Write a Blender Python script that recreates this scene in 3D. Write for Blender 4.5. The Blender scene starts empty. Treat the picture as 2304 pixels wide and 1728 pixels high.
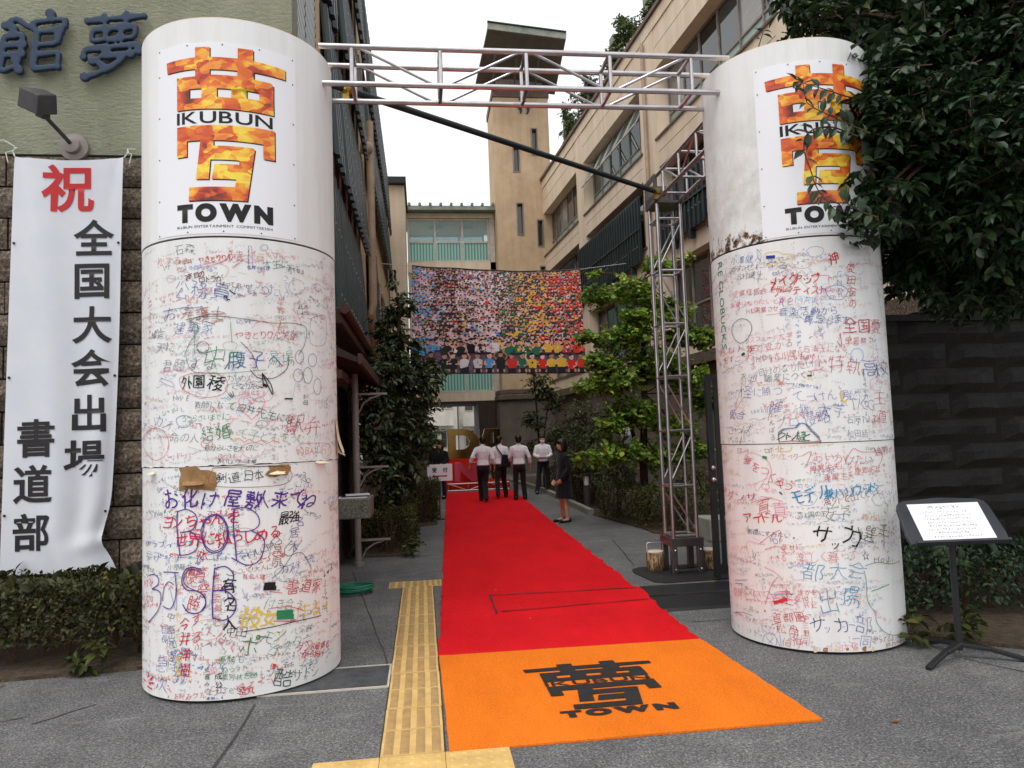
import bpy, bmesh, math, random
import numpy as np
from mathutils import Vector, Matrix, noise
from mathutils.geometry import tessellate_polygon

SC = bpy.context.scene
COL = SC.collection
random.seed(7)
RNG = np.random.default_rng(7)

# ------------------------------------------------------------------ camera
cam_data = bpy.data.cameras.new('camera')
cam_data.sensor_width = 36.0
cam_data.lens = 1640.0 / 2304.0 * 36.0
cam_data.clip_end = 2000.0
cam_data.clip_start = 0.05
camera = bpy.data.objects.new('camera', cam_data)
COL.objects.link(camera)
CR = [[0.9919236, 0.0262299, -0.1240952], [-0.1218167, -0.0755261, -0.9896749], [-0.0353315, 0.9967988, -0.0717209]]
camera.matrix_world = Matrix([CR[0] + [0.0], CR[1] + [0.0], CR[2] + [1.68], [0, 0, 0, 1]])
SC.camera = camera

# ------------------------------------------------------------------ sky: white overcast
SUN_EL, SUN_AZ = math.radians(62), math.radians(215)
world = bpy.data.worlds.new('World')
SC.world = world
world.use_nodes = True
wn, wl = world.node_tree.nodes, world.node_tree.links
wn.clear()
w_out = wn.new('ShaderNodeOutputWorld')
w_bg = wn.new('ShaderNodeBackground')
w_sky = wn.new('ShaderNodeTexSky')
w_sky.sky_type = 'NISHITA'
w_sky.sun_disc = False
w_sky.sun_elevation = SUN_EL
w_sky.sun_rotation = SUN_AZ
w_sky.dust_density = 6.0
w_sky.air_density = 1.0
w_hsv = wn.new('ShaderNodeHueSaturation')
w_hsv.inputs['Saturation'].default_value = 0.10
w_mix = wn.new('ShaderNodeMixRGB')              # even cloud cover over the sky
w_mix.inputs['Fac'].default_value = 0.8
w_mix.inputs['Color2'].default_value = (12.4, 12.5, 12.75, 1)
wl.new(w_sky.outputs['Color'], w_hsv.inputs['Color'])
wl.new(w_hsv.outputs['Color'], w_mix.inputs['Color1'])
wl.new(w_mix.outputs['Color'], w_bg.inputs['Color'])
w_bg.inputs['Strength'].default_value = 0.10
wl.new(w_bg.outputs['Background'], w_out.inputs['Surface'])

sun_data = bpy.data.lights.new('sun', 'SUN')
sun_data.energy = 1.2
sun_data.angle = math.radians(40)
sun_data.color = (1.0, 0.97, 0.93)
sun = bpy.data.objects.new('sun', sun_data)
COL.objects.link(sun)
_d = Vector((math.sin(SUN_AZ) * math.cos(SUN_EL), math.cos(SUN_AZ) * math.cos(SUN_EL), math.sin(SUN_EL)))
sun.rotation_euler = _d.to_track_quat('Z', 'Y').to_euler()
sun.location = _d * 60

SC.view_settings.view_transform = 'Standard'
SC.view_settings.look = 'None'
SC.view_settings.exposure = 0.12
SC.view_settings.gamma = 1.0
SC.view_settings.use_curve_mapping = False
SC.cycles.use_adaptive_sampling = True
SC.cycles.adaptive_threshold = 0.02
SC.cycles.max_bounces = 6
SC.cycles.diffuse_bounces = 3
SC.cycles.glossy_bounces = 3
SC.cycles.transparent_max_bounces = 12

# ------------------------------------------------------------------ helpers
def S(r, g, b):
    return tuple(((c / 255) / 12.92 if c / 255 <= 0.04045 else ((c / 255 + 0.055) / 1.055) ** 2.4) for c in (r, g, b))

WORLD = {}

def tag(o, label=None, cat=None, group=None, kind=None):
    if label: o['label'] = label
    if cat: o['category'] = cat
    if group: o['group'] = group
    if kind: o['kind'] = kind
    return o

def empty(name, loc, label=None, cat=None, group=None):
    o = bpy.data.objects.new(name, None)
    o.empty_display_size = 0.1
    COL.objects.link(o)
    o.location = loc
    WORLD[o] = Vector(loc)
    return tag(o, label, cat, group)

def link_mesh(name, me, mat, parent=None, origin=(0, 0, 0)):
    """me's vertices are in world space when origin is given as the object's world origin already subtracted"""
    o = bpy.data.objects.new(name, me)
    COL.objects.link(o)
    if mat and not me.materials:
        me.materials.append(mat)
    if parent is not None:
        o.parent = parent
        o.location = Vector(origin) - WORLD[parent]
    else:
        o.location = origin
    WORLD[o] = Vector(origin)
    return o

class MB:
    def __init__(s):
        s.v, s.f = [], []
    def add(s, vs, fs):
        n = len(s.v)
        s.v += [tuple(p) for p in vs]
        s.f += [tuple(i + n for i in f) for f in fs]
        return s
    def box(s, x0, x1, y0, y1, z0, z1):
        return s.add([(x0, y0, z0), (x1, y0, z0), (x1, y1, z0), (x0, y1, z0), (x0, y0, z1), (x1, y0, z1), (x1, y1, z1), (x0, y1, z1)],
                     [(3, 2, 1, 0), (4, 5, 6, 7), (0, 1, 5, 4), (1, 2, 6, 5), (2, 3, 7, 6), (3, 0, 4, 7)])
    def obox(s, c, size, rot=None):
        a, b, d = size[0] / 2, size[1] / 2, size[2] / 2
        M_ = rot if rot is not None else Matrix.Identity(3)
        vs = [Vector(c) + M_ @ Vector(p) for p in [(-a, -b, -d), (a, -b, -d), (a, b, -d), (-a, b, -d), (-a, -b, d), (a, -b, d), (a, b, d), (-a, b, d)]]
        return s.add(vs, [(3, 2, 1, 0), (4, 5, 6, 7), (0, 1, 5, 4), (1, 2, 6, 5), (2, 3, 7, 6), (3, 0, 4, 7)])
    def bar(s, p, q, w, h=None):
        p, q = Vector(p), Vector(q)
        h = h or w
        d = q - p
        L = d.length
        up = Vector((0, 0, 1)) if abs(d.normalized().z) < 0.95 else Vector((0, 1, 0))
        x = d.normalized(); y = up.cross(x).normalized(); z = x.cross(y)
        return s.obox((p + q) / 2, (L, w, h), Matrix((x, y, z)).transposed())
    def tube(s, pts, r, n=8, cap=True):
        pts = [Vector(p) for p in pts]
        k = len(pts)
        rs = r if isinstance(r, (list, tuple)) else [r] * k
        base = len(s.v)
        prev = None
        for i, p in enumerate(pts):
            t = (pts[min(i + 1, k - 1)] - pts[max(i - 1, 0)])
            t = t.normalized() if t.length > 1e-9 else Vector((0, 0, 1))
            if prev is None:
                a = Vector((0, 0, 1)) if abs(t.z) < 0.9 else Vector((1, 0, 0))
                u = t.cross(a).normalized()
            else:
                u = (prev - t * prev.dot(t)).normalized()
            prev = u
            w = t.cross(u)
            for j in range(n):
                a = 2 * math.pi * j / n
                s.v.append(tuple(p + (u * math.cos(a) + w * math.sin(a)) * rs[i]))
        for i in range(k - 1):
            for j in range(n):
                s.f.append((base + i * n + j, base + i * n + (j + 1) % n, base + (i + 1) * n + (j + 1) % n, base + (i + 1) * n + j))
        if cap:
            s.f.append(tuple(base + j for j in range(n))[::-1])
            s.f.append(tuple(base + (k - 1) * n + j for j in range(n)))
        return s
    def rod(s, p, q, r, n=10):
        return s.tube([p, q], r, n)
    def lathe(s, c, prof, n=24, ax=None):
        """prof: list of (radius, height) round the vertical through c"""
        base = len(s.v)
        for r, h in prof:
            for j in range(n):
                a = 2 * math.pi * j / n
                s.v.append((c[0] + r * math.cos(a), c[1] + r * math.sin(a), c[2] + h))
        for i in range(len(prof) - 1):
            for j in range(n):
                s.f.append((base + i * n + j, base + i * n + (j + 1) % n, base + (i + 1) * n + (j + 1) % n, base + (i + 1) * n + j))
        s.f.append(tuple(base + j for j in range(n))[::-1])
        s.f.append(tuple(base + (len(prof) - 1) * n + j for j in range(n)))
        return s
    def sphere(s, c, r, nu=14, nv=9):
        rx, ry, rz = r if isinstance(r, (tuple, list)) else (r, r, r)
        base = len(s.v)
        for i in range(nv + 1):
            ph = math.pi * i / nv
            for j in range(nu):
                a = 2 * math.pi * j / nu
                s.v.append((c[0] + rx * math.sin(ph) * math.cos(a), c[1] + ry * math.sin(ph) * math.sin(a), c[2] - rz * math.cos(ph)))
        for i in range(nv):
            for j in range(nu):
                s.f.append((base + i * nu + j, base + i * nu + (j + 1) % nu, base + (i + 1) * nu + (j + 1) % nu, base + (i + 1) * nu + j))
        return s
    def prism(s, poly, axis, d0, d1):
        """poly: 2D points; axis 'y': (x,z) pushed along y ; 'x': (y,z) ; 'z': (x,y)"""
        f3 = {'y': lambda p, d: (p[0], d, p[1]), 'x': lambda p, d: (d, p[0], p[1]), 'z': lambda p, d: (p[0], p[1], d)}[axis]
        n = len(poly)
        base = len(s.v)
        s.v += [f3(p, d0) for p in poly] + [f3(p, d1) for p in poly]
        s.f.append(tuple(base + i for i in range(n)))
        s.f.append(tuple(base + n + i for i in range(n))[::-1])
        for i in range(n):
            s.f.append((base + i, base + n + i, base + n + (i + 1) % n, base + (i + 1) % n))
        return s
    def mesh(s, name, origin=(0, 0, 0), fix=True):
        me = bpy.data.meshes.new(name)
        o = origin
        me.from_pydata([(p[0] - o[0], p[1] - o[1], p[2] - o[2]) for p in s.v], [], s.f)
        if fix:
            bm = bmesh.new(); bm.from_mesh(me)
            bmesh.ops.recalc_face_normals(bm, faces=bm.faces)
            bm.to_mesh(me); bm.free()
        me.update()
        return me
    def build(s, name, mat, parent=None, origin=None, smooth=False, bevel=0, label=None, cat=None, group=None, kind=None, fix=True):
        if origin is None:
            if parent is not None:
                origin = WORLD[parent]
            else:
                xs = [p[0] for p in s.v]; ys = [p[1] for p in s.v]; zs = [p[2] for p in s.v]
                origin = ((min(xs) + max(xs)) / 2, (min(ys) + max(ys)) / 2, min(zs))
        me = s.mesh(name, origin, fix)
        if smooth:
            me.shade_smooth()
            if smooth == 'auto':
                sharp_by_angle(me)
        o = link_mesh(name, me, mat, parent, origin)
        if bevel:
            b = o.modifiers.new('bevel', 'BEVEL'); b.width = bevel; b.segments = 2; b.limit_method = 'ANGLE'; b.angle_limit = math.radians(40)
        return tag(o, label, cat, group, kind)

def sharp_by_angle(me, ang=40):
    bm = bmesh.new(); bm.from_mesh(me)
    for e in bm.edges:
        e.smooth = len(e.link_faces) == 2 and e.calc_face_angle(0) < math.radians(ang)
    bm.to_mesh(me); bm.free()

def inst(name, me, loc, parent=None, rot=None, scale=None):
    o = bpy.data.objects.new(name, me)
    COL.objects.link(o)
    if parent is not None:
        o.parent = parent
        o.location = Vector(loc) - WORLD[parent]
    else:
        o.location = loc
    if rot is not None: o.rotation_euler = rot
    if scale is not None: o.scale = scale
    WORLD[o] = Vector(loc)
    return o

def np_mesh(name, V, F, attr=None, attrname='tint'):
    """V (n,3) array, F (m,k) array of equal-sized faces; attr: per-vertex scalar or rgb"""
    me = bpy.data.meshes.new(name)
    V = np.asarray(V, dtype=np.float32); F = np.asarray(F, dtype=np.int32)
    me.vertices.add(len(V)); me.vertices.foreach_set('co', V.ravel())
    m, k = F.shape
    me.loops.add(m * k); me.loops.foreach_set('vertex_index', F.ravel())
    me.polygons.add(m); me.polygons.foreach_set('loop_start', np.arange(0, m * k, k, dtype=np.int32))
    me.update(calc_edges=True)
    if attr is not None:
        a = np.asarray(attr, dtype=np.float32)
        if a.ndim == 1:
            at = me.attributes.new(attrname, 'FLOAT', 'POINT'); at.data.foreach_set('value', a)
        else:
            at = me.attributes.new(attrname, 'FLOAT_COLOR', 'POINT')
            at.data.foreach_set('color', np.hstack([a, np.ones((len(a), 1), np.float32)]).ravel())
    me.validate()
    return me

# ------------------------------------------------------------------ materials
def _new(name):
    m = bpy.data.materials.new(name)
    m.use_nodes = True
    nt = m.node_tree
    b = nt.nodes['Principled BSDF']
    return m, nt.nodes, nt.links, b

def _noise(N, L, co, scale, detail=5, rough=0.6, stretch=None):
    n = N.new('ShaderNodeTexNoise')
    n.inputs['Scale'].default_value = scale; n.inputs['Detail'].default_value = detail; n.inputs['Roughness'].default_value = rough
    if stretch:
        mp = N.new('ShaderNodeMapping'); mp.inputs['Scale'].default_value = stretch
        L.new(co, mp.inputs['Vector']); co = mp.outputs['Vector']
    L.new(co, n.inputs['Vector'])
    return n.outputs['Fac']

def _ramp(N, L, fac, stops):
    r = N.new('ShaderNodeValToRGB')
    e = r.color_ramp.elements
    while len(e) < len(stops): e.new(0.5)
    for i, (p, c) in enumerate(stops):
        e[i].position = p; e[i].color = (*c[:3], 1)
    L.new(fac, r.inputs['Fac'])
    return r.outputs['Color']

def _mix(N, L, fac, a, b, mode='MIX'):
    m = N.new('ShaderNodeMixRGB'); m.blend_type = mode
    for s, v in (('Fac', fac), ('Color1', a), ('Color2', b)):
        if hasattr(v, 'is_linked'): L.new(v, m.inputs[s])
        elif isinstance(v, (int, float)): m.inputs[s].default_value = v
        else: m.inputs[s].default_value = (*v[:3], 1)
    return m.outputs['Color']

def _bump(N, L, b, h, strength, dist):
    n = N.new('ShaderNodeBump'); n.inputs['Strength'].default_value = strength; n.inputs['Distance'].default_value = dist
    L.new(h, n.inputs['Height'])
    L.new(n.outputs['Normal'], b.inputs['Normal'])
    return n

def _co(N, kind='Object'):
    return N.new('ShaderNodeTexCoord').outputs[kind]

def _pos(N):
    return N.new('ShaderNodeNewGeometry').outputs['Position']

def mat(name, c, rough=0.6, metal=0.0, c2=None, scale=5.0, stretch=None, bump=0.0, bscale=60.0, bdist=0.004, spec=0.4, lo=0.35, hi=0.65, world=True):
    m, N, L, b = _new(name)
    b.inputs['Roughness'].default_value = rough; b.inputs['Metallic'].default_value = metal
    b.inputs['Specular IOR Level'].default_value = spec
    co = _pos(N) if world else _co(N)
    if c2 is None:
        c2 = tuple(x * 0.82 for x in c)
    L.new(_ramp(N, L, _noise(N, L, co, scale, 6, 0.65, stretch), [(lo, c), (hi, c2)]), b.inputs['Base Color'])
    if bump:
        _bump(N, L, b, _noise(N, L, co, bscale, 4, 0.6), bump, bdist)
    return m

def mat_plain(name, c, rough=0.6, metal=0.0, spec=0.4):
    m, N, L, b = _new(name)
    b.inputs['Base Color'].default_value = (*c, 1); b.inputs['Roughness'].default_value = rough
    b.inputs['Metallic'].default_value = metal; b.inputs['Specular IOR Level'].default_value = spec
    return m

def mat_leaf(name, dark, light, trans=0.25, rough=0.45, spec=0.35):
    m, N, L, b = _new(name)
    a = N.new('ShaderNodeAttribute'); a.attribute_name = 'tint'
    oi = N.new('ShaderNodeObjectInfo')
    ad = N.new('ShaderNodeMath'); ad.operation = 'ADD'; L.new(a.outputs['Fac'], ad.inputs[0])
    mu = N.new('ShaderNodeMath'); mu.operation = 'MULTIPLY'; mu.inputs[1].default_value = 0.0; L.new(oi.outputs['Random'], mu.inputs[0]); L.new(mu.outputs[0], ad.inputs[1])
    mid = tuple((x + y) / 2 for x, y in zip(dark, light))
    col = _ramp(N, L, ad.outputs[0], [(0.0, dark), (0.55, mid), (0.93, light), (1.0, (light[0] * 2.2, light[1] * 1.25, light[2]))])
    L.new(col, b.inputs['Base Color'])
    b.inputs['Roughness'].default_value = rough; b.inputs['Specular IOR Level'].default_value = spec
    tr = N.new('ShaderNodeBsdfTranslucent'); L.new(col, tr.inputs['Color'])
    mx = N.new('ShaderNodeMixShader'); mx.inputs['Fac'].default_value = trans
    L.new(b.outputs['BSDF'], mx.inputs[1]); L.new(tr.outputs['BSDF'], mx.inputs[2])
    L.new(mx.outputs['Shader'], N['Material Output'].inputs['Surface'])
    return m

def mat_attr(name, rough=0.6, attr='ink', spec=0.3):
    m, N, L, b = _new(name)
    a = N.new('ShaderNodeAttribute'); a.attribute_name = attr
    L.new(a.outputs['Color'], b.inputs['Base Color'])
    b.inputs['Roughness'].default_value = rough; b.inputs['Specular IOR Level'].default_value = spec
    return m

def mat_glass(name, tint, alpha=0.35, rough=0.05):
    """thin pane: partly see-through, mirror-like at a glance"""
    m, N, L, b = _new(name)
    b.inputs['Base Color'].default_value = (*tint, 1); b.inputs['Roughness'].default_value = rough
    b.inputs['Specular IOR Level'].default_value = 0.8
    t = N.new('ShaderNodeBsdfTransparent')
    t.inputs['Color'].default_value = (*[min(1, 0.6 + 0.4 * x) for x in tint], 1)
    mx = N.new('ShaderNodeMixShader'); mx.inputs['Fac'].default_value = alpha
    L.new(t.outputs['BSDF'], mx.inputs[1]); L.new(b.outputs['BSDF'], mx.inputs[2])
    L.new(mx.outputs['Shader'], N['Material Output'].inputs['Surface'])
    return m

def mat_granite(name, cols, scale=38.0, rough=0.75, bump=0.6):
    m, N, L, b = _new(name)
    co = _pos(N)
    v = N.new('ShaderNodeTexVoronoi'); v.inputs['Scale'].default_value = scale; L.new(co, v.inputs['Vector'])
    f1 = _ramp(N, L, _noise(N, L, co, scale * 0.9, 5, 0.7), [(0.34, cols[0]), (0.46, cols[1]), (0.58, cols[2]), (0.72, cols[3])])
    f2 = _ramp(N, L, v.outputs['Distance'], [(0.1, (0.45, 0.45, 0.45)), (0.6, (1, 1, 1))])
    c = _mix(N, L, 0.7, f1, f2, 'MULTIPLY')
    big = _ramp(N, L, _noise(N, L, co, 2.2, 3), [(0.3, (0.75, 0.75, 0.75)), (0.7, (1.1, 1.08, 1.05))])
    L.new(_mix(N, L, 1.0, c, big, 'MULTIPLY'), b.inputs['Base Color'])
    b.inputs['Roughness'].default_value = rough
    _bump(N, L, b, _noise(N, L, co, 28, 6, 0.7), bump, 0.02)
    return m

def mat_stucco(name, c, c2, bump=0.9, streak=True):
    m, N, L, b = _new(name)
    co = _pos(N)
    col = _ramp(N, L, _noise(N, L, co, 1.3, 6, 0.7), [(0.3, c), (0.7, c2)])
    if streak:
        st = _ramp(N, L, _noise(N, L, co, 1.0, 5, 0.6, (3.0, 3.0, 0.25)), [(0.42, (0.72, 0.7, 0.66)), (0.62, (1, 1, 1))])
        col = _mix(N, L, 0.4, col, st, 'MULTIPLY')
    L.new(col, b.inputs['Base Color'])
    b.inputs['Roughness'].default_value = 0.85; b.inputs['Specular IOR Level'].default_value = 0.2
    _bump(N, L, b, _noise(N, L, co, 15, 5, 0.75, (1, 1, 2.2)), bump, 0.02 + 0.045 * (bump > .8))
    return m

# --- lettering: glyphs of Blender's own built-in font turned into flat meshes
_GC = {}
def glyph(ch, w=0.0, res=4):
    key = (ch, w, res)
    if key not in _GC:
        cu = bpy.data.curves.new('g', 'FONT')
        cu.body = ch; cu.size = 1.0; cu.resolution_u = res; cu.offset = w; cu.fill_mode = 'FRONT'
        ob = bpy.data.objects.new('g', cu); COL.objects.link(ob)
        dg = bpy.context.evaluated_depsgraph_get(); dg.update()
        me = bpy.data.meshes.new_from_object(ob.evaluated_get(dg))
        V = np.array([v.co[:2] for v in me.vertices], dtype=np.float32).reshape(-1, 2)
        T = []
        for p in me.polygons:
            vs = list(p.vertices)
            for i in range(1, len(vs) - 1):
                T.append((vs[0], vs[i], vs[i + 1]))
        T = np.array(T, dtype=np.int32).reshape(-1, 3)
        bpy.data.objects.remove(ob); bpy.data.curves.remove(cu); bpy.data.meshes.remove(me)
        _GC[key] = (V, T)
    return _GC[key]

def prime_glyphs(keys):
    """make many glyph meshes in one go"""
    obs = []
    for key in keys:
        if key in _GC: continue
        ch, w, res = key
        cu = bpy.data.curves.new('g', 'FONT')
        cu.body = ch; cu.size = 1.0; cu.resolution_u = res; cu.offset = w; cu.fill_mode = 'FRONT'
        ob = bpy.data.objects.new('g', cu); COL.objects.link(ob); obs.append((key, ob, cu))
    dg = bpy.context.evaluated_depsgraph_get(); dg.update()
    for key, ob, cu in obs:
        me = ob.evaluated_get(dg).to_mesh()
        V = np.array([v.co[:2] for v in me.vertices], dtype=np.float32).reshape(-1, 2)
        me.calc_loop_triangles()
        T = np.array([tuple(t.vertices) for t in me.loop_triangles], dtype=np.int32).reshape(-1, 3)
        _GC[key] = (V, T)
        ob.to_mesh_clear()
    for key, ob, cu in obs:
        bpy.data.objects.remove(ob); bpy.data.curves.remove(cu)

def slice2d(V, T, axis, step):
    """cut a flat triangle mesh along lines so that it can be bent"""
    bm = bmesh.new()
    vs = [bm.verts.new((float(p[0]), float(p[1]), 0)) for p in V]
    for t in T:
        try: bm.faces.new([vs[i] for i in t])
        except ValueError: pass
    lo, hi = float(V[:, axis].min()), float(V[:, axis].max())
    k = math.floor(lo / step) + 1
    no = (1, 0, 0) if axis == 0 else (0, 1, 0)
    while k * step < hi:
        co = (k * step, 0, 0) if axis == 0 else (0, k * step, 0)
        bmesh.ops.bisect_plane(bm, geom=bm.verts[:] + bm.edges[:] + bm.faces[:], plane_co=co, plane_no=no, dist=1e-6)
        k += 1
    bmesh.ops.triangulate(bm, faces=bm.faces[:])
    bm.verts.index_update()
    V2 = np.array([v.co[:2] for v in bm.verts], dtype=np.float32).reshape(-1, 2)
    T2 = np.array([[v.index for v in f.verts] for f in bm.faces], dtype=np.int32).reshape(-1, 3)
    bm.free()
    return V2, T2

_GS = {}
def glyph_sliced(ch, w, k):
    if (ch, w, k) not in _GS:
        V, T = glyph(ch, w)
        _GS[(ch, w, k)] = slice2d(V, T, 0, 1.0 / k) if len(V) else (V, T)
    return _GS[(ch, w, k)]

def fill_poly(outer, holes=()):
    loops = [[Vector((x, y, 0)) for x, y in outer]] + [[Vector((x, y, 0)) for x, y in h] for h in holes]
    tris = tessellate_polygon(loops)
    pts = [p for lp in loops for p in lp]
    return np.array([(p.x, p.y) for p in pts], np.float32), np.array(tris, np.int32)

class Flat:
    """collects flat coloured print, later laid on a surface"""
    def __init__(s): s.V, s.T, s.C, s.n = [], [], [], 0
    def add(s, V, T, c):
        if len(V) == 0: return
        s.V.append(np.asarray(V, np.float32)); s.T.append(np.asarray(T, np.int32) + s.n)
        s.C.append(np.tile(np.array(c, np.float32), (len(V), 1))); s.n += len(V)
    def arrays(s):
        return np.vstack(s.V), np.vstack(s.T), np.vstack(s.C)

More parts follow.
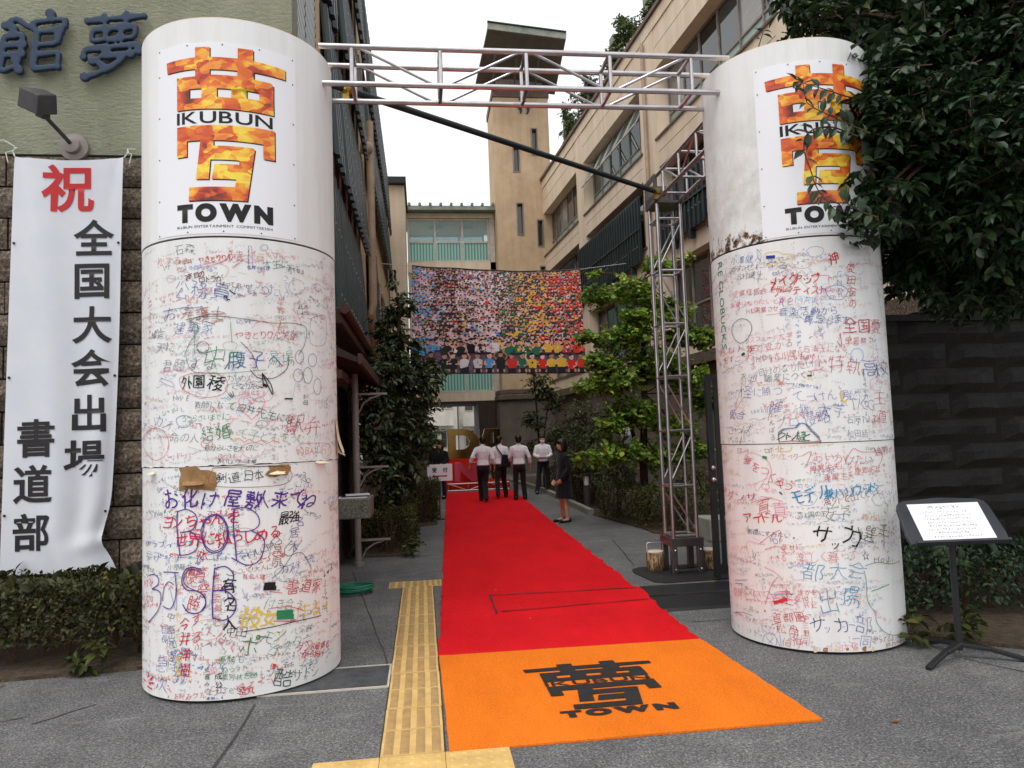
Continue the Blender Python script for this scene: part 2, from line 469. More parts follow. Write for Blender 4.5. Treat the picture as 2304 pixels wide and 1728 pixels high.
# ================================================================== what is written on the columns: angle, height, size, text, ink, pen, direction, tilt, stretch
GRAFFITI_A=[(-112.4, 3.044, 0.084, '石森', 'dg', -1, 'h', -5.5, 1.04),
(-99.1, 2.954, 0.051, 'やきとりりん', 'r', 1, 'h', 6.9, 1.0),
(-82.6, 2.995, 0.058, '先生', 'r', 0, 'h', 7.4, 1.0),
(-70.6, 3.005, 0.055, 'オールフルーツ', 'o', -1, 'h', 2.9, 1.0),
(-63.6, 2.943, 0.07, '大生に', 'g', 0, 'h', 6.2, 1.0),
(-107.8, 2.844, 0.049, '2年目の', 'm', 1, 'h', 7.3, 1.0),
(-98.7, 2.818, 0.053, 'ロトラが', 'k', 1, 'h', 6.0, 1.0),
(-87.4, 2.795, 0.041, 'はってまいり', 'm', 0, 'h', -8.2, 1.0),
(-110.8, 2.757, 0.14, '公務員', 'b', -1, 'h', -4.4, 1.03),
(-78.5, 2.741, 0.071, 'に', 'b', -1, 'h', 2.0, 1.0),
(-71.7, 2.754, 0.093, 'なりたい', 'b', -1, 'h', 0.2, 1.0),
(-118.7, 2.599, 0.116, 'お', 'b', -1, 'h', -5.2, 1.15),
(-107.3, 2.593, 0.108, '弁護士', 'bk', -1, 'h', -3.5, 1.0),
(-106.8, 2.587, 0.103, '弁護士', 'o', -1, 'h', -5.2, 1.0),
(-112.0, 2.498, 0.097, '建築家', 'b', -1, 'h', -3.9, 1.04),
(-55.9, 2.691, 0.062, '世界平和', 'o', 0, 'v', 5.8, 1.01),
(-44.0, 2.661, 0.036, 'よしの', 'k', -1, 'h', 7.2, 1.2),
(-44.1, 2.62, 0.036, 'しょうた', 'k', -1, 'h', 6.8, 1.19),
(-79.1, 2.435, 0.068, 'やきとりりん天使', 'r', 0, 'h', 0.7, 1.0),
(-79.5, 2.529, 0.04, 'LOVE', 'b', -1, 'h', 1.0, 1.0),
(-132.8, 2.471, 0.055, '綾会', 'k', -1, 'h', 0.9, 1.53),
(-126.5, 2.373, 0.076, '天に', 'bk', -1, 'h', -1.6, 1.33),
(-121.2, 2.235, 0.095, '君臨する', 'bk', -1, 'h', 2.1, 1.19),
(-92.3, 2.272, 0.177, '中', 'g', -1, 'h', -1.4, 1.0),
(-80.1, 2.264, 0.131, '腹子へ', 'b', 0, 'h', -0.0, 1.0),
(-82.2, 2.262, 0.131, '月', 'g', 0, 'h', -0.3, 1.0),
(-60.6, 2.273, 0.113, '湯場', 'g', -1, 'h', 4.1, 1.0),
(-107.5, 2.118, 0.095, '外', 'k', 1, 'h', -2.6, 1.0),
(-100.4, 2.122, 0.099, '園', 'k', 1, 'h', -2.2, 1.0),
(-91.1, 2.111, 0.117, '稜', 'k', 1, 'h', -1.5, 1.0),
(-83.1, 2.141, 0.068, 'かめんライ', 'bk', -1, 'h', -2.9, 1.0),
(-81.0, 2.083, 0.047, 'になりたい', 'bk', -1, 'h', -0.8, 1.0),
(-83.2, 1.949, 0.068, 'て、', 'g', 0, 'h', -1.3, 1.0),
(-77.7, 1.943, 0.075, '白井先生になる', 'dg', 0, 'h', -15.9, 1.0),
(-101.4, 1.965, 0.054, '教師にな', 'bk', -1, 'h', -2.1, 1.0),
(-109.6, 1.877, 0.052, 'うつらさいまでに', 'g', 0, 'h', 0.4, 1.01),
(-128.7, 1.864, 0.086, 'カン', 'b', -1, 'h', -11.9, 1.39),
(-118.8, 1.832, 0.072, 'テ', 'bk', -1, 'h', -2.2, 1.15),
(-115.9, 1.755, 0.079, '命の人と', 'bk', -1, 'h', -4.4, 1.1),
(-96.0, 1.779, 0.108, '結婚', 'g', 0, 'h', -5.0, 1.0),
(-82.0, 1.762, 0.081, 'して子どもをうむ。', 'g', -1, 'h', -6.1, 1.0),
(-47.4, 1.807, 0.148, '駅弁', 'r', -1, 'h', -3.2, 1.13),
(-44.4, 1.63, 0.071, 'NBAに行く', 'r', -1, 'h', 0.3, 1.18),
(-89.2, 1.614, 0.049, 'DCI-1', 'bk', -1, 'h', -2.2, 1.0),
(-96.1, 1.68, 0.047, '自分らしさを大切に', 'dg', -1, 'h', -4.1, 1.0),
(-89.3, 1.582, 0.037, 'おいしいケーキ屋', 'k', -1, 'h', -3.4, 1.0),
(-110.8, 2.958, 0.054, 'NBA', 'r', -1, 'h', -0.4, 1.01),
(-126.4, 2.976, 0.063, '松する!!', 'o', -1, 'h', -5.4, 1.32),
(-112.9, 2.894, 0.056, 'やっ', 'r', -1, 'h', -0.8, 1.04),
(-83.2, 1.849, 0.098, 'ゲームサービス', 'pk', -1, 'h', -5.9, 1.0),
(-93.4, 1.929, 0.04, 'はい', 'o', -1, 'h', -1.8, 1.0),
(-78.1, 2.039, 0.04, '八段になる', 'pk', -1, 'h', -0.7, 1.0),
(-40.3, 2.019, 0.043, 'お母', 'bk', -1, 'v', 1.6, 1.28),
(-115.3, 2.021, 0.051, 'NWE', 'bk', -1, 'h', -2.8, 1.09),
(-136.5, 1.824, 0.05, 'ミト', 'r', -1, 'h', -9.7, 1.71),
(-73.3, 2.907, 0.033, '世界の料理', 'b', -1, 'h', 1.7, 1.0),
(-50.2, 2.919, 0.036, '天下取る', 'bk', -1, 'h', 3.1, 1.07),
(-88.9, 1.475, 0.091, '剣道', 'k', 0, 'h', -0.4, 1.0),
(-74.7, 1.477, 0.091, '日本', 'k', 0, 'h', 0.1, 1.0),
(-42.4, 1.425, 0.055, 'NO', 'k', -1, 'h', -3.9, 1.22),
(-118.9, 1.334, 0.143, 'お', 'pu', 1, 'h', -0.2, 1.15),
(-106.3, 1.332, 0.143, '化', 'pu', 1, 'h', -1.3, 1.0),
(-94.9, 1.328, 0.129, 'け', 'pu', 1, 'h', -2.3, 1.0),
(-82.7, 1.326, 0.131, '屋敷', 'pu', 1, 'h', -3.3, 1.0),
(-66.8, 1.303, 0.117, '人', 'pu', 1, 'h', -4.3, 1.0),
(-57.4, 1.299, 0.147, '来て', 'pu', 1, 'h', -1.0, 1.0),
(-39.1, 1.268, 0.144, 'ね', 'pu', 1, 'h', -5.4, 1.3),
(-55.9, 1.364, 0.061, 'ボーカリスト', 'pu', 0, 'h', 4.2, 1.0),
(-121.3, 1.185, 0.1, 'ヨンちゃんを', 'cr', 1, 'h', 2.1, 1.19),
(-111.8, 1.064, 0.103, '世界に知らしめる', 'cr', 1, 'h', 1.6, 1.02),
(-67.0, 1.078, 0.082, '‼', 'cr', 1, 'h', -5.7, 1.0),
(-89.5, 1.12, 0.085, '酒蔵', 'bk', -1, 'h', -3.1, 1.0),
(-55.7, 1.168, 0.094, '最', 'k', 1, 'v', -5.8, 1.0),
(-49.0, 1.176, 0.088, '強', 'k', 1, 'v', -6.0, 1.09),
(-49.4, 1.06, 0.083, '居木', 'pu', 0, 'v', -7.0, 1.08),
(-45.1, 1.132, 0.072, '名', 'pu', 0, 'v', -6.5, 1.16),
(-59.5, 1.058, 0.078, '大草原', 'br', 0, 'v', -6.4, 1.0),
(-99.9, 0.956, 0.1, '体育祭', 'r', 0, 'v', -1.8, 1.0),
(-106.0, 0.826, 0.103, '優', 'r', 0, 'v', -0.6, 1.0),
(-104.6, 0.653, 0.106, '勝', 'r', 0, 'v', -0.7, 1.0),
(-103.3, 0.543, 0.101, 'する', 'r', 0, 'v', -0.8, 1.0),
(-102.4, 0.357, 0.073, '‼', 'r', 0, 'v', -0.9, 1.0),
(-109.4, 0.517, 0.09, '今井洋樹', 'r', 1, 'v', 0.7, 1.0),
(-91.7, 0.947, 0.054, 'ばなみ', 'k', 0, 'v', -3.1, 1.0),
(-91.3, 0.81, 0.059, '家田委員長', 'r', -1, 'v', -3.4, 1.0),
(-85.1, 0.753, 0.109, '有名人', 'k', 1, 'v', -4.6, 1.0),
(-85.7, 0.459, 0.084, '沖田', 'k', 0, 'h', -5.2, 1.0),
(-81.3, 0.918, 0.059, 'シャトルに勝つ', 'k', 0, 'h', 18.8, 1.0),
(-55.6, 0.823, 0.071, 'カステラ売', 'b', 0, 'h', 10.7, 1.0),
(-82.2, 0.843, 0.045, 'っこいい大人になる', 'br', -1, 'h', 3.6, 1.0),
(-76.9, 0.807, 0.04, '有名人健', 'r', 0, 'h', -5.8, 1.0),
(-50.4, 0.688, 0.106, '書道家', 'r', 0, 'h', -4.8, 1.04),
(-63.9, 0.612, 0.083, '付き合う', 'dg', -1, 'h', -12.7, 1.0),
(-73.3, 0.523, 0.152, '彼', 'y', 1, 'h', -7.7, 1.0),
(-64.0, 0.527, 0.143, '女', 'y', 1, 'h', -9.4, 1.0),
(-43.8, 0.508, 0.122, '作', 'y', 0, 'h', -12.1, 1.17),
(-34.7, 0.511, 0.099, 'る‼', 'y', 1, 'h', -7.4, 1.39),
(-74.7, 0.336, 0.144, 'ポ', 'g', 0, 'h', -8.3, 1.0),
(-69.3, 0.384, 0.096, 'ケ', 'g', 0, 'h', -9.3, 1.0),
(-64.8, 0.391, 0.096, 'モ', 'g', 0, 'h', -10.1, 1.0),
(-58.4, 0.392, 0.104, 'ン', 'g', 0, 'h', -11.2, 1.0),
(-62.1, 0.279, 0.109, 'マスター', 'g', -1, 'h', 10.9, 1.0),
(-46.3, 0.272, 0.056, 'ダンス頑張る', 'r', 1, 'h', -11.5, 1.11),
(-43.1, 0.212, 0.059, 'からあげ', 'r', 1, 'h', -11.7, 1.16),
(-56.8, 0.09, 0.135, '酷', 'dg', 0, 'h', -13.6, 1.0),
(-48.6, 0.102, 0.091, 'サトシ', 'dg', 0, 'h', -8.4, 1.04),
(-44.2, 0.169, 0.054, '上る', 'g', -1, 'h', -14.9, 1.15),
(-55.3, 0.187, 0.049, 'キキ', 'dg', 0, 'h', -13.2, 1.0),
(-94.2, 0.091, 0.09, 'Forest', 'bk', -1, 'h', -3.4, 1.0),
(-76.6, 0.053, 0.105, '勢', 'r', 0, 'h', -9.1, 1.0),
(-91.2, 0.176, 0.051, '成公', 'k', 1, 'v', -4.3, 1.0),
(-89.1, 0.277, 0.058, '優勝も', 'g', 0, 'h', -2.7, 1.0),
(-87.9, 0.214, 0.051, 'ねらう!!!', 'g', -1, 'h', 3.1, 1.0),
(-87.5, 0.162, 0.046, '栗原桃志郎', 'g', -1, 'h', -1.3, 1.0),
(-115.2, 0.044, 0.05, 'お好みグループ', 'r', -1, 'h', 5.3, 1.02),
(-142.0, 1.03, 0.053, 'グラフィック', 'b', 0, 'h', 4.0, 2.0),
(-140.8, 0.935, 0.063, 'デザイナーになる!', 'b', -1, 'h', 3.7, 1.97),
(-119.0, 0.887, 0.044, '小原麻由', 'bk', -1, 'h', 1.6, 1.13),
(-114.0, 0.562, 0.064, 'センター団長', 'y', 0, 'v', 1.7, 1.03),
(-119.0, 0.56, 0.074, '中富悦', 'bk', -1, 'v', 2.9, 1.12),
(-124.0, 0.471, 0.057, '団長', 'b', -1, 'v', 4.4, 1.22),
(-117.9, 0.382, 0.062, '団長', 'b', -1, 'v', 3.3, 1.09),
(-126.0, 0.237, 0.114, '急次', 'b', -1, 'v', 6.1, 1.26),
(-112.6, 0.199, 0.136, '券', 'b', -1, 'v', 2.4, 1.0),
(-96.7, 0.221, 0.041, '狂喜みの', 'k', 0, 'v', -2.5, 1.0),
(-96.8, 0.031, 0.034, '酒屋とみ', 'bl', 1, 'h', -3.6, 1.0),
(-45.0, 0.401, 0.061, '今井', 'bk', -1, 'h', -12.9, 1.15),
(-62.6, 0.19, 0.046, '優しい', 'r', 1, 'h', -17.3, 1.0),
(-39.5, 0.286, 0.054, 'DO', 'r', 0, 'v', -14.4, 1.27)]
GRAFFITI_B=[(-93.3, 2.949, 0.105, '神', 'r', 1, 'h', -0.6, 1.0),
(-131.6, 2.784, 0.106, 'メイク', 'r', 1, 'h', 6.5, 1.0),
(-116.8, 2.791, 0.088, 'アップ', 'r', 1, 'h', 0.7, 1.0),
(-129.1, 2.711, 0.082, 'アーティスト', 'r', 1, 'h', -1.1, 1.0),
(-104.5, 2.695, 0.066, 'しゃべる', 'pk', -1, 'h', -3.2, 1.0),
(-126.2, 2.638, 0.082, 'RE:', 'b', 0, 'h', -6.7, 1.0),
(-116.6, 2.638, 0.079, 'MAKE', 'lb', -1, 'h', -5.3, 1.0),
(-126.4, 2.551, 0.077, '音楽活動から', 'b', 0, 'h', -2.1, 1.0),
(-111.1, 2.479, 0.082, '専念します。', 'b', 0, 'h', -1.8, 1.0),
(-84.8, 2.424, 0.134, '全国', 'r', 0, 'h', 0.2, 1.06),
(-64.1, 2.418, 0.124, '優', 'r', -1, 'h', 3.5, 1.78),
(-152.4, 2.366, 0.056, 'クスフォード大学', 'pk', 0, 'h', 1.4, 1.09),
(-150.2, 2.295, 0.075, '絶対受かる!', 'r', -1, 'h', 2.3, 1.06),
(-144.6, 2.216, 0.064, 'HIDS', 'r', -1, 'h', 1.8, 1.0),
(-132.1, 2.229, 0.06, '大川理化', 'r', -1, 'h', 1.0, 1.0),
(-113.6, 2.26, 0.06, '石油王になる', 'r', -1, 'h', -1.6, 1.0),
(-135.9, 2.196, 0.045, 'エリートになる道地', 'r', -1, 'h', 0.9, 1.0),
(-142.9, 2.109, 0.071, '自分のなりたい', 'bk', -1, 'h', 4.7, 1.0),
(-156.9, 2.079, 0.075, '赤池', 'bk', -1, 'h', -1.7, 1.17),
(-138.8, 2.055, 0.071, '職業につく!!!', 'bk', -1, 'h', 1.5, 1.0),
(-107.5, 2.14, 0.144, '少特執', 'r', -1, 'h', -5.0, 1.0),
(-70.5, 2.107, 0.157, '高', 'b', -1, 'h', 0.9, 1.43),
(-56.5, 2.092, 0.139, '校', 'b', -1, 'h', 2.4, 2.0),
(-86.7, 2.308, 0.067, '早暑頼', 'r', -1, 'h', -0.4, 1.03),
(-81.8, 2.862, 0.082, '愛田安の', 'r', 0, 'v', 2.1, 1.11),
(-90.2, 2.824, 0.062, 'GND', 'b', -1, 'v', -0.0, 1.0),
(-159.4, 3.027, 0.061, '小澤健人', 'b', -1, 'h', -6.8, 1.22),
(-166.4, 2.967, 0.069, 'しあわせになる', 'bk', -1, 'h', -7.3, 1.39),
(-155.9, 2.894, 0.055, '沢村健斗', 'bk', -1, 'h', -5.1, 1.15),
(-159.7, 2.758, 0.055, '企業経営会を期待', 'r', -1, 'h', -4.6, 1.22),
(-163.5, 2.675, 0.049, '女優になりたいと思う', 'pk', -1, 'h', -4.4, 1.31),
(-150.3, 2.603, 0.051, 'HID実業させ', 'r', -1, 'h', -3.7, 1.07),
(-181.5, 2.32, 0.059, 'まじな人生', 'r', 0, 'h', -3.2, 2.0),
(-174.6, 2.241, 0.058, 'をすごす', 'r', 0, 'h', -1.8, 1.69),
(-156.2, 1.963, 0.121, '怪', 'b', -1, 'h', -4.0, 1.16),
(-146.7, 1.956, 0.085, 'に勝つ', 'b', -1, 'h', -0.2, 1.02),
(-120.3, 1.899, 0.097, 'てっけん男に', 'b', -1, 'h', 0.2, 1.0),
(-114.9, 1.733, 0.11, '侵略', 'b', -1, 'h', 6.2, 1.0),
(-132.1, 1.711, 0.097, 'プロ', 'b', -1, 'h', 2.9, 1.0),
(-117.9, 1.807, 0.078, '個', 'b', -1, 'h', -2.6, 1.0),
(-105.4, 1.795, 0.11, '大学', 'b', -1, 'h', -2.3, 1.0),
(-86.3, 1.835, 0.122, 'TKG', 'bk', -1, 'h', 0.3, 1.04),
(-89.4, 1.71, 0.066, '石原', 'bk', -1, 'h', 0.0, 1.0),
(-77.4, 1.712, 0.086, 'No.1', 'bk', -1, 'h', 0.1, 1.21),
(-90.0, 1.608, 0.066, '和田結', 'bk', -1, 'h', -0.1, 1.0),
(-63.6, 1.868, 0.124, '王道', 'r', -1, 'v', 0.2, 1.82),
(-138.1, 1.775, 0.053, 'がんばろ', 'dg', 0, 'v', -2.6, 1.0),
(-134.6, 1.835, 0.118, '曜', 'b', -1, 'h', -3.0, 1.0),
(-151.8, 1.808, 0.059, 'takeda', 'lb', -1, 'h', 4.2, 1.09),
(-170.4, 1.785, 0.074, '愛合', 'b', 0, 'h', 0.3, 1.53),
(-173.4, 1.675, 0.082, 'さらば', 'bk', -1, 'h', -4.6, 1.63),
(-132.7, 1.607, 0.079, 'クト人と', 'dg', 1, 'h', -1.7, 1.0),
(-120.3, 1.609, 0.073, '結', 'g', 1, 'h', -1.9, 1.0),
(-142.8, 1.502, 0.05, 'ロボット', 'br', 0, 'h', 5.0, 1.0),
(-138.7, 1.455, 0.053, 'クリエイター', 'o', 0, 'h', -0.5, 1.0),
(-158.3, 1.424, 0.089, '夢をつくろう', 'cr', 0, 'h', -32.1, 1.07),
(-111.1, 1.449, 0.091, 'おいかけたい', 'r', -1, 'h', -5.9, 1.0),
(-114.4, 1.361, 0.057, '専業主夫になる', 'r', -1, 'h', 3.0, 1.0),
(-106.1, 1.293, 0.06, '専業主夫', 'r', -1, 'h', 2.6, 1.0),
(-86.2, 1.332, 0.064, '慶郷拓哉', 'r', -1, 'h', 0.9, 1.03),
(-125.1, 1.146, 0.115, 'モデル', 'cy', 1, 'h', 10.8, 1.0),
(-105.8, 1.168, 0.079, '兼', 'cy', 1, 'h', -1.4, 1.0),
(-99.9, 1.178, 0.095, 'ハリウッド', 'cy', 1, 'h', 6.0, 1.0),
(-79.3, 1.203, 0.081, 'スター', 'cy', 0, 'h', 1.3, 1.15),
(-180.2, 1.129, 0.078, 'ダンサー', 'cr', 0, 'h', 3.2, 1.97),
(-107.6, 1.115, 0.074, '海外で出ていい', 'br', 0, 'h', 7.1, 1.0),
(-77.7, 1.495, 0.04, 'Dark Angel', 'bk', -1, 'h', 0.8, 1.2),
(-67.7, 1.466, 0.068, '世界の', 'r', -1, 'h', 3.4, 1.55),
(-121.8, 1.998, 0.05, 'Universal', 'b', -1, 'h', -7.8, 1.0),
(-131.6, 2.018, 0.052, '夫', 'o', 0, 'h', -4.0, 1.0),
(-161.3, 0.97, 0.095, 'アイドル', 'r', 1, 'h', 4.6, 1.25),
(-106.1, 1.023, 0.111, '女子', 'k', -1, 'h', -1.2, 1.0),
(-111.3, 0.864, 0.165, 'サ', 'k', 1, 'h', -0.3, 1.0),
(-104.0, 0.793, 0.093, 'ッ', 'k', 1, 'h', -1.2, 1.0),
(-93.6, 0.852, 0.18, 'カ', 'k', 1, 'h', -2.7, 1.0),
(-87.3, 0.827, 0.054, 'ー', 'k', 0, 'h', -3.6, 1.0),
(-81.8, 0.864, 0.142, '選手', 'k', -1, 'h', -5.8, 1.09),
(-124.5, 0.696, 0.09, '楽しく暮らす', 'r', -1, 'h', 4.4, 1.0),
(-118.4, 0.587, 0.172, '都', 'cy', -1, 'h', 1.7, 1.0),
(-103.1, 0.6, 0.146, '大', 'cy', -1, 'h', -1.2, 1.0),
(-90.9, 0.607, 0.155, '会', 'cy', -1, 'h', -3.4, 1.0),
(-110.1, 0.374, 0.181, '出', 'cy', -1, 'h', 0.6, 1.0),
(-96.3, 0.407, 0.168, '場', 'cy', -1, 'h', -2.5, 1.0),
(-118.0, 0.214, 0.128, 'サ', 'n', 0, 'h', 2.9, 1.0),
(-112.0, 0.188, 0.07, 'ッ', 'n', 0, 'h', 1.5, 1.0),
(-103.8, 0.212, 0.135, 'カ', 'n', 0, 'h', -0.7, 1.0),
(-96.9, 0.214, 0.07, 'ー', 'n', 0, 'h', -2.5, 1.0),
(-89.6, 0.218, 0.143, '部', 'b', -1, 'h', -4.3, 1.0),
(-95.2, 0.112, 0.071, '一', 'b', 0, 'h', -3.0, 1.0),
(-88.8, 0.096, 0.099, '同', 'b', -1, 'h', -4.7, 1.0),
(-142.6, 0.24, 0.087, '首都圏', 'r', 0, 'h', 8.1, 1.0),
(-140.4, 0.151, 0.081, '松', 'r', 0, 'h', 8.3, 1.0),
(-132.2, 0.14, 0.087, '学', 'r', 0, 'h', 6.6, 1.0),
(-137.2, 0.061, 0.082, '偵僚', 'r', -1, 'h', 4.3, 1.0),
(-124.8, 0.26, 0.051, '中三野', 'r', -1, 'v', 4.3, 1.0),
(-111.8, 0.055, 0.065, 'M2B大塚', 'pk', -1, 'h', 1.7, 1.0),
(-178.6, 0.35, 0.102, '朝日四季', 'pk', -1, 'h', 11.2, 1.86),
(-129.0, 0.385, 0.062, '幸世にする?', 'r', -1, 'h', 4.6, 1.0),
(-126.8, 0.441, 0.053, '誰かを', 'r', -1, 'h', 3.9, 1.0),
(-123.4, 0.349, 0.045, 'M3C', 'r', -1, 'h', 3.6, 1.0),
(-135.9, 0.407, 0.134, '主', 'r', -1, 'h', 5.8, 1.0),
(-144.0, 0.674, 0.059, 'できる', 'r', -1, 'h', 9.0, 1.0),
(-135.0, 0.767, 0.056, '幸せに', 'r', -1, 'h', 5.5, 1.0),
(-84.7, 0.708, 0.067, '☆', 'k', 0, 'h', -4.2, 1.04),
(-76.2, 0.676, 0.076, 'Hoshi', 'k', -1, 'h', -9.8, 1.21),
(-147.6, 1.062, 0.146, '真', 'cr', -1, 'h', 2.8, 1.02),
(-136.6, 1.043, 0.145, '真', 'pk', -1, 'h', 2.0, 1.0),
(-159.8, 0.865, 0.049, '新橋にすみたい。', 'n', 0, 'h', -0.7, 1.18),
(-143.2, 0.82, 0.059, 'POP', 'b', -1, 'h', -1.6, 1.0),
(-123.8, 1.017, 0.047, '恋と国の王', 'dg', -1, 'h', 2.9, 1.0),
(-125.7, 0.09, 0.081, '同', 'r', -1, 'h', 5.3, 1.0),
(-81.9, 0.095, 0.05, '思ってるよ', 'br', -1, 'h', -3.4, 1.05),
(-71.7, 0.044, 0.048, '終わりまで', 'br', -1, 'h', -4.2, 1.31),
(-83.9, 0.989, 0.054, '助けない', 'o', -1, 'h', -3.6, 1.06)]
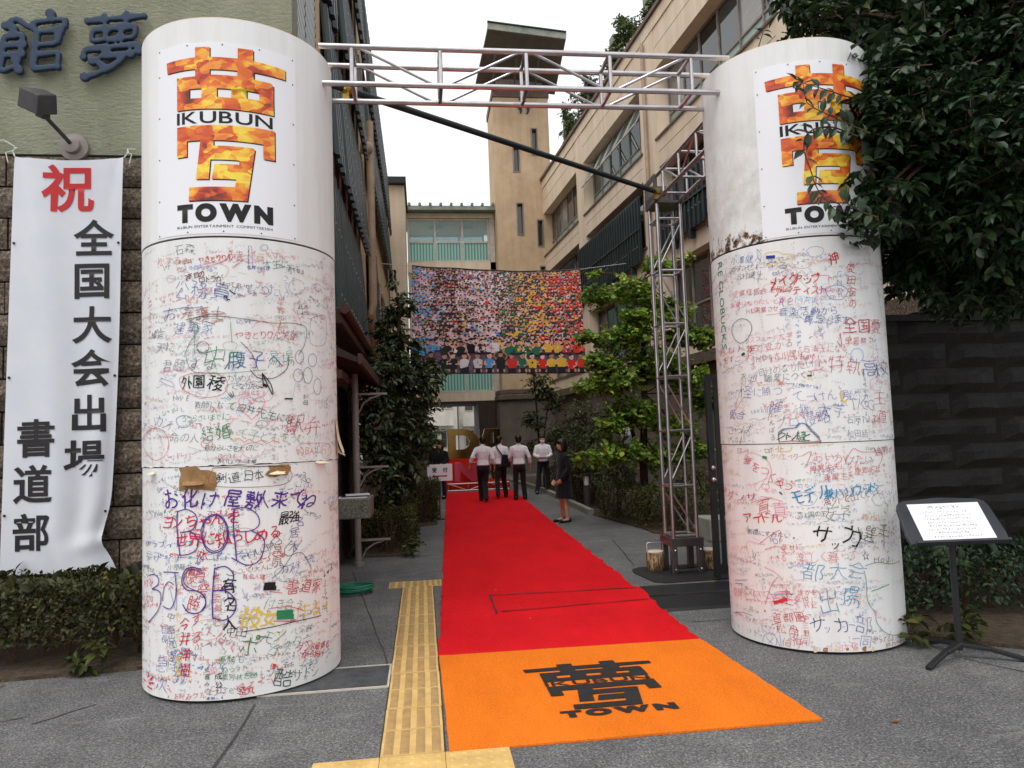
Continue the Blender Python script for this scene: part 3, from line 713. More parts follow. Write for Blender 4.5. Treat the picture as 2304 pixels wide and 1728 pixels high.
STROKES_A=[(13.3, 'pu', [-113.9, 1.261, -114.4, 1.165, -113.4, 1.058, -112.4, 0.968]),
(10.8, 'pu', [-114.4, 1.255, -108.2, 1.271, -103.0, 1.237, -102.1, 1.184, -105.4, 1.132, -112.3, 1.117]),
(10.9, 'pu', [-112.3, 1.117, -105.4, 1.121, -101.7, 1.068, -102.6, 1.004, -107.4, 0.974, -112.9, 0.968]),
(11.7, 'pu', [-85.2, 1.101, -85.7, 1.071, -86.1, 1.044, -87.1, 1.021, -88.3, 0.998, -89.8, 0.986, -91.5, 0.979, -93.2, 0.978, -94.9, 0.984, -96.5, 0.997, -97.7, 1.02, -98.6, 1.042, -99.4, 1.072, -99.8, 1.101, -99.9, 1.131, -99.1, 1.159, -98.3, 1.183, -97.0, 1.209, -95.6, 1.221, -93.9, 1.231, -92.2, 1.23, -90.5, 1.229, -89.1, 1.216, -87.6, 1.199, -86.5, 1.173, -85.7, 1.146, -85.5, 1.117, -85.6, 1.087, -85.7, 1.057]),
(9.4, 'pu', [-87.5, 1.027, -88.8, 1.009, -90.0, 0.998, -91.5, 0.992, -93.0, 0.988, -94.5, 0.995, -95.8, 1.008, -97.3, 1.025, -98.2, 1.047, -98.9, 1.074, -99.0, 1.102, -98.8, 1.131, -98.4, 1.157, -97.7, 1.181, -96.7, 1.199, -95.3, 1.215, -93.9, 1.221, -92.3, 1.229, -90.8, 1.221, -89.5, 1.211, -88.2, 1.193, -87.0, 1.174, -86.6, 1.148, -86.1, 1.121, -86.1, 1.092, -86.4, 1.065, -87.2, 1.041, -88.2, 1.021, -89.3, 1.001]),
(12.9, 'pu', [-82.3, 1.264, -82.8, 1.152, -81.9, 1.024, -81.3, 0.918]),
(10.5, 'pu', [-83.6, 1.26, -76.1, 1.265, -70.3, 1.216, -69.1, 1.15, -72.9, 1.111, -80.8, 1.108]),
(10.6, 'pu', [-73.7, 1.112, -67.0, 1.051, -67.1, 0.965, -70.5, 0.895, -76.4, 0.886, -83.8, 0.941]),
(11.4, 'pu', [-139.6, 0.816, -132.8, 0.829, -128.8, 0.806, -129.6, 0.763, -135.5, 0.729]),
(11.5, 'pu', [-135.5, 0.729, -128.1, 0.721, -126.7, 0.659, -130.4, 0.58, -139.6, 0.5]),
(10.9, 'pu', [-124.6, 0.852, -119.0, 0.855, -113.4, 0.852]),
(11.2, 'pu', [-116.1, 0.851, -115.1, 0.751, -116.2, 0.666, -119.6, 0.612, -125.3, 0.628]),
(9.8, 'pu', [-125.3, 0.66, -123.9, 0.746, -120.2, 0.791, -116.7, 0.772]),
(12.1, 'pu', [-100.0, 0.872, -104.5, 0.889, -109.3, 0.868, -111.4, 0.794, -108.4, 0.742, -101.8, 0.731, -97.8, 0.688, -97.9, 0.625, -101.9, 0.59, -107.5, 0.596, -110.9, 0.647]),
(9.6, 'pu', [-100.4, 0.862, -105.5, 0.873, -109.3, 0.847, -109.9, 0.784, -105.5, 0.747, -100.0, 0.72, -97.4, 0.657, -100.1, 0.6]),
(13.2, 'pu', [-92.6, 0.879, -93.5, 0.759, -94.0, 0.644, -93.6, 0.545]),
(11.9, 'pu', [-93.0, 0.874, -87.1, 0.886, -83.0, 0.835, -83.9, 0.773, -88.9, 0.735, -93.5, 0.733]),
(12.0, 'pu', [-93.1, 0.733, -86.4, 0.722, -81.9, 0.655, -83.2, 0.573, -88.1, 0.536, -93.6, 0.556]),
(8.7, 'k', [-77.5, 0.45, -62.3, 0.454, -48.1, 0.459, -29.9, 0.447]),
(6.0, 'dg', [-62.9, 0.776, -57.4, 0.821, -50.6, 0.918, -44.1, 1.007]),
(6.1, 'dg', [-50.5, 1.017, -55.4, 0.959, -53.5, 0.912, -44.3, 0.918, -37.4, 0.793]),
(13.0, 'cr', [-140.7, 0.167, -139.5, 0.137]),
(18.1, 'cr', [-133.7, 0.155, -137.4, 0.121]),
(18.0, 'cr', [-139.5, 0.095, -133.7, 0.108]),
(15.5, 'cr', [-141.9, 0.068, -135.5, 0.062]),
(13.3, 'cr', [-144.6, 0.093, -150.1, 0.099]),
(6.0, 'g', [-105.9, 2.537, -101.2, 2.49, -106.9, 2.383, -109.9, 2.297]),
(6.0, 'dg', [-108.9, 2.55, -99.3, 2.566, -86.2, 2.562, -72.7, 2.542, -60.3, 2.528, -48.5, 2.539, -39.5, 2.515, -40.9, 2.396, -45.6, 2.311]),
(4.8, 'g', [-104.0, 2.535, -103.6, 2.315]),
(4.7, 'g', [-84.1, 2.529, -83.3, 2.385]),
(4.7, 'g', [-108.9, 2.308, -104.1, 2.195, -86.4, 2.177, -65.1, 2.199]),
(5.9, 'bl', [-78.7, 2.391, -72.8, 2.309, -69.5, 2.198]),
(10.5, 'k', [-67.4, 2.176, -61.7, 2.027, -62.6, 2.099, -67.4, 2.176]),
(10.5, 'k', [-67.4, 2.176, -67.0, 2.076, -69.6, 2.082]),
(7.1, 'k', [-73.8, 2.198, -69.5, 2.143, -60.7, 2.144, -53.0, 2.215, -51.9, 2.306]),
(16.6, 'k', [-54.7, 1.999, -49.7, 2.0]),
(7.0, 'k', [-85.2, 2.035, -83.1, 2.007]),
(7.0, 'k', [-84.4, 2.045, -82.7, 2.012]),
(7.0, 'k', [-83.1, 2.051, -82.3, 2.018]),
(4.8, 'r', [-113.1, 2.157, -104.1, 2.184, -92.4, 2.179, -86.0, 2.122, -88.2, 2.036, -99.5, 2.018, -111.0, 2.079, -113.1, 2.157]),
(5.8, 'pk', [-73.2, 1.857, -79.0, 1.935, -79.8, 2.001, -76.4, 2.016, -73.1, 1.967, -69.6, 2.016, -66.2, 1.988, -68.0, 1.922, -73.2, 1.857]),
(5.9, 'o', [-85.0, 1.742, -82.5, 1.713, -80.0, 1.734, -77.5, 1.706, -74.5, 1.726, -71.6, 1.698, -68.2, 1.718, -65.6, 1.69, -62.0, 1.71, -57.9, 1.692]),
(4.8, 'r', [-120.5, 1.713, -120.7, 1.687, -121.5, 1.665, -122.8, 1.645, -124.5, 1.624, -126.9, 1.615, -129.3, 1.605, -132.2, 1.604, -135.3, 1.609, -138.8, 1.627, -141.7, 1.642, -144.9, 1.664, -147.5, 1.686, -149.3, 1.713, -147.8, 1.74, -145.7, 1.765, -143.1, 1.786, -140.4, 1.804, -136.9, 1.82, -133.8, 1.825, -130.8, 1.827, -128.2, 1.819, -125.8, 1.809, -123.9, 1.797, -122.5, 1.774, -121.3, 1.751, -120.4, 1.726, -120.7, 1.701, -121.3, 1.677]),
(5.9, 'o', [-93.7, 1.702, -93.9, 1.696, -94.2, 1.689, -94.6, 1.685, -95.2, 1.68, -95.8, 1.678, -96.5, 1.675, -97.2, 1.676, -98.0, 1.677, -98.6, 1.68, -99.3, 1.686, -99.7, 1.691, -100.0, 1.697, -100.1, 1.703, -100.0, 1.71, -99.9, 1.716, -99.6, 1.722, -98.9, 1.727, -98.3, 1.73, -97.6, 1.732, -96.9, 1.732, -96.1, 1.731, -95.4, 1.727, -94.8, 1.723, -94.3, 1.718, -94.1, 1.712, -93.8, 1.706, -93.9, 1.699, -94.0, 1.693]),
(5.9, 'br', [-93.1, 1.541, -54.8, 1.524, -54.7, 1.407, -92.7, 1.423, -93.1, 1.541]),
(3.5, 'k', [-92.7, 1.546, -54.3, 1.529]),
(7.2, 'pk', [-100.1, 2.905, -92.0, 2.924, -84.7, 2.969]),
(4.8, 'r', [-82.6, 2.896, -77.5, 2.955]),
(3.6, 'bk', [-63.3, 3.06, -63.4, 3.055, -63.5, 3.05, -63.8, 3.046, -64.1, 3.041, -64.5, 3.039, -65.0, 3.037, -65.5, 3.037, -65.9, 3.037, -66.3, 3.038, -66.7, 3.041, -67.0, 3.045, -67.2, 3.049, -67.3, 3.053, -67.3, 3.058, -67.1, 3.063, -66.8, 3.068, -66.5, 3.072, -66.1, 3.075, -65.7, 3.076, -65.2, 3.078, -64.8, 3.078, -64.3, 3.077, -63.9, 3.075, -63.6, 3.071, -63.4, 3.067, -63.3, 3.062, -63.3, 3.057, -63.4, 3.052]),
(3.6, 'pu', [-74.0, 3.059, -72.3, 3.06, -72.2, 2.902, -73.9, 2.901, -74.0, 3.059]),
(3.7, 'bk', [-35.6, 2.592, -21.1, 2.628, -21.6, 2.432, -35.9, 2.408, -35.6, 2.592]),
(4.8, 'pk', [-44.1, 2.579, -47.9, 2.632, -47.3, 2.691, -43.4, 2.68, -39.2, 2.698, -38.7, 2.646, -44.1, 2.579]),
(4.7, 'dg', [-95.6, 2.355, -95.6, 2.345, -95.9, 2.336, -96.4, 2.329, -97.0, 2.322, -97.6, 2.316, -98.4, 2.315, -99.2, 2.316, -100.0, 2.317, -100.8, 2.321, -101.4, 2.329, -101.9, 2.337, -102.3, 2.346, -102.4, 2.356, -102.3, 2.365, -102.2, 2.375, -101.6, 2.384, -101.1, 2.39, -100.4, 2.395, -99.6, 2.398, -98.8, 2.397, -98.0, 2.396, -97.3, 2.392, -96.6, 2.386, -96.1, 2.379, -95.8, 2.37, -95.6, 2.36, -95.6, 2.35, -95.8, 2.341]),
(5.9, 'dg', [-102.1, 2.347, -99.4, 2.318, -95.8, 2.339]),
(4.8, 'bl', [-41.5, 2.303, -41.6, 2.292, -41.9, 2.281, -42.3, 2.272, -42.9, 2.263, -43.5, 2.259, -44.1, 2.256, -44.8, 2.254, -45.5, 2.256, -46.1, 2.26, -46.7, 2.267, -47.0, 2.275, -47.3, 2.284, -47.4, 2.295, -47.4, 2.306, -47.1, 2.317, -46.7, 2.326, -46.3, 2.334, -45.7, 2.342, -45.1, 2.346, -44.4, 2.346, -43.7, 2.346, -43.1, 2.342, -42.5, 2.336, -42.1, 2.328, -41.7, 2.319, -41.6, 2.308, -41.6, 2.297, -41.7, 2.287]),
(4.9, 'bl', [-31.0, 2.289, -31.3, 2.278, -31.6, 2.267, -32.2, 2.256, -32.7, 2.249, -33.5, 2.242, -34.3, 2.238, -35.2, 2.237, -36.0, 2.24, -36.7, 2.244, -37.3, 2.25, -37.7, 2.258, -38.1, 2.269, -38.2, 2.279, -38.1, 2.291, -37.9, 2.301, -37.4, 2.312, -36.9, 2.32, -36.2, 2.327, -35.4, 2.331, -34.6, 2.333, -33.8, 2.332, -33.0, 2.328, -32.3, 2.323, -31.6, 2.316, -31.2, 2.306, -31.1, 2.295, -31.1, 2.284, -31.4, 2.272]),
(4.8, 'bl', [-42.4, 2.169, -42.5, 2.158, -42.8, 2.147, -43.3, 2.138, -43.9, 2.132, -44.6, 2.126, -45.4, 2.122, -46.2, 2.12, -46.9, 2.124, -47.5, 2.126, -48.1, 2.133, -48.6, 2.143, -48.8, 2.152, -49.0, 2.162, -49.0, 2.173, -48.8, 2.183, -48.3, 2.194, -47.8, 2.201, -47.2, 2.208, -46.4, 2.213, -45.7, 2.213, -44.9, 2.211, -44.1, 2.208, -43.5, 2.203, -43.0, 2.194, -42.7, 2.185, -42.5, 2.175, -42.5, 2.164, -42.6, 2.153]),
(6.1, 'g', [-35.3, 2.173, -35.3, 2.159, -35.7, 2.147, -36.2, 2.135, -36.8, 2.125, -37.6, 2.118, -38.4, 2.114, -39.2, 2.114, -40.0, 2.115, -40.8, 2.12, -41.4, 2.129, -41.7, 2.139, -42.0, 2.152, -42.2, 2.165, -42.0, 2.179, -42.0, 2.193, -41.5, 2.205, -40.9, 2.216, -40.2, 2.221, -39.5, 2.228, -38.7, 2.231, -37.8, 2.227, -37.1, 2.222, -36.4, 2.217, -35.9, 2.206, -35.5, 2.194, -35.2, 2.181, -35.3, 2.167, -35.5, 2.154]),
(4.9, 'bl', [-27.2, 2.096, -27.4, 2.082, -27.6, 2.068, -28.2, 2.058, -28.8, 2.048, -29.7, 2.038, -30.5, 2.035, -31.3, 2.036, -32.1, 2.037, -32.9, 2.044, -33.4, 2.05, -34.0, 2.062, -34.3, 2.075, -34.3, 2.088, -34.2, 2.102, -33.9, 2.115, -33.6, 2.128, -32.9, 2.137, -32.3, 2.146, -31.5, 2.151, -30.7, 2.153, -29.9, 2.153, -29.0, 2.148, -28.3, 2.141, -27.7, 2.13, -27.5, 2.116, -27.1, 2.103, -27.1, 2.089, -27.5, 2.076]),
(3.9, 'pk', [-11.8, 2.94, -12.0, 2.93, -12.6, 2.919, -13.5, 2.908, -14.8, 2.899, -16.0, 2.892, -17.4, 2.884, -18.7, 2.881, -19.9, 2.88, -20.9, 2.881, -21.8, 2.887, -22.4, 2.892, -22.9, 2.9, -23.0, 2.909, -23.0, 2.919, -22.7, 2.929, -22.0, 2.94, -21.3, 2.948, -20.2, 2.956, -19.1, 2.962, -17.8, 2.966, -16.5, 2.97, -15.1, 2.97, -13.9, 2.967, -12.9, 2.961, -12.0, 2.956, -12.0, 2.945, -11.7, 2.936, -12.3, 2.924]),
(5.1, 'bl', [-21.2, 2.935, -20.2, 2.925]),
(5.1, 'bl', [-15.1, 2.957, -14.0, 2.946]),
(11.9, 'k', [-87.4, 2.701, -86.1, 2.706, -85.7, 2.684, -84.0, 2.679]),
(11.9, 'k', [-84.4, 2.745, -82.7, 2.729, -81.5, 2.718]),
(3.7, 'bk', [-40.2, 2.814, -40.5, 2.803, -41.0, 2.791, -41.5, 2.78, -42.3, 2.77, -43.3, 2.763, -44.5, 2.757, -45.7, 2.752, -46.8, 2.752, -47.9, 2.752, -49.0, 2.753, -49.7, 2.76, -50.4, 2.767, -51.0, 2.777, -51.2, 2.787, -51.3, 2.797, -51.3, 2.808, -50.8, 2.82, -50.3, 2.83, -49.4, 2.84, -48.4, 2.848, -47.4, 2.852, -46.3, 2.857, -45.1, 2.858, -44.0, 2.858, -42.8, 2.854, -41.8, 2.849, -41.0, 2.841, -40.8, 2.832]),
(4.8, 'bl', [-125.1, 2.624, -114.1, 2.633, -99.3, 2.632]),
(5.9, 'bk', [-106.9, 2.538, -98.4, 2.576, -86.2, 2.584]),
(3.7, 'r', [-46.6, 1.603, -47.6, 1.649, -43.2, 1.681, -19.7, 1.674, -16.6, 1.613, -22.0, 1.58]),
(3.7, 'pu', [-128.0, 2.146, -116.4, 2.093, -117.6, 2.127, -126.5, 2.162, -128.0, 2.146]),
(3.6, 'g', [-83.0, 2.907, -78.3, 2.943, -76.6, 2.961]),
(4.7, 'pk', [-72.7, 2.487, -69.2, 2.533, -62.2, 2.526, -60.4, 2.471]),
(3.5, 'g', [-94.9, 2.355, -91.5, 2.2]),
(30.9, 'k', [-66.8, 0.74, -60.7, 0.735]),
(30.9, 'k', [-67.3, 0.719, -60.3, 0.709]),
(36.3, 'g', [-60.3, 0.541, -50.6, 0.525]),
(31.5, 'g', [-60.3, 0.512, -50.3, 0.496]),
(7.3, 'r', [-63.1, 0.579, -53.0, 0.568, -43.7, 0.519]),
(8.5, 'r', [-62.3, 0.492, -48.1, 0.459]),
(6.0, 'r', [-63.9, 0.692, -56.7, 0.668]),
(30.4, 'k', [-65.2, 2.099, -66.1, 2.082])]
STROKES_B=[(6.7, 'y', [-137.6, 2.993, -135.8, 3.033, -127.5, 3.029, -125.6, 3.007, -119.7, 2.997, -119.3, 2.965, -125.8, 2.957, -130.0, 2.927, -136.2, 2.951, -137.6, 2.993]),
(24.1, 'bl', [-136.0, 2.999, -130.2, 2.993]),
(6.8, 'dg', [-165.4, 2.52, -158.1, 2.553, -151.4, 2.528, -149.0, 2.466, -152.2, 2.394, -157.9, 2.358, -162.3, 2.378, -166.8, 2.457, -165.4, 2.52]),
(10.5, 'bk', [-135.0, 1.565, -135.1, 1.638, -132.4, 1.662, -124.4, 1.671, -122.3, 1.7, -118.4, 1.698, -115.8, 1.655, -111.3, 1.593, -109.5, 1.562]),
(7.8, 'cy', [-133.5, 1.644, -130.4, 1.663, -123.4, 1.673, -121.3, 1.703, -117.5, 1.694, -114.8, 1.655, -110.3, 1.593]),
(9.1, 'br', [-135.0, 1.565, -126.8, 1.572, -119.1, 1.562, -109.5, 1.561]),
(7.9, 'y', [-134.5, 1.546, -127.0, 1.55, -127.0, 1.502, -134.3, 1.497, -134.5, 1.546]),
(4.0, 'r', [-167.3, 1.48, -156.4, 1.493, -144.3, 1.443, -140.3, 1.357, -143.0, 1.258]),
(5.2, 'r', [-119.2, 1.368, -114.7, 1.486, -119.6, 1.464]),
(5.5, 'r', [-94.5, 1.407, -88.5, 1.5, -82.9, 1.474, -64.4, 1.453, -68.8, 1.358]),
(5.3, 'r', [-157.6, 1.09, -150.9, 1.119, -141.5, 1.136, -134.2, 1.114]),
(5.4, 'lb', [-76.9, 2.198, -77.1, 2.185, -77.6, 2.173, -78.4, 2.163, -79.5, 2.154, -80.6, 2.146, -81.8, 2.144, -82.9, 2.142, -84.0, 2.145, -84.9, 2.152, -85.7, 2.16, -86.5, 2.17, -86.9, 2.183, -86.8, 2.195, -86.7, 2.208, -86.2, 2.22, -85.6, 2.232, -84.8, 2.24, -83.9, 2.248, -82.8, 2.25, -81.6, 2.253, -80.4, 2.252, -79.3, 2.245, -78.3, 2.239, -77.6, 2.229, -77.2, 2.218, -76.9, 2.205, -77.1, 2.192, -77.4, 2.179]),
(18.3, 'dg', [-115.1, 2.06, -112.3, 2.055]),
(21.1, 'g', [-146.0, 1.453, -142.9, 1.446]),
(21.5, 'dg', [-158.6, 2.262, -155.9, 2.274]),
(22.9, 'y', [-202.8, 2.334, -196.7, 2.271]),
(16.7, 'y', [-191.0, 1.488, -182.7, 1.466]),
(16.5, 'y', [-164.0, 2.871, -162.8, 2.858]),
(5.2, 'b', [-131.6, 2.018, -122.7, 1.999]),
(6.5, 'o', [-133.0, 2.038, -129.2, 1.997]),
(6.5, 'o', [-132.7, 2.0, -129.5, 2.035]),
(18.5, 'y', [-95.6, 1.923, -94.0, 1.85, -91.7, 1.861]),
(3.9, 'r', [-116.8, 2.147, -116.9, 2.142, -117.1, 2.137, -117.3, 2.133, -117.7, 2.129, -118.0, 2.128, -118.4, 2.127, -118.8, 2.126, -119.2, 2.128, -119.6, 2.13, -119.9, 2.134, -120.1, 2.138, -120.3, 2.143, -120.3, 2.148, -120.3, 2.154, -120.2, 2.158, -119.9, 2.163, -119.6, 2.166, -119.2, 2.169, -118.8, 2.169, -118.4, 2.171, -118.0, 2.169, -117.6, 2.167, -117.3, 2.164, -117.1, 2.16, -116.9, 2.155, -116.8, 2.15, -116.9, 2.144, -116.9, 2.14]),
(4.0, 'bk', [-141.0, 2.885, -143.1, 2.813]),
(4.0, 'b', [-142.2, 3.08, -139.1, 3.034, -140.6, 2.961, -144.2, 2.931]),
(15.8, 'n', [-135.9, 1.187, -134.1, 1.169]),
(4.0, 'r', [-138.3, 2.55, -127.9, 2.547]),
(6.6, 'r', [-93.0, 2.371, -92.6, 2.261, -95.4, 2.31]),
(5.7, 'dg', [-85.7, 0.638, -76.4, 0.653, -64.2, 0.626, -49.4, 0.626]),
(5.7, 'dg', [-87.1, 0.604, -85.9, 0.522, -86.2, 0.406, -83.8, 0.334, -80.4, 0.295, -80.8, 0.238, -76.3, 0.162, -69.5, 0.116, -60.7, 0.099]),
(8.3, 'g', [-82.4, 0.449, -75.2, 0.464, -66.6, 0.481]),
(24.1, 'r', [-144.2, 0.345, -134.9, 0.387]),
(19.1, 'r', [-151.5, 0.274, -150.5, 0.271]),
(13.6, 'r', [-157.1, 0.539, -156.0, 0.535]),
(5.4, 'r', [-150.7, 0.324, -145.1, 0.479, -140.4, 0.545]),
(4.0, 'r', [-145.1, 0.479, -134.4, 0.492]),
(5.3, 'cy', [-145.5, 0.406, -129.7, 0.432]),
(8.0, 'r', [-135.6, 0.461, -131.8, 0.418]),
(4.1, 'b', [-143.5, 0.061, -143.9, 0.046, -144.4, 0.032, -145.2, 0.016, -146.0, 0.005, -147.1, -0.006, -148.3, -0.012, -149.5, -0.015, -150.8, -0.014, -151.8, -0.009, -152.9, -0.005, -153.7, 0.006, -154.1, 0.018, -154.1, 0.033, -153.9, 0.049, -153.6, 0.064, -152.8, 0.079, -151.8, 0.092, -150.7, 0.103, -149.5, 0.11, -148.2, 0.114, -147.0, 0.114, -146.0, 0.111, -145.0, 0.103, -144.3, 0.094, -143.9, 0.082, -143.6, 0.069, -143.7, 0.054, -144.1, 0.039]),
(4.1, 'b', [-151.0, 0.069, -146.5, 0.031]),
(4.1, 'b', [-146.2, 0.079, -151.3, 0.014]),
(4.1, 'b', [-141.6, 0.113, -141.1, 0.019, -144.0, 0.084]),
(4.1, 'r', [-129.7, 0.144, -129.7, 0.13, -130.1, 0.118, -130.4, 0.108, -130.9, 0.099, -131.5, 0.091, -132.1, 0.085, -132.7, 0.085, -133.3, 0.088, -133.9, 0.092, -134.3, 0.098, -134.6, 0.109, -134.8, 0.12, -134.8, 0.133, -134.8, 0.146, -134.5, 0.158, -134.1, 0.17, -133.7, 0.179, -133.1, 0.187, -132.5, 0.193, -131.9, 0.195, -131.3, 0.192, -130.8, 0.189, -130.3, 0.183, -130.0, 0.173, -129.7, 0.163, -129.6, 0.15, -129.7, 0.138, -129.9, 0.125]),
(6.8, 'r', [-146.8, 0.174, -140.0, 0.211]),
(5.3, 'r', [-151.6, 0.787, -137.4, 0.897, -137.7, 0.813]),
(5.3, 'cr', [-148.2, 0.742, -139.1, 0.775, -133.2, 0.72]),
(5.3, 'r', [-149.6, 0.606, -142.3, 0.579, -137.3, 0.525]),
(5.5, 'bk', [-188.9, 0.169, -172.3, 0.214, -162.1, 0.214]),
(6.9, 'b', [-180.1, 0.45, -164.8, 0.482]),
(7.0, 'b', [-180.4, 0.423, -170.3, 0.443]),
(4.0, 'pk', [-161.9, 0.674, -162.6, 0.786, -148.0, 0.779]),
(8.0, 'k', [-88.9, 0.922, -88.4, 0.827, -92.1, 0.759])]

PEN = {-1: 0.026, 0: 0.042, 1: 0.074}
def pen_of(w, size): return min(0.0115, max(0.0024, PEN[w] * size))


_hand = sorted({ch for lst in (GRAFFITI_A, GRAFFITI_B) for e in lst for ch in e[3] if ch.strip()} | set('REGLOBUCKS館夢'))
_keys = {(ch, 0.0, 2) for ch in _hand}
_keys |= {(c, 0.012, 6) for c in 'IKUBUN'} | {(c, 0.078, 6) for c in 'TOWN'} | {(c, 0.0, 6) for c in 'IKUBUNENTERTAINMENTCOMMITTEE2014'}
_keys |= {(c, 0.014, 4) for c in '館夢'} | {(c, 0.022, 6) for c in '祝全国大会出場書道部受付'}
prime_glyphs(_keys)

# --- pen strokes: thin every glyph to its centre lines, so that writing is drawn as strokes of a pen
def _raster(V, T, res=58, mg=4):
    x0 = V[:, 0].min(); G = np.zeros((mg * 2 + int(res * 1.15), mg * 2 + int(res * 1.15)), bool)
    Q = np.column_stack([(V[:, 0] - x0) * res + mg, (V[:, 1] + 0.15) * res + mg])
    for t in T:
        a, b, c = Q[t[0]], Q[t[1]], Q[t[2]]
        lx, hx = int(max(0, min(a[0], b[0], c[0]))), int(max(a[0], b[0], c[0])) + 1
        ly, hy = int(max(0, min(a[1], b[1], c[1]))), int(max(a[1], b[1], c[1])) + 1
        d = (b[1] - c[1]) * (a[0] - c[0]) + (c[0] - b[0]) * (a[1] - c[1])
        if abs(d) < 1e-9: continue
        X, Y = np.meshgrid(np.arange(lx, min(hx + 1, G.shape[1])), np.arange(ly, min(hy + 1, G.shape[0])))
        u = ((b[1] - c[1]) * (X - c[0]) + (c[0] - b[0]) * (Y - c[1])) / d
        v = ((c[1] - a[1]) * (X - c[0]) + (a[0] - c[0]) * (Y - c[1])) / d
        G[Y, X] |= (u >= -.02) & (v >= -.02) & (u + v <= 1.02)
    return G, x0
def _thin(B):
    """Zhang-Suen thinning of a stack of bitmaps"""
    B = B.copy()
    for _ in range(12):
        ch = False
        for step in (0, 1):
            P = np.pad(B, ((0, 0), (1, 1), (1, 1)))
            n = [P[:, 2:, 1:-1], P[:, 2:, 2:], P[:, 1:-1, 2:], P[:, :-2, 2:], P[:, :-2, 1:-1], P[:, :-2, :-2], P[:, 1:-1, :-2], P[:, 2:, :-2]]
            cnt = sum(x.astype(np.int8) for x in n)
            tr = sum(((~n[i]) & n[(i + 1) % 8]).astype(np.int8) for i in range(8))
            if step == 0: c = ~(n[0] & n[2] & n[4]) & ~(n[2] & n[4] & n[6])
            else: c = ~(n[0] & n[2] & n[6]) & ~(n[0] & n[4] & n[6])
            k = B & (cnt >= 2) & (cnt <= 6) & (tr == 1) & c
            if k.any(): B[k] = False; ch = True
        if not ch: break
    return B
def _trace(S_):
    px = set(map(tuple, np.argwhere(S_)))
    nb = {p: [(p[0] + i, p[1] + j) for i in (-1, 0, 1) for j in (-1, 0, 1) if (i or j) and (p[0] + i, p[1] + j) in px] for p in px}
    for p in px:     # a diagonal step beside two straight ones is no branch
        nb[p] = [q for q in nb[p] if abs(q[0] - p[0]) + abs(q[1] - p[1]) == 1 or not ((p[0], q[1]) in px or (q[0], p[1]) in px)]
    nodes = [p for p in px if len(nb[p]) != 2]; used = set(); out = []
    for p in nodes + list(px):
        for q in nb[p]:
            if (p, q) in used: continue
            path = [p]; a, b = p, q
            while True:
                used.add((a, b)); used.add((b, a)); path.append(b)
                if len(nb[b]) != 2: break
                nx = [r for r in nb[b] if r != a]
                if not nx or (b, nx[0]) in used: break
                a, b = b, nx[0]
            free = len(nb[path[0]]) == 1 or len(nb[path[-1]]) == 1
            if len(path) < 4 and free and len(px) > 12: continue
            out.append(path)
    return out
STROKE_OF = {}
def _make_strokes():
    gl = {c: glyph(c, 0.0, 2) for c in _hand}
    R_ = {c: _raster(*gl[c]) for c in _hand if len(gl[c][0])}
    ks = list(R_); B = np.stack([R_[c][0] for c in ks]); B = _thin(B)
    for i, c in enumerate(ks):
        st = []
        for path in _trace(B[i]):
            a = np.array(path, float)[:, ::-1]
            if len(a) > 4:
                for _ in range(2): a[1:-1] = (a[:-2] + 2 * a[1:-1] + a[2:]) / 4
            k = max(2, int(math.ceil(len(a) / 3.5)) + 1); a = a[np.unique(np.linspace(0, len(a) - 1, k).round().astype(int))]
            a = (a - 4) / 58.0; a[:, 1] -= 0.15; a[:, 0] += R_[c][1]
            st.append(a)
        STROKE_OF[c] = st
_make_strokes()

# ================================================================== materials of the setting
def mat_ground():
    m, N, L, b = _new('pavement_aggregate')
    co = _pos(N)
    fine = _ramp(N, L, _noise(N, L, co, 62, 4, 0.8), [(0.34, (0.045, 0.045, 0.047)), (0.47, (0.125, 0.125, 0.128)), (0.58, (0.20, 0.20, 0.199)), (0.70, (0.46, 0.45, 0.43))])
    v = N.new('ShaderNodeTexVoronoi'); v.inputs['Scale'].default_value = 130; L.new(co, v.inputs['Vector'])
    bw = N.new('ShaderNodeRGBToBW'); L.new(v.outputs['Color'], bw.inputs['Color'])
    peb = _ramp(N, L, bw.outputs['Val'], [(0.3, (0.7, 0.7, 0.7)), (0.62, (1.0, 1.0, 1.0)), (0.8, (1.5, 1.47, 1.4))])
    c = _mix(N, L, 0.8, fine, peb, 'MULTIPLY')
    stain = _ramp(N, L, _noise(N, L, co, 0.9, 6, 0.7), [(0.3, (0.72, 0.72, 0.73)), (0.55, (1.0, 1.0, 1.0)), (0.74, (1.35, 1.34, 1.3))])
    c = _mix(N, L, 0.8, c, stain, 'MULTIPLY')
    st2 = _ramp(N, L, _noise(N, L, co, 3.5, 5, 0.75), [(0.38, (0.8, 0.8, 0.8)), (0.6, (1.05, 1.05, 1.05))])
    c = _mix(N, L, 0.8, c, st2, 'MULTIPLY')
    chalk = _ramp(N, L, _noise(N, L, co, 2.4, 7, 0.8, (1.0, 2.4, 1.0)), [(0.55, (0, 0, 0)), (0.8, (0.8, 0.8, 0.8))])
    c = _mix(N, L, chalk, c, (0.34, 0.34, 0.33))
    L.new(c, b.inputs['Base Color'])
    b.inputs['Roughness'].default_value = 0.85; b.inputs['Specular IOR Level'].default_value = 0.3
    _bump(N, L, b, _noise(N, L, co, 110, 3, 0.6), 0.5, 0.006)
    return m
M_GROUND = mat_ground()
M_JOINT = mat('joint_filler', (0.03, 0.03, 0.03), 0.9, c2=(0.07, 0.065, 0.06), scale=30)
M_SOIL = mat('soil', (0.05, 0.035, 0.022), 0.95, c2=(0.12, 0.085, 0.055), scale=18, bump=1.0, bscale=40, bdist=0.03)
M_OLIVE = mat_stucco('olive_stucco', S(188, 190, 166), S(166, 168, 146), bump=1.0)
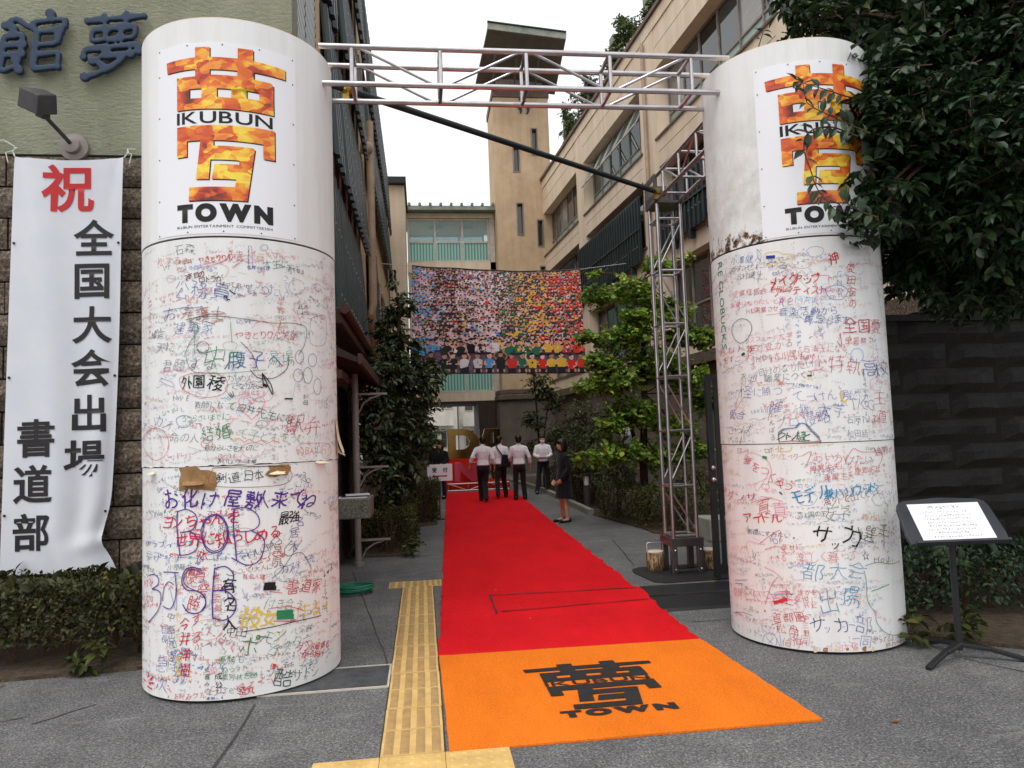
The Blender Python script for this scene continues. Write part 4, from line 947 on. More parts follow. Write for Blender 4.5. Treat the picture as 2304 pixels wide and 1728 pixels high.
M_BEIGE = mat_stucco('beige_stucco', S(236, 218, 195), S(227, 207, 182), bump=0.2)
M_BEIGE2 = mat_stucco('weathered_beige_stucco', S(218, 192, 160), S(194, 166, 134), bump=0.35)
M_GREYWALL = mat_stucco('grey_render', S(120, 112, 100), S(98, 92, 82), bump=0.4)
M_GRANITE = mat_granite('brown_granite', [S(34, 29, 25), S(88, 76, 64), S(124, 108, 92), S(182, 168, 148)])
M_GRANITE_D = mat_granite('dark_shaded_granite', [S(14, 12, 11), S(26, 23, 21), S(36, 32, 28), S(56, 50, 44)], bump=0.3)  # stone colours lowered so they also carry the tree shade on the garden wall
M_GRANITE_G = mat_granite('green_grey_granite', [S(50, 54, 46), S(98, 104, 92), S(128, 134, 120), S(190, 192, 180)], scale=60, bump=0.1, rough=0.5)
M_MORTAR = mat('mortar', (0.02, 0.018, 0.016), 0.95)
M_COPING = mat('brown_coping', S(118, 96, 84), 0.6, c2=S(92, 74, 66), scale=3)
M_GREEN = mat('dark_green_steel', S(38, 56, 58), 0.42, c2=S(26, 40, 43), scale=2.5, spec=0.5)
M_GREEN2 = mat('dark_green_screen', S(28, 42, 44), 0.5, c2=S(18, 28, 30), scale=2.5, spec=0.4)
M_BOLT = mat_plain('bolt_metal', (0.4, 0.42, 0.42), 0.4, 0.8)
M_FRAME = mat('window_frame_grey', S(150, 142, 132), 0.5, c2=S(120, 112, 104), scale=4)
M_FRAMEW = mat('window_frame_pale', S(205, 198, 186), 0.5, c2=S(180, 172, 160), scale=4)
M_GLASS_D = mat_plain('dark_window_glass', (0.012, 0.013, 0.014), 0.04, 0, 0.9)
M_GLASS = mat_plain('window_glass', (0.05, 0.058, 0.06), 0.03, 0, 0.9)
M_BLIND = mat('drawn_blind_behind_glass', S(150, 148, 140), 0.15, c2=S(128, 126, 120), scale=1.5, stretch=(1, 1, 9), spec=0.8)
M_FROST = mat('frosted_glass', S(150, 172, 162), 0.3, c2=S(126, 150, 142), scale=2, spec=0.6)
M_GLASS_CLEAR = mat_glass('corridor_glass', S(176, 206, 208), 0.3)
M_BROWN = mat('brown_eave_metal', S(86, 60, 50), 0.5, c2=S(64, 44, 38), scale=3)
M_DARKBROWN = mat('dark_soffit', S(66, 48, 40), 0.6, c2=S(50, 36, 30), scale=3)
M_PIPE = mat('beige_downpipe', S(186, 164, 140), 0.4, c2=S(160, 140, 118), scale=2)
M_WHITEPOST = mat('grey_steel_post', S(150, 142, 136), 0.4, c2=S(126, 118, 112), scale=3)
M_CONC = mat('concrete', S(156, 158, 146), 0.8, c2=S(124, 128, 116), scale=2.5, bump=0.2)
M_ROOFPALE = mat('pale_green_roof', S(128, 154, 146), 0.5, c2=S(104, 130, 122), scale=3)
M_SLATE = mat_plain('slate_blue_letter', S(46, 62, 84), 0.55, 0, 0.3)
def mat_ribbed_teal():
    m, N, L, b = _new('ribbed_teal_glass')
    co = _pos(N)
    w = N.new('ShaderNodeTexWave'); w.inputs['Scale'].default_value = 2.2; w.inputs['Distortion'].default_value = 0.2
    L.new(co, w.inputs['Vector'])
    c = _ramp(N, L, w.outputs['Fac'], [(0.1, S(128, 186, 178)), (0.9, S(214, 242, 234))])
    L.new(c, b.inputs['Base Color'])
    b.inputs['Roughness'].default_value = 0.25
    tr = N.new('ShaderNodeBsdfTranslucent'); L.new(c, tr.inputs['Color'])
    mx = N.new('ShaderNodeMixShader'); mx.inputs['Fac'].default_value = 0.55
    L.new(b.outputs['BSDF'], mx.inputs[1]); L.new(tr.outputs['BSDF'], mx.inputs[2])
    L.new(mx.outputs['Shader'], N['Material Output'].inputs['Surface'])
    return m
M_TEAL = mat_ribbed_teal()

# ================================================================== ground
g = MB(); g.add([(-300, -60, 0), (300, -60, 0), (300, 500, 0), (-300, 500, 0)], [(0, 1, 2, 3)])
ground = g.build('ground', M_GROUND, kind='structure', origin=(0, 0, 0))
def strip(p, q, w, z=0.004):
    d = (Vector(q) - Vector(p)).normalized(); n = Vector((-d.y, d.x)) * w / 2
    p, q = Vector(p), Vector(q)
    return [(*(p - n), z), (*(q - n), z), (*(q + n), z), (*(p + n), z)]
def wob_strip(p, q, w, z, k=10, a=0.012):
    mb = MB(); pts = [Vector(p).lerp(Vector(q), i / k) for i in range(k + 1)]
    d = (Vector(q) - Vector(p)).normalized(); n = Vector((-d.y, d.x))
    L_, R_ = [], []
    for i, pt in enumerate(pts):
        c = pt + n * random.uniform(-a, a); ww = w / 2 * random.uniform(0.5, 1.2)
        L_.append((*(c - n * ww), z)); R_.append((*(c + n * ww), z))
    mb.add(L_ + R_, [(i, i + 1, k + 2 + i, k + 1 + i) for i in range(k)])
    return mb
wob_strip((-1.12, 5.05), (-1.13, 2.0), 0.022, 0.004).build('pavement_joint', M_JOINT, ground)
wob_strip((3.75, 4.86), (4.75, 3.0), 0.014, 0.004).build('pavement_joint', M_JOINT, ground)
wob_strip((-3.2, 4.8), (-2.55, 5.15), 0.012, 0.004, a=0.02).build('pavement_crack', M_JOINT, ground)
wob_strip((-2.45, 5.0), (-2.2, 5.3), 0.012, 0.004, 6, 0.01).build('pavement_crack', M_JOINT, ground)
wob_strip((2.94, 11.34), (2.6, 9.05), 0.02, 0.004).build('pavement_joint', M_JOINT, ground)
wob_strip((2.3, 6.3), (4.2, 6.25), 0.012, 0.004).build('pavement_joint', M_JOINT, ground)
wob_strip((-0.95, 9.9), (-0.3, 5.72), 0.012, 0.004, 14, 0.006).build('pavement_joint', M_JOINT, ground)

# planting soil beds
def sheet(name, pts, z, m, kind='structure', h=0.02):
    mb = MB(); mb.prism(pts, 'z', z - h, z)
    return mb.build(name, m, kind=kind)
sheet('planting_bed', [(-9, 5.93), (-3.1, 5.96), (-2.2, 6.02), (-1.4, 6.5), (-1.4, 6.98), (-9, 6.98)], 0.03, M_SOIL, h=0.03)
sheet('planting_bed', [(3.6, 5.6), (3.75, 5.42), (4.3, 4.95), (9, 4.4), (9, 7.6), (3.9, 7.6)], 0.03, M_SOIL, h=0.03)
sheet('planting_bed', [(-1.1, 10.95), (-0.2, 10.85), (-0.1, 14.4), (0.25, 14.6), (0.25, 22), (-1.1, 22)], 0.025, M_SOIL, h=0.025)
sheet('planting_bed', [(3.45, 14.9), (3.75, 12.4), (3.75, 11.8), (4.4, 10.9), (7.2, 10.9), (6.2, 30), (3.7, 30), (3.6, 21)], 0.025, M_SOIL, h=0.025)

# ================================================================== facade helpers
def P_left(a, o, z): return (-1.2 + o, a, z)                 # alley face of the left building
T41 = math.tan(math.radians(4.1))
def P_right(a, o, z): return (5.82 + T41 * (34 - a) - o, a, z)
def P_bridge(a, o, z): return (a, 34.0 - o, z)
def P_front(a, o, z): return (a, 7.0 - o, z)
def pbox(mb, P, a0, a1, o0, o1, z0, z1):
    vs = [P(a, o, z) for z in (z0, z1) for a, o in ((a0, o0), (a1, o0), (a1, o1), (a0, o1))]
    return mb.add(vs, [(3, 2, 1, 0), (4, 5, 6, 7), (0, 1, 5, 4), (1, 2, 6, 5), (2, 3, 7, 6), (3, 0, 4, 7)])

def window(parent, P, a0, a1, z0, z1, cols, rows, frame_m, pane_ms, depth=-0.3, fw=0.05, name='window'):
    """a framed window; rows = list of (z fraction edges); pane_ms = one material for each row from the bottom"""
    fr = MB()
    pbox(fr, P, a0, a1, depth - 0.05, depth + 0.03, z0, z0 + fw)
    pbox(fr, P, a0, a1, depth - 0.05, depth + 0.03, z1 - fw, z1)
    zs = [z0 + (z1 - z0) * r for r in rows]
    edges = [a0 + (a1 - a0) * i / cols for i in range(cols + 1)]
    for i, e in enumerate(edges):
        x0 = e if i == 0 else e - fw / 2
        x1 = e if i == cols else e + fw / 2
        if i == 0: x1 = e + fw
        if i == cols: x0 = e - fw
        pbox(fr, P, x0, x1, depth - 0.048, depth + 0.028, z0 + fw, z1 - fw)
    for zz in zs[1:-1]:
        for i in range(cols):
            pbox(fr, P, edges[i] + fw, edges[i + 1] - fw, depth - 0.045, depth + 0.025, zz - fw / 2, zz + fw / 2)
    w = fr.build(name, frame_m, parent)
    for i in range(cols):
        for j in range(len(rows) - 1):
            pn = MB()
            pbox(pn, P, edges[i] + fw * 0.4, edges[i + 1] - fw * 0.4, depth - 0.02, depth - 0.012, zs[j] + fw * 0.4, zs[j + 1] - fw * 0.4)
            pm = pane_ms[j]
            pn.build('pane', pm[(i * 7 + j * 3 + int(a0)) % len(pm)] if isinstance(pm, tuple) else pm, w)
    return w

# ================================================================== street-front wall of the left building
bl = empty('street_wall', (-5, 7.2, 0), 'olive stucco street wall on a base of rough brown granite blocks', 'wall')
pbox(MB(), P_front, -9, -1.15, 0.0, -0.35, 4.42, 9.5).build('stucco_wall', M_OLIVE, bl)
gb = pbox(MB(), P_front, -9, -1.15, -0.06, -0.35, 0, 4.415).build('granite_base', M_MORTAR, bl)
def rock_block(w, h, seed, d=0.075, nx=6, nz=3):
    """rough split-faced stone, front towards -y, centred"""
    rr = random.Random(seed); mb = MB(); idx = {}
    for i in range(nx + 1):
        for j in range(nz + 1):
            e = i in (0, nx) or j in (0, nz)
            y = 0.028 if e else -rr.uniform(0.0, 0.03)
            idx[i, j] = len(mb.v)
            mb.v.append((-w / 2 + w * i / nx + (0 if e else rr.uniform(-.02, .02)), y, -h / 2 + h * j / nz + (0 if e else rr.uniform(-.012, .012))))
    for i in range(nx):
        for j in range(nz):
            mb.f.append((idx[i, j], idx[i + 1, j], idx[i + 1, j + 1], idx[i, j + 1]))
    n = len(mb.v)
    mb.v += [(-w / 2, d, -h / 2), (w / 2, d, -h / 2), (w / 2, d, h / 2), (-w / 2, d, h / 2)]
    mb.f += [tuple([idx[i, 0] for i in range(nx, -1, -1)] + [n, n + 1]), tuple([idx[i, nz] for i in range(nx + 1)] + [n + 2, n + 3]),
             tuple([idx[0, j] for j in range(nz + 1)] + [n + 3, n]), tuple([idx[nx, j] for j in range(nz, -1, -1)] + [n + 1, n + 2])]
    me = mb.mesh('block'); me.materials.append(M_GRANITE); return me
CH = 0.294
blocks = [rock_block(0.86, CH - 0.016, k) for k in range(6)]
for r in range(15):
    x = -8.9 + (r % 2) * 0.44 + random.uniform(-.08, .08)
    while x < -1.16:
        w = 0.875
        wid = min(w, -1.152 - x)
        if wid > 0.2 and x + wid > -4.6:
            inst('block', random.choice(blocks), (x + wid / 2, 6.985 + random.uniform(-.008, .008), CH * (r + 0.5)), gb, None, (wid / w, 1, 1))
        x += w
# rough coping course end on, blue cut-out characters of the wall sign (read from the right)
def solid_glyph(ch, w, size, depth, shear=0.0, warp=0.0, sx=1.0):
    V, T = glyph(ch, w)
    cx, cy = (V[:, 0].min() + V[:, 0].max()) / 2, (V[:, 1].min() + V[:, 1].max()) / 2
    V = (V - [cx, cy]) * [size * sx, size]
    V[:, 0] += V[:, 1] * shear
    if warp:
        V[:, 1] += V[:, 0] * warp
        V[:, 0] += 0.06 * size * np.sin(V[:, 1] / size * 5.0)
    n = len(V); mb = MB()
    vs = [(x, 0, z) for x, z in V] + [(x, depth, z) for x, z in V]
    fs = [tuple(t) for t in T] + [tuple(n + i for i in t[::-1]) for t in T]
    ed = {}
    for t in T:
        for a, b in ((t[0], t[1]), (t[1], t[2]), (t[2], t[0])):
            ed[(a, b)] = ed.get((a, b), 0) + 1
    for (a, b) in ed:
        if (b, a) not in ed: fs.append((b, a, n + a, n + b))
    mb.add(vs, fs)
    return mb
# ================================================================== left building along the alley
lb = empty('alley_building', (-1.6, 20, 0), 'beige alley building clad in tall dark green steel shutter panels', 'building')
pbox(MB(), P_left, 9.0, 34.0, -3.0, 0.0, 0.0, 10.9).build('wall', M_BEIGE2, lb)
pbox(MB(), P_left, 7.36, 8.99, -3.0, -0.02, 0.0, 4.75).build('annex_wall', M_BEIGE2, lb)
# shutter panels: ribbed steel plates, foot of each swung out a little
def shutter(w, h, mat_, ribs=3, out=0.10):
    mb = MB()
    def q(a, o, z): return (o + out * (1 - z / h) ** 1.0, a, z)
    pl = [q(a, o, z) for z in (0, h) for a, o in ((0, 0.0), (w, 0.0), (w, 0.03), (0, 0.03))]
    mb.add(pl, [(3, 2, 1, 0), (4, 5, 6, 7), (0, 1, 5, 4), (1, 2, 6, 5), (2, 3, 7, 6), (3, 0, 4, 7)])
    for k in range(ribs):
        a0 = w * (k + 0.12) / ribs; a1 = a0 + w / ribs * 0.55
        rb = [q(a, o, z) for z in (0.0, h) for a, o in ((a0, 0.028), (a1, 0.028), (a1 - 0.03, 0.085), (a0 + 0.03, 0.085))]
        mb.add(rb, [(3, 2, 1, 0), (4, 5, 6, 7), (0, 1, 5, 4), (1, 2, 6, 5), (2, 3, 7, 6), (3, 0, 4, 7)])
    me = mb.mesh('shutter_panel'); me.materials.append(mat_)
    bb = MB()
    for k in range(ribs):
        a = w * (k + 0.40) / ribs
        for z in np.arange(0.25, h, 0.95):
            o = 0.085 + out * (1 - z / h)
            bb.obox((o + 0.006, a, z), (0.012, 0.02, 0.02))
    mb2 = bb.mesh('bolt'); mb2.materials.append(M_BOLT)
    return me, mb2
SH = {}
def add_shutter(y, z, w, h, out, m=M_GREEN):
    k = (round(w, 2), round(h, 2), out, m.name)
    if k not in SH: SH[k] = shutter(w, h, m, 3, out)
    o = inst('shutter_panel', SH[k][0], (-1.19, y, z), lb)
    inst('bolts', SH[k][1], (-1.19, y, z), o)['kind'] = 'stuff'
for y, zt in ((9.45, 9.4),):
    for z in (3.35, 5.45, 7.55):
        add_shutter(y, z, 0.98, 2.3 if z > 7 else 2.05, 0.13 if z < 7 else 0.06)
for i, y in enumerate((10.65, 11.7, 12.75, 13.8)):
    for z in (3.35, 5.45, 7.55, 9.65):
        add_shutter(y, z, 0.98, 2.05, 0.15)
add_shutter(14.9, 5.6, 0.7, 2.05, 0.12); add_shutter(14.9, 7.7, 0.7, 2.05, 0.12); add_shutter(14.9, 9.8, 0.7, 2.05, 0.12)
for i in range(12):
    y = 17.1 + i * 1.05
    add_shutter(y, 7.8, 0.95, 2.15, 0.14); add_shutter(y, 10.0, 0.95, 2.35, 0.1)
for i in range(3):
    add_shutter(17.0 + i * 1.05, 4.3, 0.95, 2.4, 0.10)
dp = MB(); dp.tube([P_left(16.3, 0.2, 8.9), P_left(16.3, 0.2, 4.75), P_left(16.35, 0.16, 4.55), P_left(17.5, 0.12, 4.0), P_left(18.5, 0.12, 3.6)], 0.082, 14)
dp.build('downpipe', M_PIPE, lb, smooth='auto')
MB().sphere(P_left(16.2, 0.12, 8.25), 0.16).build('wall_lamp', M_PIPE, lb, smooth=True)
for y0 in (20.5, 23.5, 26.5):
    window(lb, P_left, y0, y0 + 1.6, 4.2, 6.4, 2, (0, 0.5, 1), M_FRAME, (M_FROST, M_GLASS), 0.02)
rl = MB()
for k in range(4): rl.rod(P_left(19, 0.25, 4.0 + k * 0.28), P_left(33, 0.25, 4.4 + k * 0.28), 0.018, 6)
for k in range(9): rl.rod(P_left(19 + k * 1.7, 0.25, 3.6), P_left(19 + k * 1.7, 0.25, 5.4), 0.02, 6)
rl.build('railing', M_DARKBROWN, lb)
# eave, awning and entrance under it
pbox(MB(), P_left, 8.7, 16.4, 0.0, 0.30, 3.08, 3.28).build('eave', M_BROWN, lb, bevel=0.02)
MB().tube([P_left(8.6, 0.34, 3.24), P_left(16.4, 0.34, 3.24)], 0.06, 10).build('gutter', M_BROWN, lb, smooth='auto')
aw = MB(); aw.prism([(-1.2, 2.92), (-0.72, 2.66), (-0.72, 2.60), (-1.2, 2.78)], 'y', 8.55, 13.2); aw.build('awning', M_DARKBROWN, lb)
pbox(MB(), P_left, 8.53, 13.22, 0.485, 0.53, 2.58, 2.70).build('awning_trim', M_BROWN, lb)
pbox(MB(), P_left, 8.55, 9.4, 0.0, 0.3, 2.42, 2.52).build('awning_bracket', M_BROWN, lb)
window(lb, P_left, 7.45, 8.95, 0.05, 2.4, 2, (0, 0.12, 1), M_WHITEPOST, (M_GREYWALL, M_GLASS_D), 0.0, 0.06, 'entrance_door')
window(lb, P_left, 9.05, 10.2, 0.05, 2.4, 1, (0, 0.12, 1), M_WHITEPOST, (M_GREYWALL, M_GLASS_D), 0.02, 0.06, 'entrance_door')
h_ = MB()
for y in (9.2, 9.32):
    h_.tube([P_left(y, 0.05, 0.95), P_left(y, 0.10, 0.95), P_left(y, 0.10, 1.5), P_left(y, 0.05, 1.5)], 0.012, 6)
h_.build('door_handle', M_BOLT, lb)
# lower dark wall behind the planting
pbox(MB(), P_left, 10.4, 33.9, 0.005, 0.03, 0.0, 2.5).build('base_cladding', M_GREYWALL, lb)
# far projecting bay that carries the bridge
pbox(MB(), P_left, 30.2, 33.99, 0.03, 0.72, 3.0, 12.35).build('end_bay', M_BEIGE, lb)
eb = MB(); pbox(eb, P_left, 29.9, 34.2, 0.0, 0.80, 12.36, 12.62); eb.build('end_bay_roof', M_GREEN2, lb)

# chain-link fence over the annex
cf = empty('chain_link_fence', (-1.22, 8.0, 4.76), 'chain-link fence standing above the annex beside the olive wall', 'fence')
wires = MB()
def wire(p, q): wires.rod(p, q, 0.0045, 4)
y0, y1, z0, z1, st = 7.4, 9.0, 4.78, 8.4, 0.075
k = -60
while k < 90:
    for sgn in (1, -1):
        # lines z = z0 + sgn*1.6*(y - y0) + k*st*1.6
        pts = []
        for yy in (y0, y1):
            zz = z0 + sgn * 1.6 * (yy - y0) + k * st * 1.6
            pts.append((yy, zz))
        (ya, za), (yb, zb) = pts
        if za > zb: ya, za, yb, zb = yb, zb, ya, za
        if zb < z0 or za > z1: continue
        if za < z0: ya += (yb - ya) * (z0 - za) / (zb - za); za = z0
        if zb > z1: yb -= (yb - ya) * (zb - z1) / (zb - za) if zb != za else 0; zb = z1
        wire((-1.2 + 0.005 * sgn, ya, za), (-1.2 + 0.005 * sgn, yb, zb))
    k += 1
wires.build('wire_mesh', M_BOLT, cf, fix=False, kind='stuff')
for yy in (7.42, 8.2, 9.0):
    MB().rod((-1.22, yy, 4.76), (-1.22, yy, 8.5), 0.03).build('post', M_GREEN2, cf, smooth='auto')
MB().rod((-1.22, 7.4, 8.42), (-1.22, 9.02, 8.42), 0.022).build('top_rail', M_GREEN2, cf, smooth='auto')
# tan building far behind that fence
tb = empty('tan_house', (-7.6, 26, 0), 'tan building seen through the chain-link fence', 'building')
MB().box(-11, -4.3, 22, 30, 0, 19).build('wall', M_BEIGE2, tb)
for z in (9, 12, 15):
    for y in (23, 26):
        window(tb, lambda a, o, zz: (-4.3 + o, a, zz), y, y + 1.8, z, z + 1.6, 2, (0, 1), M_FRAME, (M_GLASS,), 0.02)

# ================================================================== right building
rb = empty('courtyard_building', (7.5, 21, 0), 'long beige school building with recessed strip windows and green shutters', 'building')
piers = [(33.2, 34.0), (26.6, 27.5), (19.5, 20.7), (12.3, 13.4), (8.6, 9.4)]
for a0, a1 in piers:
    pbox(MB(), P_right, a0, a1, -0.6, 0.0, 3.62, 13.2).build('pier', M_BEIGE, rb)
bays = [(27.5, 33.2), (20.7, 26.6), (13.4, 19.5), (9.4, 12.3)]
FL = [(4.15, 6.25), (7.15, 9.15), (10.0, 12.0)]
for a0, a1 in bays:
    zs = [3.62] + [z for f in FL for z in f] + [13.2]
    for k in range(0, len(zs), 2):
        pbox(MB(), P_right, a0 + 0.002, a1 - 0.002, -0.6, -0.015, zs[k], zs[k + 1]).build('spandrel', M_BEIGE, rb)
    for (s0, s1) in FL:
        pbox(MB(), P_right, a0 - 0.1, a1 + 0.1, 0.002, 0.035, s0 - 0.05, s0 + 0.01).build('sill', M_COPING, rb)
pbox(MB(), P_right, 8.4, 34.0, -9.0, -0.61, 0.0, 13.1).build('core', M_GREYWALL, rb)
pbox(MB(), P_right, 8.4, 34.0, -0.6, 0.02, 13.2, 13.58).build('parapet', M_BEIGE, rb)
pbox(MB(), P_right, 8.3, 34.0, -0.65, 0.10, 13.58, 13.70).build('coping', M_COPING, rb)
pbox(MB(), P_right, 8.4, 34.0, -0.6, -0.03, 0.0, 3.3).build('ground_storey', M_GREYWALL, rb)
lg = MB()
for a in np.arange(8.4, 33.8, 0.8):
    pbox(lg, P_right, a, a + 0.795, -0.3, 0.16 + random.uniform(-.03, .03), 3.32, 3.60)
lg.build('stone_ledge', M_GRANITE, rb)
for bi, (a0, a1) in enumerate(bays):
    for fi, (s0, s1) in enumerate(FL):
        n = max(2, round((a1 - a0) / 1.0))
        if fi == 2:
            window(rb, P_right, a0 + 0.03, a1 - 0.03, s0 + 0.02, s1 - 0.01, n, (0, 0.33, 1), M_FRAME, (M_FROST, (M_GLASS, M_GLASS_D, M_GLASS, M_BLIND)), -0.4)
        elif fi == 0:
            window(rb, P_right, a0 + 0.03, a1 - 0.03, s0 + 0.02, s1 - 0.01, n, (0, 0.4, 1), M_FRAME, ((M_GLASS, M_BLIND, M_GLASS), (M_GLASS_D, M_GLASS_D, M_GLASS)), -0.35)
        else:
            window(rb, P_right, a0 + 0.03, a1 - 0.03, s0 + 0.02, s1 - 0.01, n, (0, 1), M_FRAME, (M_GLASS_D,), -0.4)
# top-hung sashes standing open in the third bay
for k in range(5):
    a0 = 20.85 + k * 1.15
    fr = MB()
    zt, zb, ot, ob_ = 11.95, 11.0, -0.36, 0.12
    for (a, b) in ((a0, a0 + 0.04), (a0 + 0.98, a0 + 1.02)):
        vs = [P_right(a, ot, zt), P_right(b, ot, zt), P_right(b, ob_, zb), P_right(a, ob_, zb)]
        vs2 = [P_right(a, ot - 0.03, zt), P_right(b, ot - 0.03, zt), P_right(b, ob_ - 0.03, zb), P_right(a, ob_ - 0.03, zb)]
        fr.add(vs + vs2, [(0, 1, 2, 3), (7, 6, 5, 4), (0, 4, 5, 1), (1, 5, 6, 2), (2, 6, 7, 3), (3, 7, 4, 0)])
    pbox(fr, P_right, a0, a0 + 1.02, ob_ - 0.03, ob_ + 0.02, zb - 0.03, zb + 0.02)
    sash = fr.build('open_sash', M_FRAMEW, rb)
    pn = MB(); pn.add([P_right(a0 + 0.04, ot - 0.02, zt), P_right(a0 + 0.98, ot - 0.02, zt), P_right(a0 + 0.98, ob_ - 0.02, zb), P_right(a0 + 0.04, ob_ - 0.02, zb)], [(0, 1, 2, 3)])
    pn.build('pane', M_GLASS_CLEAR, sash)
# dark green shutters over the middle storey
def green_screen(a0, a1, z0, z1, n):
    w = (a1 - a0) / n
    for k in range(n):
        mb = MB(); a = a0 + k * w
        pbox(mb, P_right, a + 0.01, a + w - 0.01, 0.10, 0.14, z0, z1)
        for q in range(4):
            b0 = a + w * (q + 0.2) / 4
            pbox(mb, P_right, b0, b0 + 0.06, 0.138, 0.17, z0 + 0.03, z1 - 0.06)
        pbox(mb, P_right, a + 0.012, a + w - 0.012, 0.138, 0.185, (z0 + z1) / 2 - 0.03, (z0 + z1) / 2 + 0.03)
        o = mb.build('shutter_panel', M_GREEN2, rb)
        bb = MB()
        for q in range(5):
            bb.obox(P_right(a + w * (q + 0.5) / 5, 0.15, z0 + 0.5), (0.03, 0.03, 0.03))
        bb.build('bolts', M_BOLT, o, kind='stuff')
        br = MB(); pbox(br, P_right, a + w - 0.14, a + w - 0.02, 0.02, 0.16, z0 - 0.22, z0 - 0.002)
        br.build('bracket', M_GREEN2, o)
green_screen(20.75, 27.3, 6.75, 8.75, 7)
green_screen(13.4, 19.6, 6.75, 8.3, 6)
green_screen(27.9, 33.0, 6.75, 8.6, 5)
green_screen(9.3, 12.4, 6.75, 8.3, 3)

# rainwater pipe and shallow joints on the facade
MB().tube([P_right(20.1, .09, 3.65), P_right(20.1, .09, 13.1)], .055, 10).build('downpipe', M_PIPE, rb, smooth='auto')
for a0, a1 in bays:
    for z in (6.72, 9.58, 12.62):
        jn = MB(); pbox(jn, P_right, a0 + .01, a1 - .01, -0.016, -0.0125, z - .008, z + .008); jn.build('joint', M_COPING, rb)
for a in (15.5, 22.6, 24.7, 29.4):
    dv = MB(); pbox(dv, P_right, a, a + 1.1, -0.03, -0.022, 0.0, 2.3); dv.build('doorway', M_GLASS_D, rb)
# roof terrace: posts of the planted pergola
for i, a in enumerate((11.5, 14.6, 17.9, 21.0, 24.2, 27.4, 30.6)):
    pbox(MB(), P_right, a, a + 0.42, -0.95, -0.55, 13.12, 16.2 - 0.1 * i).build('roof_post', M_CONC, rb, bevel=0.02)
pbox(MB(), P_right, 11.5, 31.2, -1.0, -0.5, 15.95, 16.05)

# ================================================================== stair tower
tw = empty('stair_tower', (5.0, 34.3, 0), 'tall weathered beige stair tower with slit windows under a wide flat roof', 'tower')
def pt(px, Y):  return px
tx0, tx1, ty0, ty1 = 3.70, 6.32, 33.0, 35.8
# walls as a shell with real slits
slits = [(4.60, 4.84, 14.05, 15.25), (5.50, 5.72, 14.85, 16.1), (4.68, 4.92, 11.05, 12.5), (5.62, 5.84, 10.5, 11.7), (5.68, 5.9, 8.2, 9.5)]
xs = sorted({tx0, tx1} | {s[0] for s in slits} | {s[1] for s in slits}); zs = sorted({3.6, 17.6} | {s[2] for s in slits} | {s[3] for s in slits})
idx = {}; mb = MB()
for i, x in enumerate(xs):
    for j, z in enumerate(zs):
        idx[i, j] = len(mb.v); mb.v.append((x, ty0, z))
for i in range(len(xs) - 1):
    for j in range(len(zs) - 1):
        cxm, czm = (xs[i] + xs[i + 1]) / 2, (zs[j] + zs[j + 1]) / 2
        if any(s[0] < cxm < s[1] and s[2] < czm < s[3] for s in slits): continue
        mb.f.append((idx[i, j], idx[i + 1, j], idx[i + 1, j + 1], idx[i, j + 1]))
for s in slits:
    b = len(mb.v)
    mb.v += [(s[0], ty0, s[2]), (s[1], ty0, s[2]), (s[1], ty0, s[3]), (s[0], ty0, s[3]), (s[0], ty0 + .25, s[2]), (s[1], ty0 + .25, s[2]), (s[1], ty0 + .25, s[3]), (s[0], ty0 + .25, s[3])]
    mb.f += [(b, b + 1, b + 5, b + 4), (b + 1, b + 2, b + 6, b + 5), (b + 2, b + 3, b + 7, b + 6), (b + 3, b, b + 4, b + 7)]
mb.build('front_wall', M_BEIGE2, tw, fix=False)
MB().box(tx0, tx1, ty0 + 0.3, ty1, 0, 17.6).build('core', M_BEIGE2, tw)
sd = MB(); sd.add([(tx0, ty0, 3.6), (tx0, ty0 + .31, 3.6), (tx0, ty0 + .31, 17.6), (tx0, ty0, 17.6)], [(0, 1, 2, 3)]); sd.add([(tx1, ty0, 3.6), (tx1, ty0 + .31, 3.6), (tx1, ty0 + .31, 17.6), (tx1, ty0, 17.6)], [(3, 2, 1, 0)])
sd.build('side_return', M_BEIGE2, tw, fix=False)
for s in slits:
    fr = MB()
    fr.box(s[0] - .05, s[0], ty0 - .03, ty0 + .05, s[2] - .05, s[3] + .05); fr.box(s[1], s[1] + .05, ty0 - .03, ty0 + .05, s[2] - .05, s[3] + .05)
    fr.box(s[0], s[1], ty0 - .028, ty0 + .05, s[2] - .05, s[2]); fr.box(s[0], s[1], ty0 - .028, ty0 + .05, s[3], s[3] + .05)
    w = fr.build('window', M_FRAME, tw)
    MB().box(s[0] + .002, s[1] - .002, ty0 + .22, ty0 + .23, s[2] + .002, s[3] - .002).build('pane', M_GLASS, w)
MB().box(tx0 - 0.05, tx1 + 0.05, ty0 - .05, ty1, 17.62, 17.95).build('top_band', M_COPING, tw)
MB().box(tx0 + 0.2, tx1 - 0.2, ty0 + .2, ty1, 17.95, 18.6).build('lantern', M_FRAME, tw)
rf = MB()
rc = [(3.0, 33.9), (6.85, 33.9), (6.72, 30.3), (3.28, 30.3)]
tz = lambda x, y: 18.62 + (33.9 - y) * 0.20 - (x - 3) * 0.10
rf.add([(x, y, tz(x, y)) for x, y in rc] + [(x, y, tz(x, y) + 0.14) for x, y in rc], [(0, 1, 2, 3), (7, 6, 5, 4), (0, 4, 5, 1), (1, 5, 6, 2), (2, 6, 7, 3), (3, 7, 4, 0)])
roof = rf.build('roof', M_GREYWALL, tw)
fb = MB(); fb.bar((3.27, 30.27, tz(3.27, 30.27) + .16), (6.74, 30.27, tz(6.74, 30.27) + .16), 0.06, 0.28); fb.build('fascia', M_CONC, roof)
fb = MB(); fb.bar((3.27, 30.24, tz(3.27, 30.24) + .33), (6.74, 30.24, tz(6.74, 30.24) + .33), 0.12, 0.05); fb.build('fascia_cap', M_GREEN2, roof)
